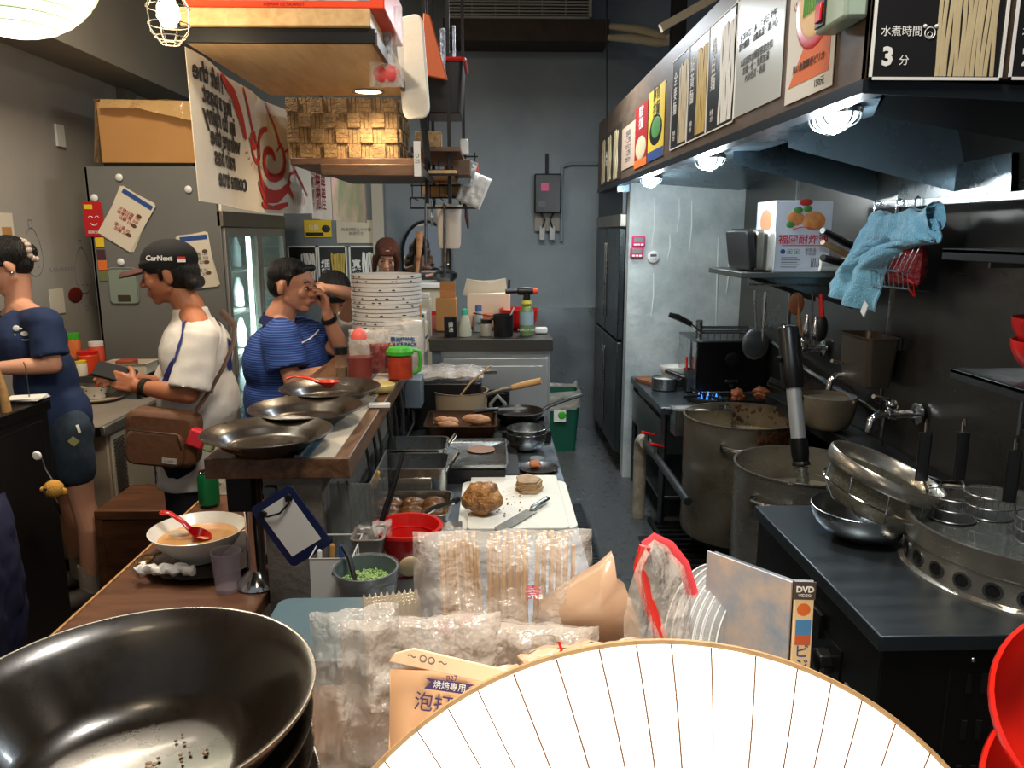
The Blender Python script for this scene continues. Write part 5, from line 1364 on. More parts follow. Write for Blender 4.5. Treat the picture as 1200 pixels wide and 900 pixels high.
# scallion bowl lined with film
q = P(428, 668, Z=0.90)
t = thing('scallion_bowl', 'film-wrapped bowl full of chopped green scallions', 'bowl', (q.x, q.y + 0.01, CZ + 0.012))
MB().lathe([(0, 0), (0.055, 0), (0.068, 0.085), (0.071, 0.09), (0.066, 0.09), (0.052, 0.006), (0, 0.005)], seg=40).build('bowl', M('grey_bowl', (96, 108, 112), 0.3, 0.3), t)
mb = MB()
def filmf(u, v):
    a = u * 2 * PI; r = 0.0565 + 0.0155 * v + 0.0015 * noise.noise(V((math.cos(a) * 6, math.sin(a) * 6, v * 8))) + 0.001
    return (r * math.cos(a), r * math.sin(a), 0.002 + v * 0.091)
mb.sheet(filmf, 60, 12); mb.build('film', film, t)
scal = M('scallion_green', (84, 150, 40), 0.5, col2=(196, 212, 150), vs=110)
MB().lathe([(0, 0.062), (0.035, 0.06), (0.058, 0.052)], seg=24).build('scallion_bed', scal, t)
mb = MB(); rnd = random.Random(5)
for k in range(220):
    a = rnd.random() * 2 * PI; r = 0.054 * math.sqrt(rnd.random()); s_ = rnd.uniform(0.0026, 0.0046)
    T_ = Matrix.Translation((r * math.cos(a), r * math.sin(a), 0.056 + 0.010 * (1 - r / 0.054) + rnd.uniform(0, 0.006))) @ Euler((rnd.random() * 3, rnd.random() * 3, 0)).to_matrix().to_4x4()
    mb.lathe([(s_ * 0.55, -s_ * 0.5), (s_, -s_ * 0.5), (s_, s_ * 0.5), (s_ * 0.55, s_ * 0.5)], closed=True, seg=7, T=T_)
o = mb.build('chopped_scallion', scal, t); o['kind'] = 'stuff'
# wall organiser: wire pen basket on partition end, clipboard
q = P(385, 655, Y=1.70)
t = thing('wire_organiser', 'white wire organiser box clipped to the bar partition end', 'organiser', (-0.395, 1.63, 0.785))
MB().box(-0.02, 0.075, 0.0, 0.002, 0.0, 0.115).build('front_plate', white_plastic, t)
mb = MB()
for k in range(5): mb.tube([(0.075, 0.0, 0.0 + k * 0.029), (0.075, 0.14, 0.0 + k * 0.029)], 0.0015, 4)
for k in range(6): mb.tube([(0.075, k * 0.028, 0.0), (0.075, k * 0.028, 0.116)], 0.0015, 4)
mb.tube([(-0.02, 0, 0.116), (0.075, 0, 0.116), (0.075, 0.14, 0.116), (-0.02, 0.14, 0.116)], 0.002, 5, closed=True)
mb.build('wires', white_plastic, t); text('ᄃ', 0.02, ink, t, (0.035, -0.0008, 0.075), name='pen_mark')
MB().box(-0.02, 0.075, 0.0, 0.14, -0.002, 0).build('base', white_plastic, t)
for k, (x, y, m, lb, h) in enumerate(((-0.005, 0.03, white_plastic, 'white marker pen in the wire organiser', 0.12), (0.02, 0.05, cardboard, 'brown paper stub in the wire organiser', 0.125), (0.045, 0.03, ink_blue, 'blue pen in the wire organiser', 0.13))):
    tag(MB().capsule((0, 0, 0.006), (0.006, 0, h), 0.006, 0.006, 8).build('marker_pen', m, loc=(-0.40 + x, 1.63 + y, 0.785)), lb, 'pen')
cb = thing('clipboard', 'dark blue clipboard with blank paper hanging tilted on partition', 'clipboard', tuple(P(342, 616, Y=1.705)), rot=(0, R(-33), 0))
cb.rotation_euler = (0, R(-32), 0)
MB().prism(rrect(0.115, 0.172, 0.012), 0, 0.005, Matrix.Rotation(PI / 2, 4, 'X')).build('board', M('clip_blue', (22, 32, 70), 0.35), cb, bev=0.001)
MB().box(-0.041, 0.041, -0.0062, -0.0052, -0.062, 0.068).build('paper', paper, cb)
k = MB().tube([(-0.036, -0.008, 0.062), (-0.03, -0.012, 0.05), (0, -0.014, 0.042), (0.03, -0.012, 0.05), (0.036, -0.008, 0.062)], 0.0025, 6).build('clip', black_metal, cb)
for s in (-1, 1): MB().cbox((s * 0.036, -0.009, 0.061), (0.016, 0.007, 0.016), rot=(0, 0.4 * s, 0)).build('clip_end', black_metal, k, bev=0.002)
tag(MB().prism(rrect(0.03, 0.02, 0.006), 0, 0.02, Matrix.Rotation(PI / 2, 4, 'X')).build('magnet_hook', steel_dk, loc=tuple(P(318, 573, Y=1.74))), 'small grey hook above the clipboard on partition', 'hook')
# black cable
pts = [(402, 640, 1.62), (410, 655, 1.60), (418, 690, 1.56), (414, 720, 1.55), (408, 745, 1.5)]
tag(MB().tube([P(a, b, Y=c) for a, b, c in pts], 0.006, 8).build('power_cable', rubber), 'thick black cable hanging beside the wire organiser', 'cable')
# clutter hanging under bar edge: glass shelf brackets, clear pouches
t = thing('clear_rack', 'clear acrylic rack with cables under the bar edge', 'rack', (-0.40, 1.80, 0.81))
gl_d = M('smoky_acrylic', (120, 124, 120), 0.1, alpha=0.45)
MB().box(0.0, 0.10, 0.0, 0.004, 0, 0.21).build('front_pane', gl_d, t, bev=0.001)
MB().box(0.096, 0.10, 0.0, 0.30, 0, 0.21).build('side_pane', gl_d, t, bev=0.001)
for k in range(4): MB().tube([(0.015 + 0.02 * k, 0.05 + 0.03 * k, 0.02), (0.02 + 0.02 * k, 0.04, 0.12), (0.01 + 0.022 * k, 0.05, 0.2)], 0.003, 6).build('cable', rubber if k % 2 else alu, t)
tray_mb(0.07, 0.09, 0.10, 0.01, taper=0.02).build('plastic_cup', M('cup_grey', (120, 112, 104), 0.4), t, loc=(0.10, -0.04, 0.0))
for k, (dx, y, h, m, lb) in enumerate(((0.09, 1.95, 0.17, black_plastic, 'black tube-handled tool leaning under the bar edge'), (0.095, 2.05, 0.2, rubber, 'second black tool leaning under the bar edge'))):
    mb = MB().tube([(0, 0, 0), (0.035, 0.05, h * 0.6), (0.06, 0.08, h)], [0.006, 0.008, 0.006], 8); tag(mb.build('kitchen_tool', m, loc=(-0.40 + dx, y - 0.1, CZ + 0.03)), lb, 'tool')
a = P(449, 552, Y=1.98); tag(MB().capsule((0, 0, 0), (0.012, 0.0, 0.035), 0.010, 0.007).build('yellow_tip', M('yellow_plastic', (196, 150, 20), 0.4), loc=(-0.315, 1.93, CZ + 0.17)), 'yellow plastic tip of a tool beside the deep pans', 'tool')
rnd = random.Random(11)
for k in range(10):
    y = 2.1 + k * 0.13; x = -0.37 + rnd.uniform(0, 0.02)
    mb = MB().tube([(0, 0, 0), (0.01, 0.01, -0.09), (rnd.uniform(-0.01, 0.02), 0.0, -0.18 - rnd.uniform(0, 0.05))], [0.004, 0.006, 0.009], 6)
    tag(mb.build('hanging_utensil', (steel_dk, rubber)[k % 2], loc=(x, y, 1.045)), 'dark kitchen utensil hanging in the row under the bar edge', 'utensil', 'utensils hanging under the bar edge')
t = thing('power_strip', 'grey box and dark cables under the far end of the bar', 'power box', (-0.36, 3.05, 0.92)); MB().box(0, 0.07, 0, 0.14, 0, 0.12).build('box', M('grey_box', (96, 110, 120), 0.5), t, bev=0.005)
for k in range(3): MB().tube([(0.03, 0.02 + 0.04 * k, 0), (0.04, -0.05, -0.05), (0.02, -0.12 - 0.05 * k, -0.09)], 0.005, 6).build('cable', rubber, t)
# clear plastic storage box lower
t = thing('storage_box', 'pale blue translucent storage box beside the partition near plastic bags', 'box', (-0.33, 1.32, CZ + 0.001))
tray_mb(0.18, 0.22, 0.09, 0.02, taper=0.02).build('box', M('box_clear', (120, 148, 160), 0.25, alpha=0.75), t)
MB().prism(rrect(0.195, 0.235, 0.025), 0.092, 0.102).build('lid', M('lid_clear', (88, 112, 122), 0.3, alpha=0.85), t, bev=0.002)
# ================================================================ BAR
bar_w = wood('bar_wood', (118, 84, 58), (64, 42, 30), (9, 1.2, 9), 0.38)
t = thing('bar_counter', 'dark wooden bar counter with pale and blue inlaid strips', 'counter', (-0.34, 1.75, 1.05))
MB().box(-0.34, 0, 0, 3.1, 0.0, 0.05).build('top', bar_w, t, bev=0.003)
MB().box(-0.095, -0.035, 0.003, 3.08, 0.05, 0.052).build('pale_strip', M('marble_strip', (196, 186, 168), 0.3, var=0.08, vs=10), t)
MB().box(-0.115, -0.097, 0.003, 3.08, 0.05, 0.054).build('blue_strip', M('blue_strip', (76, 108, 130), 0.3), t)
MB().box(-0.127, -0.115, 0.0, 3.08, 0.05, 0.058).build('steel_edge', steel_dk, t)
MB().box(-0.30, -0.24, 0.02, 0.35, -0.09, -0.001).build('bracket', black_metal, t, bev=0.003)
MB().cyl((-0.255, 0.07, -0.297), (-0.255, 0.07, -0.0), 0.022, seg=24).build('post', chrome, t)
MB().lathe([(0, 0), (0.055, 0), (0.05, 0.012), (0.03, 0.03), (0.022, 0.04)], c=(-0.255, 0.07, -0.297), seg=28).build('post_base', chrome, t)
BT = 1.102
def plate_bowl_mb(R_=0.155, h=0.050):
    return MB().lathe([(0, 0.004), (R_ * 0.42, 0.004), (R_ * 0.44, 0), (R_ * 0.5, 0), (R_ * 0.56, 0.010), (R_ * 0.70, 0.020), (R_ * 0.76, 0.032), (R_ * 0.985, h - 0.003), (R_, h), (R_ * 0.985, h + 0.002), (R_ * 0.77, 0.038), (R_ * 0.70, 0.030), (R_ * 0.65, 0.020), (R_ * 0.60, 0.015), (R_ * 0.5, 0.012), (0, 0.012)], seg=72)
pb = plate_bowl_mb().build('black_bowl', black_glaze, loc=(-0.545, 1.81, BT), smooth=60); tag(pb, 'wide black glazed bowl nearest of three on the bar', 'bowl', 'black bowls on the bar')
for (x, y, z, lb) in ((-0.515, 2.075, BT, 'wide black glazed bowl, middle of three on the bar'), (-0.505, 2.35, BT, 'wide black glazed bowl with red spoon, farthest of three')):
    o = pb.copy(); COL.objects.link(o); o.location = (x, y, z); o['label'] = lb
def spoon_mb(L_=0.15, s=1.0):
    mb = MB()
    def f(u, v):   # bowl of a chinese soup spoon
        a = u * 2 * PI
        return (0.030 * s * math.cos(a) * (1 - v * 0.0) * (0.35 + 0.65 * (1 - v)) , 0.022 * s * math.sin(a) * (0.35 + 0.65 * (1 - v)), -0.018 * s * v)
    mb.sheet(f, 28, 6, thick=0.0015)
    mb.add([(0.0115 * s * math.cos(k * PI / 8), 0.0085 * s * math.sin(k * PI / 8), -0.018 * s) for k in range(16)], [list(range(16))])
    mb.tube([(-0.028 * s, 0, -0.004), (-0.05 * s, 0, 0.006), (-0.09 * s, 0, 0.012), (-L_, 0, 0.004), (-L_ - 0.006, 0, 0.0)], [0.010 * s, 0.008 * s, 0.008 * s, 0.012 * s, 0.006 * s], 10, flat=0.45)
    return mb
o = spoon_mb(0.125, 1.15).build('soup_spoon', M('spoon_red', (214, 56, 34), 0.25, coat=0.6), loc=(-0.50, 2.30, BT + 0.078), rot=(0, 0.02, -0.1)); tag(o, 'orange-red soup spoon resting on the farthest bar bowl', 'spoon')
# small yellow dish with white inside, chopstick rest
q = P(452, 448, Z=BT + 0.03)
tag(bowl_mb(0.048, 0.028, 0.5, 0.003).build('sauce_dish', M('dish_yellow', (204, 186, 120), 0.3, coat=0.4), loc=(-0.372, 2.50, BT)), 'small shallow yellow-white dish at the bar edge', 'dish')
tag(MB().prism(rrect(0.065, 0.03, 0.006), 0, 0.012).build('towel_rest', white_ceramic, loc=(-0.345, 2.28, BT), bev=0.002, rot=(0, 0, 0.05)), 'white rectangular tile lying across the bar edge', 'tile')
# polka plate behind
t = thing('dotted_plate', 'small dotted cream plate behind the bowl with red spoon', 'plate', (-0.47, 2.60, BT))
MB().lathe([(0, 0), (0.05, 0), (0.066, 0.012), (0.064, 0.014), (0.05, 0.004), (0, 0.003)], seg=32).build('plate', paper_warm, t)
mb = MB()
for k in range(14): a = k * PI / 7; mb.sphere((0.058 * math.cos(a), 0.058 * math.sin(a), 0.0095), (0.003, 0.003, 0.001), 8, 4)
mb.build('dots', cardboard, t)
# condiments
t = thing('pepper_shaker', 'glass pepper shaker with black lid on the bar', 'shaker', (-0.545, 2.74, BT))
MB().lathe([(0, 0), (0.023, 0), (0.023, 0.085), (0.018, 0.095), (0.0, 0.095)], seg=24).build('glass', M('shaker_glass', (150, 140, 128), 0.1, alpha=0.1), t)
MB().lathe([(0, 0.003), (0.0205, 0.003), (0.0205, 0.045), (0, 0.045)], seg=20).build('pepper', M('pepper', (120, 90, 62), 0.9, var=0.3, vs=90), t)
MB().lathe([(0, 0.092), (0.025, 0.092), (0.025, 0.118), (0.0, 0.12)], seg=24).build('lid', black_plastic, t)
t = thing('sauce_bottle', 'squeeze bottle of red sauce with pink pointed cap', 'bottle', (-0.475, 2.72, BT))
MB().lathe([(0, 0), (0.044, 0), (0.046, 0.01), (0.046, 0.085), (0.036, 0.13), (0.026, 0.15), (0, 0.15)], seg=28).build('bottle', M('bottle_clear', (190, 150, 130), 0.1, alpha=0.08), t)
MB().lathe([(0, 0.004), (0.042, 0.004), (0.043, 0.085), (0, 0.085)], seg=24).build('red_sauce', M('chilli_red', (104, 12, 12), 0.4), t)
MB().lathe([(0, 0.148), (0.029, 0.148), (0.028, 0.165), (0.014, 0.185), (0, 0.19)], seg=24).build('cap', M('coral_cap', (226, 96, 84), 0.4), t)
t = thing('chilli_pitcher', 'clear pitcher of orange chilli oil with bright green lid', 'pitcher', (-0.335, 2.745, BT), 0)
MB().lathe([(0, 0), (0.046, 0), (0.047, 0.01), (0.046, 0.085), (0.040, 0.092), (0, 0.092)], seg=28).build('jug', M('pitcher_clear', (180, 120, 90), 0.1, alpha=0.07), t)
MB().lathe([(0, 0.004), (0.0435, 0.004), (0.0435, 0.082), (0, 0.082)], seg=24).build('chilli_oil', M('chilli_oil', (176, 50, 12), 0.4, col2=(140, 28, 8), vs=30), t)
MB().lathe([(0, 0.09), (0.049, 0.09), (0.050, 0.102), (0.040, 0.115), (0, 0.118)], seg=28).build('lid', green_plastic, t)
MB().tube([(0.045, 0, 0.105), (0.068, 0, 0.10), (0.074, 0, 0.07), (0.068, 0, 0.03), (0.047, 0, 0.02)], 0.007, 8).build('handle', green_plastic, t)
# zip bags
def bag(lb, w_, h_, d_, seed, loc, rot, m, amp=0.12, name='plastic_bag', cat='bag'):
    mb = MB(); pillow(mb, w_, h_, d_, seed, amp)
    return tag(mb.build(name, m, loc=loc, rot=rot), lb, cat)
bag('clear zip bag of folded items standing behind the sauce bottle', 0.17, 0.15, 0.06, 21, (-0.46, 2.90, BT + 0.085), (0, 0, 0), film_thick)
t = thing('labelled_bag', 'clear bag with blue printed label above the green lid', 'bag', (-0.335, 2.88, BT + 0.10))
mb = MB(); pillow(mb, 0.15, 0.19, 0.06, 22, 0.12); mb.build('bag', film, t)
o = MB().box(-0.055, 0.055, -0.036, -0.034, -0.005, 0.045).build('label', white_plastic, t, rot=(0.1, 0.05, 0))
text('醬油調味包\nSAUCE PACK', 0.018, ink_blue, t, (0, -0.040, 0.02), bold=0.0006)
bag('clear bag of red chillies between the sauce bottle and pitcher', 0.09, 0.11, 0.06, 23, (-0.405, 2.80, BT + 0.065), (0, 0, 0.2), M('red_bag', (130, 30, 26), 0.3, alpha=0.7, bump=1, bs=20))
# stack of white bowls
wb = MB().lathe([(0, 0), (0.075, 0), (0.08, 0.002), (0.135, 0.068), (0.146, 0.070), (0.149, 0.071), (0.149, 0.0845), (0.146, 0.0855), (0.132, 0.073), (0.078, 0.006), (0, 0.006)], seg=48)
bowl_w = M('stack_bowl', (206, 200, 192), 0.35, var=0.04, vs=5)
first = None
NB = 16
for k in range(NB):
    z = BT + 0.0175 * k
    if first is None: o = first = wb.build('ramen_bowl', bowl_w, loc=(-0.455, 3.32, z)); 
    else: o = first.copy(); COL.objects.link(o); o.location = (-0.455 + 0.0015 * math.sin(k * 2.3), 3.32 + 0.001 * math.cos(k), z)
    tag(o, 'white ramen bowl in the tall stack on the bar' if 0 < k < NB - 1 else ('white ramen bowl at the bottom of the tall stack' if k == 0 else 'topmost white ramen bowl of the tall stack'), 'bowl', 'stacked white bowls on the bar')
    if k % 2 == 0 or k % 3 == 0:
        rnd = random.Random(k); mb = MB()
        for _ in range(5):
            a = -PI / 2 + rnd.uniform(-1, 1); mb.sphere((0.1485 * math.cos(a), 0.1485 * math.sin(a), 0.0765), (0.007, 0.0018, 0.003), 8, 5, rot=(0, 0, a + PI / 2))
        c = mb.build('dark_spots', ink, o)
# things right of stack: clear containers, cartons
t = thing('plastic_tub', 'clear plastic tub with rounded rim leaning at the bar edge', 'container', (-0.35, 3.55, BT))
tray_mb(0.16, 0.20, 0.10, 0.03, taper=0.02).build('tub', M('tub_clear', (210, 206, 196), 0.2, alpha=0.6), t, loc=(0.05, 0, 0.10), rot=(0, R(-90), 0))
t = thing('plastic_tub', 'second clear tub leaning nearer beside the bowl stack', 'container', (-0.31, 3.22, BT))
tray_mb(0.17, 0.16, 0.08, 0.03, taper=0.02).build('tub', M('tub_clear2', (200, 190, 178), 0.2, alpha=0.6), t, loc=(0.02, 0, 0.09), rot=(0, R(-90), 0))
t = thing('cup_stack', 'white paper cups and tissue behind the bowl stack', 'cups', (-0.36, 3.85, BT))
MB().box(-0.06, 0.05, -0.05, 0.05, 0, 0.20).build('tissue_box', paper_warm, t, bev=0.004); MB().box(-0.05, 0.05, -0.05, -0.02, 0.20, 0.23).build('tissue', paper, t, bev=0.006)
t = thing('desk_scale', 'white box with dark stripes and green jar lid at bar', 'box', (-0.345, 3.42, BT))
MB().box(-0.03, 0.05, -0.05, 0.05, 0, 0.13).build('box', cream_plastic, t, bev=0.004); MB().box(-0.031, 0.051, -0.052, 0.05, 0.06, 0.07).build('stripe', ink, t); MB().cyl((0.02, -0.03, 0.13), (0.02, -0.03, 0.165), 0.022).build('green_lid', M('dkgreen', (30, 70, 50), 0.4), t)
tag(MB().box(-0.012, 0.012, -0.02, 0.02, 0, 0.22).build('wooden_block', cardboard, loc=(-0.318, 3.30, BT), bev=0.003), 'upright brown wooden block at the bar edge by tubs', 'block')
for k, (x, y, z, r, m, lb) in enumerate(((-0.33, 4.0, 0.06, 0.06, M('pink_item', (206, 110, 100), 0.5), 'pink cup near the far end of the bar'), (-0.33, 4.2, 0.06, 0.05, red_plastic, 'small red cup near the far end of the bar'), (-0.41, 4.3, 0.08, 0.07, white_plastic, 'white pot near the far end of the bar'))):
    tag(MB().lathe([(0, 0), (r * 0.6, 0), (r * 0.7, z * 1.6), (r * 0.62, z * 1.6), (r * 0.5, 0.006), (0, 0.006)], seg=20).build('cup', m, loc=(x, y, BT)), lb, 'cup')
# cooking pot on the far shelf in front of mirror and wooden ladle
t = thing('mirror_shelf', 'white ledge below the arched mirror with condiments', 'shelf', (-0.72, 5.3, 1.25)); MB().box(0.08, 0.43, 0, 0.4, 0, 0.03).build('board', paper, t, bev=0.003); MB().box(0.10, 0.41, 0.02, 0.38, -1.25, 0).build('cabinet', cream_plastic, t, bev=0.003)
mg = M('mirror_glass', (200, 205, 205), 0.03, 1.0)
t = thing('arched_mirror', 'arched black-framed mirror on the far back wall', 'mirror', (-0.53, 6.27, 1.0))
pts = [(-0.19, 0), (0.19, 0)] + [(0.19 * math.cos(R(a)), 0.45 + 0.26 * math.sin(R(a))) for a in range(0, 181, 10)]
MB().prism(pts, 0, 0.012, Matrix.Rotation(PI / 2, 4, 'X')).build('glass', mg, t, smooth=0)
MB().tube([(p[0], -0.012, p[1]) for p in pts], 0.012, 8, closed=True).build('frame', black_metal, t)
q = P(500, 338, Y=5.5)
t = thing('black_wok', 'round dark pot on the white ledge before the mirror', 'pot', (P(522, 330, Y=5.5).x, 5.5, 1.281))
MB().lathe([(0, 0), (0.05, 0), (0.085, 0.03), (0.085, 0.06), (0.05, 0.08), (0, 0.082)], seg=28).build('pot', steel_dk, t); MB().tube([(-0.08, 0, 0.05), (-0.14, 0, 0.04)], 0.012, 8).build('handle', M('pinkish', (190, 130, 120), 0.5), t)
t = tag(MB().tube([(0, 0, 0), (0.02, 0, 0.16), (0.03, 0, 0.25), (0.032, 0, 0.33)], [0.011, 0.012, 0.018, 0.022], 10).build('rolling_pin', wood('pin_wood', (196, 156, 112), (120, 60, 34), (1, 1, 3)), loc=(P(487, 330, Y=4.7).x, 4.7, 1.30)), 'pale wooden pole with brown head before the mirror', 'pole')
# back wall posters above diners
def bp(px0, px1, py0, py1, nm, lb, cat, m):
    a = P(px0, py1, Y=6.29); b = P(px1, py0, Y=6.29)
    return poster(nm, lb, cat, b.x - a.x, b.z - a.z, ((a.x + b.x) / 2, 6.29, (a.z + b.z) / 2), 0, m), b.x - a.x, b.z - a.z
for k, (x, mm, tx, lb) in enumerate(((340, ink_white, '粗\n麵', 'black framed poster of white noodles, left of three on back wall'), (375, noodle_y, '細\n麵', 'black framed poster of yellow noodles, middle of three on back wall'), (411, ink_white, '寬\n麵', 'black framed poster of broad noodles beside the brown-haired woman'))):
    t, w, h = bp(x, x + 31, 288, 350, 'noodle_poster', lb, 'poster', paper_dark)
    MB().box(-w / 2, w / 2, 0.0021, 0.004, -h / 2, h / 2).build('backing', ink_white, t, bev=0.001)
    mb = MB()
    for (x0, x1, z0, z1) in ((-w / 2, w / 2, -h / 2, -h / 2 + 0.012), (-w / 2, w / 2, h / 2 - 0.012, h / 2), (-w / 2, -w / 2 + 0.012, -h / 2, h / 2), (w / 2 - 0.012, w / 2, -h / 2, h / 2)): mb.box(x0, x1, -0.003, 0, z0, z1)
    mb.build('frame', ink_white, t); noodles(t, -0.01, w * 0.42, -h * 0.45, h * 0.38, 7, mm, 40 + k); text(tx, 0.07, ink_white, t, (-w * 0.25, -0.001, 0.03), bold=0.002)
t, w, h = bp(357, 388, 258, 278, 'menu_poster', 'small yellow flyer with bowl picture pinned on back wall', 'poster', ink_yellow)
MB().sphere((w * 0.3, -0.001, 0), (0.035, 0.002, 0.03), 16, 6).build('bowl_picture', paper_dark, t); MB().box(-w * 0.45, w * 0.2, -0.001, 0, -h * 0.42, -h * 0.22).build('black_band', ink, t); text('拉麵', 0.04, ink_white, t, (-w * 0.15, -0.001, 0.01))
t, w, h = bp(395, 440, 258, 285, 'paper_notice', 'white paper notice pinned on the back wall above posters', 'notice', paper_warm)
text('用餐時間九十分鐘\n謝謝配合', 0.03, ink_grey, t, (0, -0.001, 0.0))
# ================================================================ FOREGROUND LEDGE
LZ = 1.0
t = thing('front_ledge', 'narrow wooden ledge under the bags and black bowl stack', 'ledge', (0, 0, 0))
MB().box(-0.80, 0.385, 0.515, 0.98, 0.96, 1.0).build('top', bar_w, t, bev=0.003)
MB().box(-0.78, 0.36, 0.54, 0.58, 0.0, 0.96).build('support_panel', black_matte, t)
# stack of big black bowls
NB = 5; cx, cy = -0.318, 0.60
big = MB().lathe([(0, 0.004), (0.060, 0.004), (0.064, 0), (0.075, 0), (0.088, 0.012), (0.118, 0.040), (0.150, 0.080), (0.157, 0.090), (0.158, 0.094), (0.154, 0.094), (0.140, 0.079), (0.120, 0.058), (0.104, 0.034), (0.094, 0.022), (0.078, 0.016), (0, 0.015)], seg=96)
bg2 = M('black_glaze_big', (27, 20, 12), 0.27, 0.0, var=0.4, vs=12, rvar=0.08, coat=0.2, spec=0.8)
for k in range(NB):
    z = LZ + 0.002 + k * 0.034
    if k == 0: first = o = big.build('black_bowl', bg2, loc=(cx, cy, z), smooth=60)
    else: o = first.copy(); COL.objects.link(o); o.location = (cx + 0.003 * math.sin(k * 2), cy + 0.002 * math.cos(k * 3), z)
    tag(o, {0: 'black glazed bowl at the bottom of the big foreground stack', NB - 1: 'topmost black glazed bowl of the foreground stack with grains inside'}.get(k, 'black glazed bowl in the middle of the foreground stack'), 'bowl', 'big black bowls stacked in the foreground')
rnd = random.Random(6); mb = MB(); tz = LZ + 0.002 + (NB - 1) * 0.034
for k in range(26):
    a = rnd.uniform(0.1, 1.5); r = rnd.uniform(0.01, 0.07)
    mb.sphere((cx + r * math.cos(a), cy - 0.01 + r * math.sin(a), tz + 0.018), (rnd.uniform(0.001, 0.0025),) * 2 + (0.0015,), 8, 5)
tag(mb.build('rice_grains', M('grains', (150, 120, 90), 0.4)), 'few tiny grains and drops inside the top black bowl', 'grains', kind='stuff')
# paper lamp shade: ribbed shallow dome facing the camera ---------------------
D0 = 0.45
c = CAM + FW * D0 + RT * (175 / 900 * D0) - UP * (755 / 900 * D0)
t = thing('paper_lamp', 'large glowing white paper lamp with thin radial ribs', 'lamp', tuple(c))
q_ = (-FW).to_track_quat('Z', 'Y')
RM = q_.to_matrix().to_4x4()
Rl = 0.225
mb = MB()
def dome(r): return 0.055 * (1 - (r / Rl) ** 2)
prof = [(0, dome(0))] + [(Rl * i / 12, dome(Rl * i / 12)) for i in range(1, 13)]
mb.lathe(prof, seg=96, T=RM)
lampm = M('lamp_paper', (255, 240, 214), 0.6, emit=3.6, ecol=(255, 244, 222))
mb.build('shade', lampm, t)
MB().lathe([(Rl, 0), (Rl + 0.003, 0.0015), (Rl + 0.003, -0.0015), (Rl, -0.003)], closed=True, seg=96, T=RM).build('rim_hoop', M('bamboo', (226, 178, 120), 0.5), t)
ribm = M('rib_bamboo', (150, 108, 86), 0.6)
for k in range(60):
    a = k * 2 * PI / 60 + 0.02 + 0.012 * math.sin(k * 5)
    pts = [RM @ V((r * math.cos(a + 0.05 * (r / Rl)), r * math.sin(a + 0.05 * (r / Rl)), dome(r) + 0.0006)) for r in [Rl * (0.08 + 0.92 * i / 10) for i in range(11)]]
    MB().tube(pts, 0.00055, 4).build('rib', ribm, t)
MB().lathe([(0, dome(0)), (0.02, dome(0)), (0.018, dome(0) + 0.006), (0, dome(0) + 0.008)], seg=20, T=RM).build('hub', black_plastic, t)
MB().tube([RM @ V((0, 0, 0.05)), RM @ V((0, 0, -0.08)), (0, 0.10, -0.3), (0, 0.10, -c.z + 0.005)], 0.012, 10).build('stem', black_metal, t)
MB().cyl((0, 0.10, -c.z), (0, 0.10, -c.z + 0.02), 0.10).build('base', black_metal, t)
# chopstick bag
chop = wood('chopstick_wood', (222, 184, 128), (196, 150, 96), (8, 8, 1), 0.5)
rnd = random.Random(9)
for g, (x0, x1, lean, n, lb) in enumerate(((0.0, 0.055, -0.08, 9, 'pale wooden chopsticks in the bag, left bundle'), (0.058, 0.105, 0.05, 8, 'pale wooden chopsticks in the bag, middle bundle'), (-0.065, -0.01, -0.22, 9, 'pale wooden chopsticks in the bag, leaning far left'))):
    pass
first = None
for g, (x0, x1, lean, n, lb) in enumerate(((-0.062, -0.012, -0.10, 8, 'left'), (-0.008, 0.045, 0.0, 9, 'middle'), (0.05, 0.098, 0.06, 8, 'right'))):
    for i in range(n * 2):
        x = x0 + (x1 - x0) * i / (2 * n - 1); y = 0.88 + 0.02 * ((i * 7) % 3) - 0.03 * math.sin(i * 1.3) * 0.3
        if first is None: o = first = MB().tube([(0, 0, 0), (0, 0, 0.1), (0, 0, 0.215)], [0.0036, 0.0034, 0.003], 6).build('chopstick', chop)
        else: o = first.copy(); COL.objects.link(o)
        o.location = (x, y + 0.05, LZ + 0.004); o.rotation_euler = (-0.12 + 0.03 * math.sin(i), lean * 0.5 + 0.01 * math.cos(i * 2), 0)
        tag(o, 'disposable wooden chopstick in the %s bundle of the clear bag' % lb, 'chopstick', 'disposable chopsticks, %s bundle in the clear bag' % lb)
t = thing('chopstick_bag', 'clear plastic bag with pink marks holding wooden chopsticks', 'bag', (0.012, 0.93, LZ + 0.118))
mb = MB(); pillow(mb, 0.235, 0.245, 0.11, 31, 0.13, 36, 30); mb.build('bag', film, t, rot=(R(-7), 0, 0))
for k, (x, z, s_) in enumerate(((-0.075, 0.03, 0.016), (-0.045, 0.04, 0.012), (0.035, 0.075, 0.016))):
    text('壽', s_ * 1.3, M('pink_print%d' % k, (220, 60, 100), 0.5), t, (x, -0.070, z), name='pink_mark')
# white napkins bundle
t = thing('napkin_bundle', 'white crinkle-edged paper napkins beside the chopstick bag', 'napkins', (-0.135, 0.955, LZ + 0.002), 0.25)
for k in range(4):
    pts = [(-0.035 + 0.07 * i / 14, 0) for i in range(15)]
    def nf(u, v, k=k): return (-0.038 + 0.076 * u, 0.006 * k + 0.012 * v, 0.125 * v + (0.004 * math.sin(u * 60) if v > 0.9 else 0) + 0.002 * k)
    MB().sheet(nf, 40, 6, thick=0.003).build('napkin', paper_warm, t)
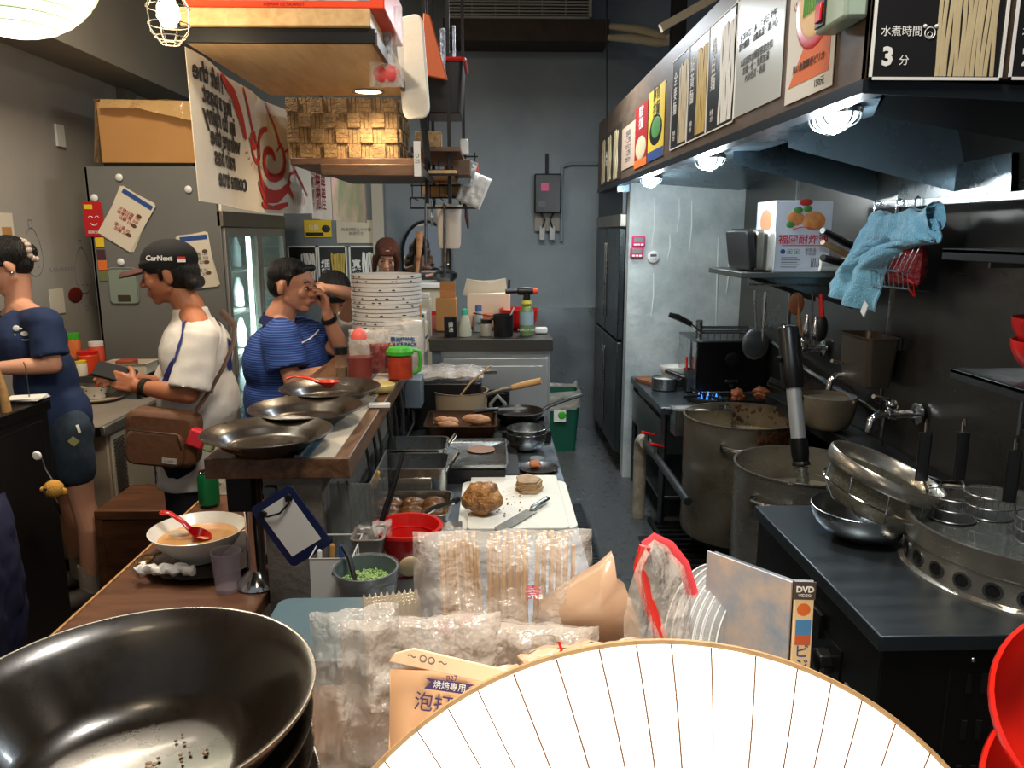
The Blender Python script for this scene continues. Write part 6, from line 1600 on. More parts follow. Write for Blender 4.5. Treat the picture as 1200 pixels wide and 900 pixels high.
# crinkled cellophane at left
for k, (x, y, w_, h_, d_, sd, m, rz, lb) in enumerate((
        (-0.155, 0.80, 0.10, 0.20, 0.07, 41, film, 0.3, 'crinkled clear cellophane bag next to the black bowl stack'),
        (-0.085, 0.83, 0.19, 0.172, 0.07, 42, film_thick, 0.1, 'milky plastic bag draped behind the peach baking-powder pouch'),
        (0.045, 0.84, 0.16, 0.155, 0.08, 43, film_thick, -0.1, 'milky plastic bag knotted in the middle of the ledge'),
        (0.10, 0.80, 0.15, 0.15, 0.08, 44, film_peach, 0.2, 'peach coloured bag tied with a red twist'),
        (0.055, 0.72, 0.12, 0.165, 0.06, 46, film_peach, -0.3, 'peach bag bulging just behind the lamp rim'))):
    mb = MB(); pillow(mb, w_, h_, d_, sd, 0.14, 34, 30)
    tag(mb.build('plastic_bag', m, loc=(x, y, LZ + h_ / 2 + 0.003), rot=(R(-6), 0, rz)), lb, 'bag')
a = P(655, 752, Y=0.70); b = P(652, 772, Y=0.69)
tag(MB().tube([a, (a + b) / 2 + V((0.004, 0, 0)), b], 0.0016, 6).build('red_twist', red_plastic), 'short red twist tie on the peach coloured bag', 'tie')
# peach pouch with print (baking powder)
pk = M('peach_box', (226, 180, 138), 0.55, var=0.05, vs=5)
t = thing('powder_pouch', 'peach baking powder pouch with purple ribbon print', 'pouch', (-0.035, 0.665, LZ + 0.145), rot=(R(-14), 0, -0.06))
W = 0.135
def pf(s):
    def g(u, v):
        x = (u - 0.5) * W; z = (v - 0.5) * 0.12
        e = (1 - (2 * abs(u - 0.5)) ** 4) * (1 - (v) ** 4 * 0.8)
        return (x, s * 0.012 * e + 0.002 * noise.noise(V((x * 30, z * 30, s))), z)
    return g
mb = MB(); mb.sheet(pf(-1), 20, 16); mb.sheet(pf(1), 20, 16); mb.build('pouch', pk, t)
fl_ = [(-W / 2, 0.070), (W / 2, 0.044), (W / 2, 0.052), (W * 0.34, 0.064), (-W * 0.32, 0.083), (-W / 2 + 0.006, 0.078)]
MB().prism(fl_, 0, 0.003, Matrix.Translation((0, -0.007, 0)) @ Matrix.Rotation(PI / 2, 4, 'X')).build('flap', M('peach_flap', (236, 200, 164), 0.5), t, bev=0.001)
text('泡打粉', 0.019, ink_purple, t, (-0.014, -0.0118, 0.030), rot=(PI / 2, 0.12, 0), name='lettering')
rb = MB().prism([(-0.024, 0.003), (0.024, 0.003), (0.018, 0.0), (0.024, -0.007), (-0.024, -0.007), (-0.018, 0.0)], 0, 0.0006, Matrix.Translation((-0.008, -0.0112, 0.050)) @ Matrix.Rotation(0.12, 4, 'Y') @ Matrix.Rotation(PI / 2, 4, 'X')); rb.build('ribbon_print', ink_purple, t)
text('烘焙專用', 0.008, ink_white, t, (-0.008, -0.0122, 0.048), rot=(PI / 2, 0.12, 0), name='ribbon_lettering')
text('B27', 0.007, ink_purple, t, (-0.006, -0.0112, 0.0555), name='small_lettering'); text('～ ○○ ～', 0.009, ink_grey, t, (-0.03, -0.0108, 0.072), rot=(PI / 2, 0.2, 0), name='faint_lettering')
t = thing('brown_box', 'reddish brown cardboard box below the peach pouch', 'box', (-0.075, 0.56, LZ + 0.002), -0.1)
MB().box(-0.06, 0.075, -0.03, 0.05, 0, 0.115).build('box', M('redbrown_card', (168, 106, 78), 0.65, var=0.12, vs=4), t, bev=0.003)
MB().box(-0.062, -0.06, -0.03, 0.05, 0, 0.115).build('pale_side', M('pale_card', (222, 200, 176), 0.6), t)
tag(MB().box(-0.015, 0.015, -0.04, 0.04, 0, 0.09).build('pale_box', M('pale_card2', (214, 190, 164), 0.6), loc=(-0.158, 0.60, LZ + 0.001), bev=0.003, rot=(0, 0, 0.2)), 'narrow pale carton between black bowls and brown box', 'carton')
# brown kraft pouch, pointed
t = thing('kraft_pouch', 'shiny pale brown pouch with pointed corner behind lamp', 'pouch', (0, 0, 0))
Y1 = 0.90
A1 = [P(a, b, Y=Y1) for a, b in ((634, 708), (668, 684), (702, 664), (718, 650), (722, 680), (733, 688), (745, 720), (752, 768), (640, 768), (628, 730))]
cc = sum((p for p in A1), V()) / len(A1)
n = len(A1)
mb = MB(); mb.add([(p.x, p.y - 0.012, p.z) for p in A1] + [(p.x, p.y + 0.012, p.z) for p in A1] + [(cc.x, cc.y - 0.032, cc.z), (cc.x, cc.y + 0.03, cc.z)],
   [(i, (i + 1) % n, 2 * n) for i in range(n)] + [((i + 1) % n + n, i + n, 2 * n + 1) for i in range(n)] + [(i, i + n, (i + 1) % n + n, (i + 1) % n) for i in range(n)])
mb.build('pouch', kraft_lt, t, smooth=80)
mb = MB(); zz = LZ + 0.003; mb.box(cc.x - 0.055, cc.x + 0.055, Y1 - 0.012, Y1 + 0.012, zz, cc.z - 0.01); mb.build('pouch_base', kraft_lt, t, bev=0.008)
# zip bag with red rim
t = thing('zip_bag', 'open clear zip bag with red rim beside stacked lids', 'bag', (0, 0, 0))
loop = [(756, 640), (766, 631), (784, 640), (801, 662), (811, 694), (818, 726), (822, 752)]
inner = [(822, 752), (800, 790), (775, 790), (762, 730), (750, 690), (748, 665), (756, 640)]
Y2 = 0.86
L1 = [P(a, b, Y=Y2 + 0.03) for a, b in loop]; L2 = [P(a, b, Y=Y2 - 0.03) for a, b in ((756, 640), (749, 665), (758, 700), (768, 728), (778, 756), (786, 785))]
MB().tube(L1, 0.0035, 8, flat=2.2).build('red_rim_back', M('zip_red', (236, 74, 84), 0.35), t)
MB().tube(L2, 0.0045, 8, flat=1.6).build('red_rim_front', M('zip_red2', (226, 46, 34), 0.35), t)
L3 = [P(a, b, Y=Y2 - 0.05) for a, b in ((756, 640), (745, 668), (736, 695), (731, 720), (731, 750), (733, 790))]
mb = MB()
def zf(A, B):
    def g(u, v):
        f = v * (len(A) - 1); i = min(int(f), len(A) - 2); h_ = f - i
        f2 = v * (len(B) - 1); j = min(int(f2), len(B) - 2); k_ = f2 - j
        p = A[i].lerp(A[i + 1], h_); q = B[j].lerp(B[j + 1], k_)
        r = p.lerp(q, u); r.y -= 0.02 * math.sin(PI * u) + 0.008 * noise.noise(r * 40)
        return r
    return g
mb.sheet(zf(L3, L2), 16, 24); mb.sheet(zf(L2, L1), 20, 24)
mb.build('bag', film_thick, t)
mb = MB(); pillow(mb, 0.085, 0.11, 0.05, 51, 0.14, 20, 18); mb.build('lower_bag', film_thick, t, loc=(P(775, 760, Y=Y2).x, Y2, LZ + 0.058))
# clear lids
lid = None
for k in range(6):
    mb = MB(); mb.lathe([(0, 0.003), (0.035, 0.003), (0.040, 0.009), (0.066, 0.011), (0.070, 0.007), (0.074, 0.0), (0.076, 0.001), (0.071, 0.010), (0.066, 0.0135), (0.040, 0.0125), (0.034, 0.006), (0, 0.006)], seg=48); mb.mat(1)
    for rr, zz in ((0.076, 0.0), (0.067, 0.0125), (0.040, 0.011)): mb.tube([(rr * math.cos(q * PI / 24), rr * math.sin(q * PI / 24), zz) for q in range(48)], 0.0009, 5, closed=True)
    if lid is None: lid = o = mb.build('bowl_cover', [film_clear, M('lid_edge', (225, 226, 226), 0.15, alpha=0.7)], None)
    else: o = lid.copy(); COL.objects.link(o)
    o.location = (P(850, 730, Y=0.93).x + 0.009 * (k - 3), 0.92 - 0.004 * k, LZ + 0.098)
    o.rotation_euler = (0.0, R(80), R(-48 - 1 * k)); o.scale = (1.25, 1.25, 1.25)
    tag(o, 'clear round plastic lid in the upright row by the zip bag', 'lid', 'clear plastic lids standing in a row')
# DVD case
pt = P(936, 690, Y=0.78)
t = thing('dvd_case', 'upright clear-wrapped film case with orange spine beside lids', 'disc case', (pt.x, 0.78, LZ + 0.002), rot=(R(-3), 0, R(-4)))
H_ = 0.19; z1 = pt.z - LZ
H_ = z1
SP = 0.022
MB().box(0, SP, 0, 0.004, 0, H_).build('spine', M('spine_cream', (224, 196, 150), 0.4), t, bev=0.001)
cv = M('cover_print', (196, 176, 158), 0.35, col2=(110, 140, 168), vs=16)
MB().box(-0.0, SP, 0.004, 0.008, 0, H_).build('case', black_plastic, t)
cvr = MB(); TT = Matrix.Rotation(R(22), 4, 'Z')
cvr.box(-0.001, 0.0015, 0.004, 0.125, 0, H_ - 0.001, Matrix.Rotation(R(38), 4, 'Z')).build('cover', cv, t)
MB().box(0.0015, 0.016, 0.006, 0.125, 0, H_ - 0.004, Matrix.Rotation(R(38), 4, 'Z')).build('case_body', black_plastic, t, bev=0.002)
MB().box(-0.002, SP + 0.001, -0.0006, 0, H_ - 0.020, H_ + 0.001).build('top_band', M('band_dk', (70, 60, 56), 0.4), t)
text('DVD', 0.0095, ink_white, t, (SP / 2, -0.0012, H_ - 0.008), bold=0.0003); text('VIDEO', 0.005, ink_white, t, (SP / 2, -0.0012, H_ - 0.015), name='small_lettering')
MB().lathe([(0, 0), (0.0075, 0), (0, 0.0006)], seg=20, T=Matrix.Translation((SP / 2, 0, H_ - 0.032)) @ Matrix.Rotation(PI / 2, 4, 'X')).build('orange_emblem', ink_orange, t)
MB().box(0.003, SP - 0.002, -0.0006, 0, H_ - 0.062, H_ - 0.044).build('blue_picture', M('spine_blue', (70, 130, 180), 0.4), t)
MB().box(0.003, SP - 0.002, -0.0006, 0, H_ - 0.074, H_ - 0.062).build('orange_picture', M('spine_red', (190, 90, 56), 0.4), t)
text('ビ\nジ\nョ\nン', 0.017, ink_blue, t, (SP / 2, -0.0008, H_ - 0.108), name='title_lettering')
# red bowls tilted at right
t = thing('bowl_rack', 'small dark rack standing under the tilted red bowls', 'rack', (0.50, 0.52, 0))
MB().box(-0.02, 0.18, -0.10, 0.10, 0.93, 0.95).build('shelf', black_metal, t, bev=0.003)
for x in (0.0, 0.16):
    for y in (-0.08, 0.08): MB().cyl((x, y, 0), (x, y, 0.93), 0.008).build('leg', black_metal, t)
rb = bowl_mb(0.082, 0.04, 0.45, 0.003, 1.5)
o = rb.build('red_bowl', red_glaze, loc=tuple(P(1268, 848, Y=0.55)), rot=(R(48), R(-14), 0)); tag(o, 'glossy bright red bowl tilted at right edge, upper of two', 'bowl')
o2 = o.copy(); COL.objects.link(o2); o2.location = tuple(P(1256, 950, Y=0.54)); o2['label'] = 'glossy bright red bowl tilted at right edge, lower of two'
# ================================================================ DINING SIDE
grey_f = M('grey_refrigerator_side', (112, 112, 108), 0.5, 0.2, var=0.06, vs=2)
t = thing('drinks_cooler', 'big grey refrigerator with two lit glass doors on its right side', 'refrigerator', (-2.23, 4.4, 0))
MB().box(0, 0.015, 0, 1.30, 0.0, 1.976).build('left_panel', grey_f, t)
MB().box(0, 0.72, 0, 0.015, 0, 1.976).build('side_panel', grey_f, t, bev=0.003)
MB().box(0, 0.70, 1.285, 1.30, 0, 1.976).build('far_panel', grey_f, t)
MB().box(0, 0.70, 0.015, 1.285, 0, 0.22).build('base', grey_f, t)
MB().box(0, 0.70, 0.015, 1.285, 1.66, 1.976).build('head_unit', grey_f, t)
MB().box(0.70, 0.73, 0.0, 1.30, 1.74, 1.86).build('header_panel', M('header_cream', (206, 194, 172), 0.4, emit=0.3), t, bev=0.003)  # plain cream header panel; emission added to brighten it, not a light box
MB().box(0.70, 0.735, 0.0, 1.30, 1.655, 1.74).build('control_strip', M('strip_dark', (120, 112, 100), 0.4, 0.4), t, bev=0.003)
inner = M('cooler_inside', (228, 238, 234), 0.6)
MB().box(0.03, 0.05, 0.03, 1.27, 0.22, 1.65).build('back_lining', inner, t)
tube = M('cooler_tube', (225, 250, 245), 0.3, emit=12, ecol=(215, 250, 242))
for y in (0.075, 0.66): MB().cyl((0.66, y, 0.26), (0.66, y, 1.62), 0.014, seg=12).build('light_tube', tube, t)
fr = M('door_frame', (150, 146, 138), 0.4, 0.5)
for y0, y1 in ((0.02, 0.655), (0.66, 1.28)):
    mb = MB(); mb.box(0.70, 0.735, y0, y0 + 0.05, 0.2, 1.65); mb.box(0.70, 0.735, y1 - 0.05, y1, 0.2, 1.65); mb.box(0.70, 0.735, y0 + 0.05, y1 - 0.05, 0.2, 0.26); mb.box(0.70, 0.735, y0 + 0.05, y1 - 0.05, 1.60, 1.65)
    d = mb.build('door', fr, t, bev=0.003)
    MB().box(0.713, 0.717, y0 + 0.05, y1 - 0.05, 0.26, 1.60).build('pane', M('cooler_glass', (190, 220, 216), 0.08, alpha=0.28), d)
    MB().box(0.735, 0.75, y0 + 0.02, y0 + 0.035, 0.8, 1.1).build('handle', fr, d, bev=0.003)
for z in (0.55, 0.85, 1.12, 1.38): MB().box(0.06, 0.66, 0.03, 1.27, z, z + 0.012).build('shelf', alu, t)
can_m = [M('drink_%d' % i, c, 0.3) for i, c in enumerate(((200, 210, 208), (150, 190, 180), (176, 190, 196), (206, 214, 206)))]
for k in range(16):
    z = (0.57, 0.87, 1.14, 1.40)[k // 4]; y = 0.2 + 0.29 * (k % 4)
    tag(MB().lathe([(0, 0), (0.03, 0), (0.032, 0.01), (0.032, 0.12), (0.02, 0.16), (0.012, 0.19), (0, 0.19)], seg=16).build('drink_bottle', can_m[k % 4], loc=(-2.23 + 0.54, 4.4 + y, z)), 'drink bottle standing on a shelf inside the lit cooler', 'bottle', 'bottles inside the lit cooler')
light('AREA', (-1.62, 4.9, 1.0), 30, (0.82, 1.0, 0.96), 0.5, rot=(0, PI / 2, 0)).data.shape = 'SQUARE'
# fridge side items
FY = 4.398
def onf(px, py): q = P(px, py, Y=FY); return (q.x, q.y, q.z)
for (px, py, w_, h_, an, lb, sd) in ((149, 257, 0.20, 0.30, R(33), 'white menu sheets with blue header pinned tilted on refrigerator', 1), (232, 306, 0.17, 0.30, R(-6), 'stack of white menu sheets pinned behind the cap wearer', 2)):
    t = thing('menu_sheet', lb, 'sheet', onf(px, py), rot=(0, an, 0))
    for k in range(3): MB().box(-w_ / 2, w_ / 2, -0.002 - 0.0025 * k, -0.0005 - 0.0025 * k, -h_ / 2, h_ / 2).build('page', paper_warm, t, rot=(0, 0.05 * (k - 2), 0))
    MB().box(-w_ / 2 + 0.01, w_ / 2 - 0.01, -0.0085, -0.0075, h_ / 2 - 0.035, h_ / 2 - 0.01).build('blue_header', ink_blue, t)
    text('叉燒拉麵 180\n味噌拉麵 200\n沾麵 220\n\n溏心蛋 30\n加麵 20', 0.022, ink_red if sd == 1 else ink_grey, t, (0, -0.0085, -0.02))
    for k in range(3): MB().sphere((0.05, -0.008, 0.05 - 0.06 * k), (0.016, 0.001, 0.011), 12, 6).build('dish_picture', M('dish_print%d%d' % (sd, k), (90, 60, 44), 0.6), t)
t = thing('red_envelope', 'red packet with yellow stamp and smiling print on refrigerator', 'envelope', onf(110, 256))
MB().box(-0.052, 0.052, -0.006, 0, -0.10, 0.09).build('envelope', M('envelope_red', (176, 22, 26), 0.5), t, bev=0.002)
MB().box(-0.045, 0.0, -0.007, -0.006, 0.05, 0.075).build('yellow_stamp', ink_yellow, t)
mb = MB(); mb.tube(arc((-0.015, -0.0075, 0.0), 0.012, 20, 160, 6), 0.002, 4); mb.tube(arc((0.02, -0.0075, 0.0), 0.012, 20, 160, 6), 0.002, 4); mb.tube(arc((0.002, -0.0075, -0.02), 0.018, 200, 340, 8), 0.002, 4); mb.build('smile_print', ink_white, t)
text('謝謝光臨', 0.018, ink_white, t, (0, -0.0075, -0.075))
for k, (py, m) in enumerate(((284, ink_yellow), (298, M('sticker_dk', (70, 40, 50), 0.5)), (311, ink_orange), (324, M('sticker_gr', (100, 110, 70), 0.5)))):
    tag(MB().box(-0.024, 0.024, -0.004, 0, -0.026, 0.026).build('picture_magnet', m, loc=onf(117 + k * 1.7, py), bev=0.003), ('yellow', 'dark purple', 'orange', 'olive green')[k] + ' small picture magnet in the column under the red packet', 'magnet')
for k, (px, py, lb) in enumerate(((140, 208, 'round white magnet above the tilted menu sheets'), (221, 222, 'round white magnet at upper right of the refrigerator side'), (111, 232, 'round white magnet above the red packet'), (142, 307, 'round white magnet above the grey plate'))):
    tag(MB().lathe([(0, 0), (0.018, 0), (0.02, 0.006), (0.012, 0.012), (0, 0.014)], seg=20, T=Matrix.Rotation(PI / 2, 4, 'X')).build('magnet', white_plastic, loc=onf(px, py)), lb, 'magnet')
t = thing('wall_plate', 'rounded grey-green plastic plate with slot on refrigerator side', 'plate', onf(145, 335))
MB().prism(rrect(0.165, 0.205, 0.025), 0, 0.006, Matrix.Rotation(PI / 2, 4, 'X')).build('plate', M('plate_green', (124, 136, 124), 0.25), t, bev=0.002)
MB().tube([(p[0], -0.007, p[1]) for p in rrect(0.155, 0.195, 0.022)], 0.002, 5, closed=True).build('groove', ink_grey, t)
MB().box(-0.035, 0.035, -0.010, -0.006, -0.085, -0.05).build('slot', M('slot_brown', (60, 46, 36), 0.5), t, bev=0.003)
# box on fridge top
t = thing('cardboard_box', 'brown cardboard box wrapped in clear film on the refrigerator', 'box', (-2.20, 4.55, 1.978))
MB().box(0, 0.66, 0, 0.40, 0.03, 0.36).build('box', cardboard, t, bev=0.004); MB().box(0.0, 0.5, 0.02, 0.38, 0, 0.03).build('dark_tray', M('dkgreen_tray', (40, 50, 40), 0.5), t)
fm = M('amber_film', (214, 176, 118), 0.16, alpha=0.5, bump=2.5, bs=9, spec=1.0)
mb = MB()
rf = [V((0.03, -0.01, 0.37)), V((0.35, -0.012, 0.365)), V((0.62, -0.012, 0.36)), V((0.68, 0.0, 0.34)), V((0.70, 0.1, 0.3))]
def wf(u, v):
    f = u * 4; i = min(int(f), 3); p = rf[i].lerp(rf[i + 1], f - i)
    dep = 0.05 + 0.33 * min(1, max(0, (u - 0.2) * 1.8)) * (0.7 + 0.3 * math.sin(u * 11))
    q = p + V((0.03 * math.sin(u * 26) * v, -0.03 * v - 0.018 * abs(math.sin(u * 24)) * v, -dep * v))
    return q
mb.sheet(wf, 70, 16, thick=0.001)
def wf2(u, v): return (-0.01 + 0.68 * u, -0.015 + 0.42 * v, 0.365 + 0.01 * noise.noise(V((u * 6, v * 6, 0))))
mb.sheet(wf2, 20, 10, thick=0.001)
def wf3(u, v): return (-0.006 - 0.07 * v * (1 - abs(2 * u - 1) * 0.5), 0.4 * u, 0.365 - 0.33 * v)
mb.sheet(wf3, 12, 12, thick=0.001)
mb.build('film', fm, t)
tag(MB().box(-0.012, 0, -0.04, 0.04, -0.06, 0.06).build('wall_socket', white_plastic, loc=(-2.438, 4.60, 2.16)), 'small white socket on the wall left of the box', 'socket')
t = thing('small_poster', 'small poster cut by left edge of photo on the wall', 'poster', tuple(P(-2, 266, X=-2.448))); MB().box(0, 0.003, -0.12, 0.12, -0.07, 0.07).build('sheet', paper_warm, t); MB().box(0.003, 0.0035, 0.02, 0.10, -0.05, 0.0).build('picture', cardboard, t)
t = thing('wall_sticker', 'dark red and white sticker low on the left wall', 'sticker', tuple(P(72, 348, X=-2.448))); MB().sphere((0.0, 0.15, 0), (0.004, 0.08, 0.045), 16, 8).build('red_shape', M('dkred', (100, 30, 24), 0.5), t); MB().box(0, 0.003, -0.12, 0.02, -0.09, 0.05).build('white_shape', paper_warm, t)
# banner (noren) hanging below the shelf side, seen from behind ---------------
bl = M('banner_cloth', (196, 186, 168), 0.85, var=0.04, vs=6, bump=0.15, bs=140)
t = thing('banner', 'cream cloth banner with red drawing and reversed black lettering', 'banner', (-0.90, 2.42, 1.715))
YL = 1.48
def bwave(y, z): return 0.018 * math.sin(y * 5.2 + 0.6) * (0.4 + 0.6 * (1 - z / 0.44)) + 0.008 * math.sin(y * 13)
mb = MB(); mb.sheet(lambda u, v: (bwave(u * YL, v * 0.44), u * YL, 0.44 * v - 0.015 * math.sin(u * PI)), 60, 14, thick=0.002); mb.build('cloth', bl, t)
def onb(y, z, off=0.003): return V((bwave(y, z) + off, y, z))
def btext(body, size, y, z, m):
    o = text(body, size, m, t, (0, 0, 0), rot=(0, 0, 0), mirror=True, align='LEFT', bold=0.0022)
    lo = min(v.co.x for v in o.data.vertices)
    for v in o.data.vertices: v.co = onb(y + v.co.x - lo, z + v.co.y, 0.0035 + v.co.z)
    return o
for k, (ln, y, z) in enumerate((('I left the', 0.02, 0.385), ('ing a past', 0.07, 0.325), ('in to rainy', 0.06, 0.265), ('where the', 0.10, 0.205), ('rain has', 0.12, 0.145), ('come true', 0.14, 0.08))):
    btext(ln, 0.085, y, z, ink)
def bstroke(pts, r, name='red_drawing', m=ink_red):
    P_ = []
    for i in range(len(pts) - 1):
        for j in range(6): f = j / 6; P_.append(onb(pts[i][0] * (1 - f) + pts[i + 1][0] * f, pts[i][1] * (1 - f) + pts[i + 1][1] * f, 0.003))
    P_.append(onb(pts[-1][0], pts[-1][1], 0.003))
    return MB().tube(P_, r, 6, flat=1.0), P_
def ribbon(mb, pts, w):
    P_ = []
    for i in range(len(pts) - 1):
        a, b = pts[i], pts[i + 1]
        for j in range(5): f = j / 5; P_.append((a[0] * (1 - f) + b[0] * f, a[1] * (1 - f) + b[1] * f))
    P_.append(pts[-1]); vs = []; fs = []
    for i, p in enumerate(P_):
        a = P_[max(i - 1, 0)]; b = P_[min(i + 1, len(P_) - 1)]; d = V((b[0] - a[0], b[1] - a[1])).normalized(); nx, nz = -d.y, d.x
        ww = w * (0.35 + 0.65 * math.sin(PI * (0.08 + 0.84 * i / (len(P_) - 1))))
        vs.append(onb(p[0] + nx * ww / 2, min(0.435, max(0.0, p[1] + nz * ww / 2)), 0.004)); vs.append(onb(p[0] - nx * ww / 2, min(0.435, max(0.0, p[1] - nz * ww / 2)), 0.004))
    for i in range(len(P_) - 1): fs.append((2 * i, 2 * i + 1, 2 * i + 3, 2 * i + 2))
    mb.add(vs, fs)
mb = MB()
def spiral(cy, cz, r0, r1, a0, a1, n=16): return [(cy + (r0 + (r1 - r0) * i / n) * math.cos(R(a0 + (a1 - a0) * i / n)) * 1.6, cz + (r0 + (r1 - r0) * i / n) * math.sin(R(a0 + (a1 - a0) * i / n))) for i in range(n + 1)]
ribbon(mb, spiral(0.90, 0.20, 0.02, 0.10, 0, 420), 0.036)
ribbon(mb, spiral(0.90, 0.20, 0.12, 0.14, 100, 330), 0.035)
ribbon(mb, [(0.30, 0.42), (0.42, 0.38), (0.48, 0.31), (0.52, 0.24)], 0.05)
ribbon(mb, [(0.52, 0.42), (0.56, 0.36), (0.60, 0.29), (0.66, 0.25)], 0.02)
ribbon(mb, [(0.56, 0.25), (0.60, 0.22), (0.66, 0.235), (0.64, 0.27), (0.58, 0.26)], 0.03)
ribbon(mb, [(0.68, 0.10), (0.80, 0.04), (0.95, 0.05), (1.06, 0.10), (1.12, 0.06)], 0.04)
ribbon(mb, [(0.74, 0.02), (0.9, 0.0), (1.05, 0.03)], 0.03)
ribbon(mb, [(1.05, 0.10), (1.10, 0.16), (1.20, 0.18), (1.30, 0.14), (1.40, 0.08)], 0.016)
ribbon(mb, [(0.86, 0.42), (0.95, 0.34), (1.0, 0.27), (0.96, 0.24)], 0.014)
ribbon(mb, [(1.02, 0.24), (1.08, 0.26), (1.14, 0.22), (1.2, 0.16)], 0.012)
for k in range(7): ribbon(mb, [(1.12 + k * 0.035, 0.03), (1.12 + k * 0.035, 0.09)], 0.008)
for k in range(9): a = R(200 + k * 16); ribbon(mb, [(0.66 + 0.09 * math.cos(a) * 1.5, 0.22 + 0.07 * math.sin(a)), (0.66 + 0.11 * math.cos(a) * 1.5, 0.22 + 0.09 * math.sin(a))], 0.006)
ribbon(mb, spiral(0.66, 0.22, 0.045, 0.05, 90, 400), 0.02)
mb.build('red_drawing', ink_red, t)
# second banner
t = thing('banner', 'farther banner with dark red writing on green and pink', 'banner', (-0.90, 3.96, 1.69))
mb = MB(); mb.sheet(lambda u, v: (0.02 * math.sin(u * 7), u * 0.42, 0.40 * v), 16, 6, thick=0.002); mb.build('red_cloth', M('banner_red2', (186, 172, 156), 0.85), t)
mb = MB(); mb.sheet(lambda u, v: (0.02 * math.sin(u * 9 + 1), 0.42 + u * 1.35, 0.42 * v), 30, 6, thick=0.002); mb.build('floral_cloth', M('banner_floral', (212, 168, 150), 0.85, col2=(112, 136, 84), vs=3.2), t)
for k in range(6): text('麵屋', 0.12, M('banner_ink%d' % k, (120, 24, 22), 0.7), t, (0.026, 0.1 + 0.0 * k, 0.34 - k * 0.062), rot=(PI / 2, 0, PI / 2)) if k < 5 else None
# hanging shelf over bar -----------------------------------------------------
sw = wood('shelf_wood', (206, 172, 124), (184, 148, 100), (9, 1.4, 9), 0.45)
dwood = wood('dark_shelf_wood', (104, 76, 54), (66, 48, 36), (2, 8, 8), 0.5)
t = thing('hanging_shelf', 'pale wooden hanging shelf with black lip and downlight above bar', 'shelf', (-0.87, 2.35, 2.15))
MB().box(0, 0.53, 0, 0.85, 0, 0.03).build('board', sw, t, bev=0.002)
MB().box(-0.01, 0.54, -0.014, 0.0, -0.002, 0.038).build('front_lip', black_metal, t, bev=0.002)
MB().box(0.53, 0.544, 0, 0.86, -0.004, 0.03).build('side_lip', dwood, t)
MB().box(0.0, 0.53, -0.03, 0.80, 0.04, 0.087).build('upper_board', sw, t, bev=0.003)
MB().lathe([(0.05, -0.004), (0.062, -0.004), (0.06, 0.0), (0.048, 0.004)], c=(0.40, 0.75, 0), seg=32).build('lamp_ring', steel, t)
MB().lathe([(0, -0.002), (0.05, -0.002)], c=(0.40, 0.75, 0), seg=32).build('lamp_lens', M('downlight_lens', (255, 236, 206), 0.4, emit=10, ecol=(255, 220, 170)), t)
for x in (0.01, 0.51): MB().box(x, x + 0.02, 0.40, 0.42, 0.03, 1.45).build('suspension_post', black_metal, t)
light('SPOT', (-0.47, 3.10, 2.13), 22, WARM, 0.05, rot=(0, 0, 0), spot=150, blend=0.8)
t = thing('orange_box', 'orange printed flat box lying on top of the hanging shelf', 'box', (-0.86, 2.33, 2.238))
MB().box(0, 0.56, 0, 0.45, 0, 0.13).build('box', orange_red, t, bev=0.004)
MB().box(0.02, 0.52, -0.001, 0, 0.020, 0.12).build('picture_panel', M('box_picture', (196, 190, 182), 0.5, col2=(110, 116, 130), vs=28), t)
text('TONKATSU RAMEN', 0.013, M('box_ink', (120, 26, 16), 0.5), t, (0.28, -0.001, 0.010), mirror=True)
# basket on lower shelf
wk = M('woven_paper', (150, 122, 82), 0.7, col2=(104, 82, 52), vs=40, bump=0.6, bs=120)
t = thing('woven_basket', 'brown woven basket on the lower hanging shelf under downlight', 'basket', (-0.82, 3.24, 1.915))
def weave(w_, h_, nx, nz, T_):
    mb = MB()
    for i in range(nx):
        for k in range(nz):
            cx_ = (i + 0.5) * w_ / nx; cz_ = (k + 0.5) * h_ / nz
            for s in range(3):
                if (i + k) % 2: mb.cbox((cx_, -0.008, cz_ + (s - 1) * h_ / nz / 3.3), (w_ / nx * 0.98, 0.012, h_ / nz / 3.5), T=T_)
                else: mb.cbox((cx_ + (s - 1) * w_ / nx / 3, 0.002, cz_), (w_ / nx / 3.4, 0.010, h_ / nz * 1.02), T=T_)
    return mb
weave(0.44, 0.235, 9, 4, Matrix.Identity(4)).build('front', wk, t)
weave(0.34, 0.235, 6, 4, Matrix.Translation((0.44, 0, 0)) @ Matrix.Rotation(PI / 2 + 0.0, 4, 'Z')).build('side', wk, t)
MB().box(0.004, 0.436, 0.004, 0.34, 0.0, 0.01).build('base', wk, t); MB().box(0, 0.01, 0.0, 0.34, 0, 0.23).build('side', wk, t); MB().box(0, 0.44, 0.33, 0.34, 0, 0.23).build('back', wk, t)
t = thing('lower_shelf', 'dark wooden lower hanging shelf carrying the woven basket', 'shelf', (-0.80, 3.18, 1.84))
MB().box(0, 0.50, 0, 0.62, 0.045, 0.072).build('board', dwood, t, bev=0.003); MB().box(0.13, 0.52, -0.06, 0.05, -0.0, 0.044).build('front_beam', dwood, t, bev=0.003); MB().box(0.13, 0.52, 0.05, 0.62, 0.01, 0.04).build('black_tray', black_metal, t)
for x in (0.02, 0.50): MB().box(x, x + 0.015, 0.5, 0.515, 0.07, 1.75).build('suspension_post', black_metal, t)
mb = MB()
for k in range(6): mb.tube([(0.51, 0.02 + k * 0.06, 0.30), (0.53, 0.02 + k * 0.06, 0.08)], 0.004, 5)
mb.tube([(0.50, -0.05, 0.30), (0.50, 0.4, 0.30)], 0.005, 5); mb.build('wire_guard', black_metal, t)
a = P(489, 186, Y=3.05)
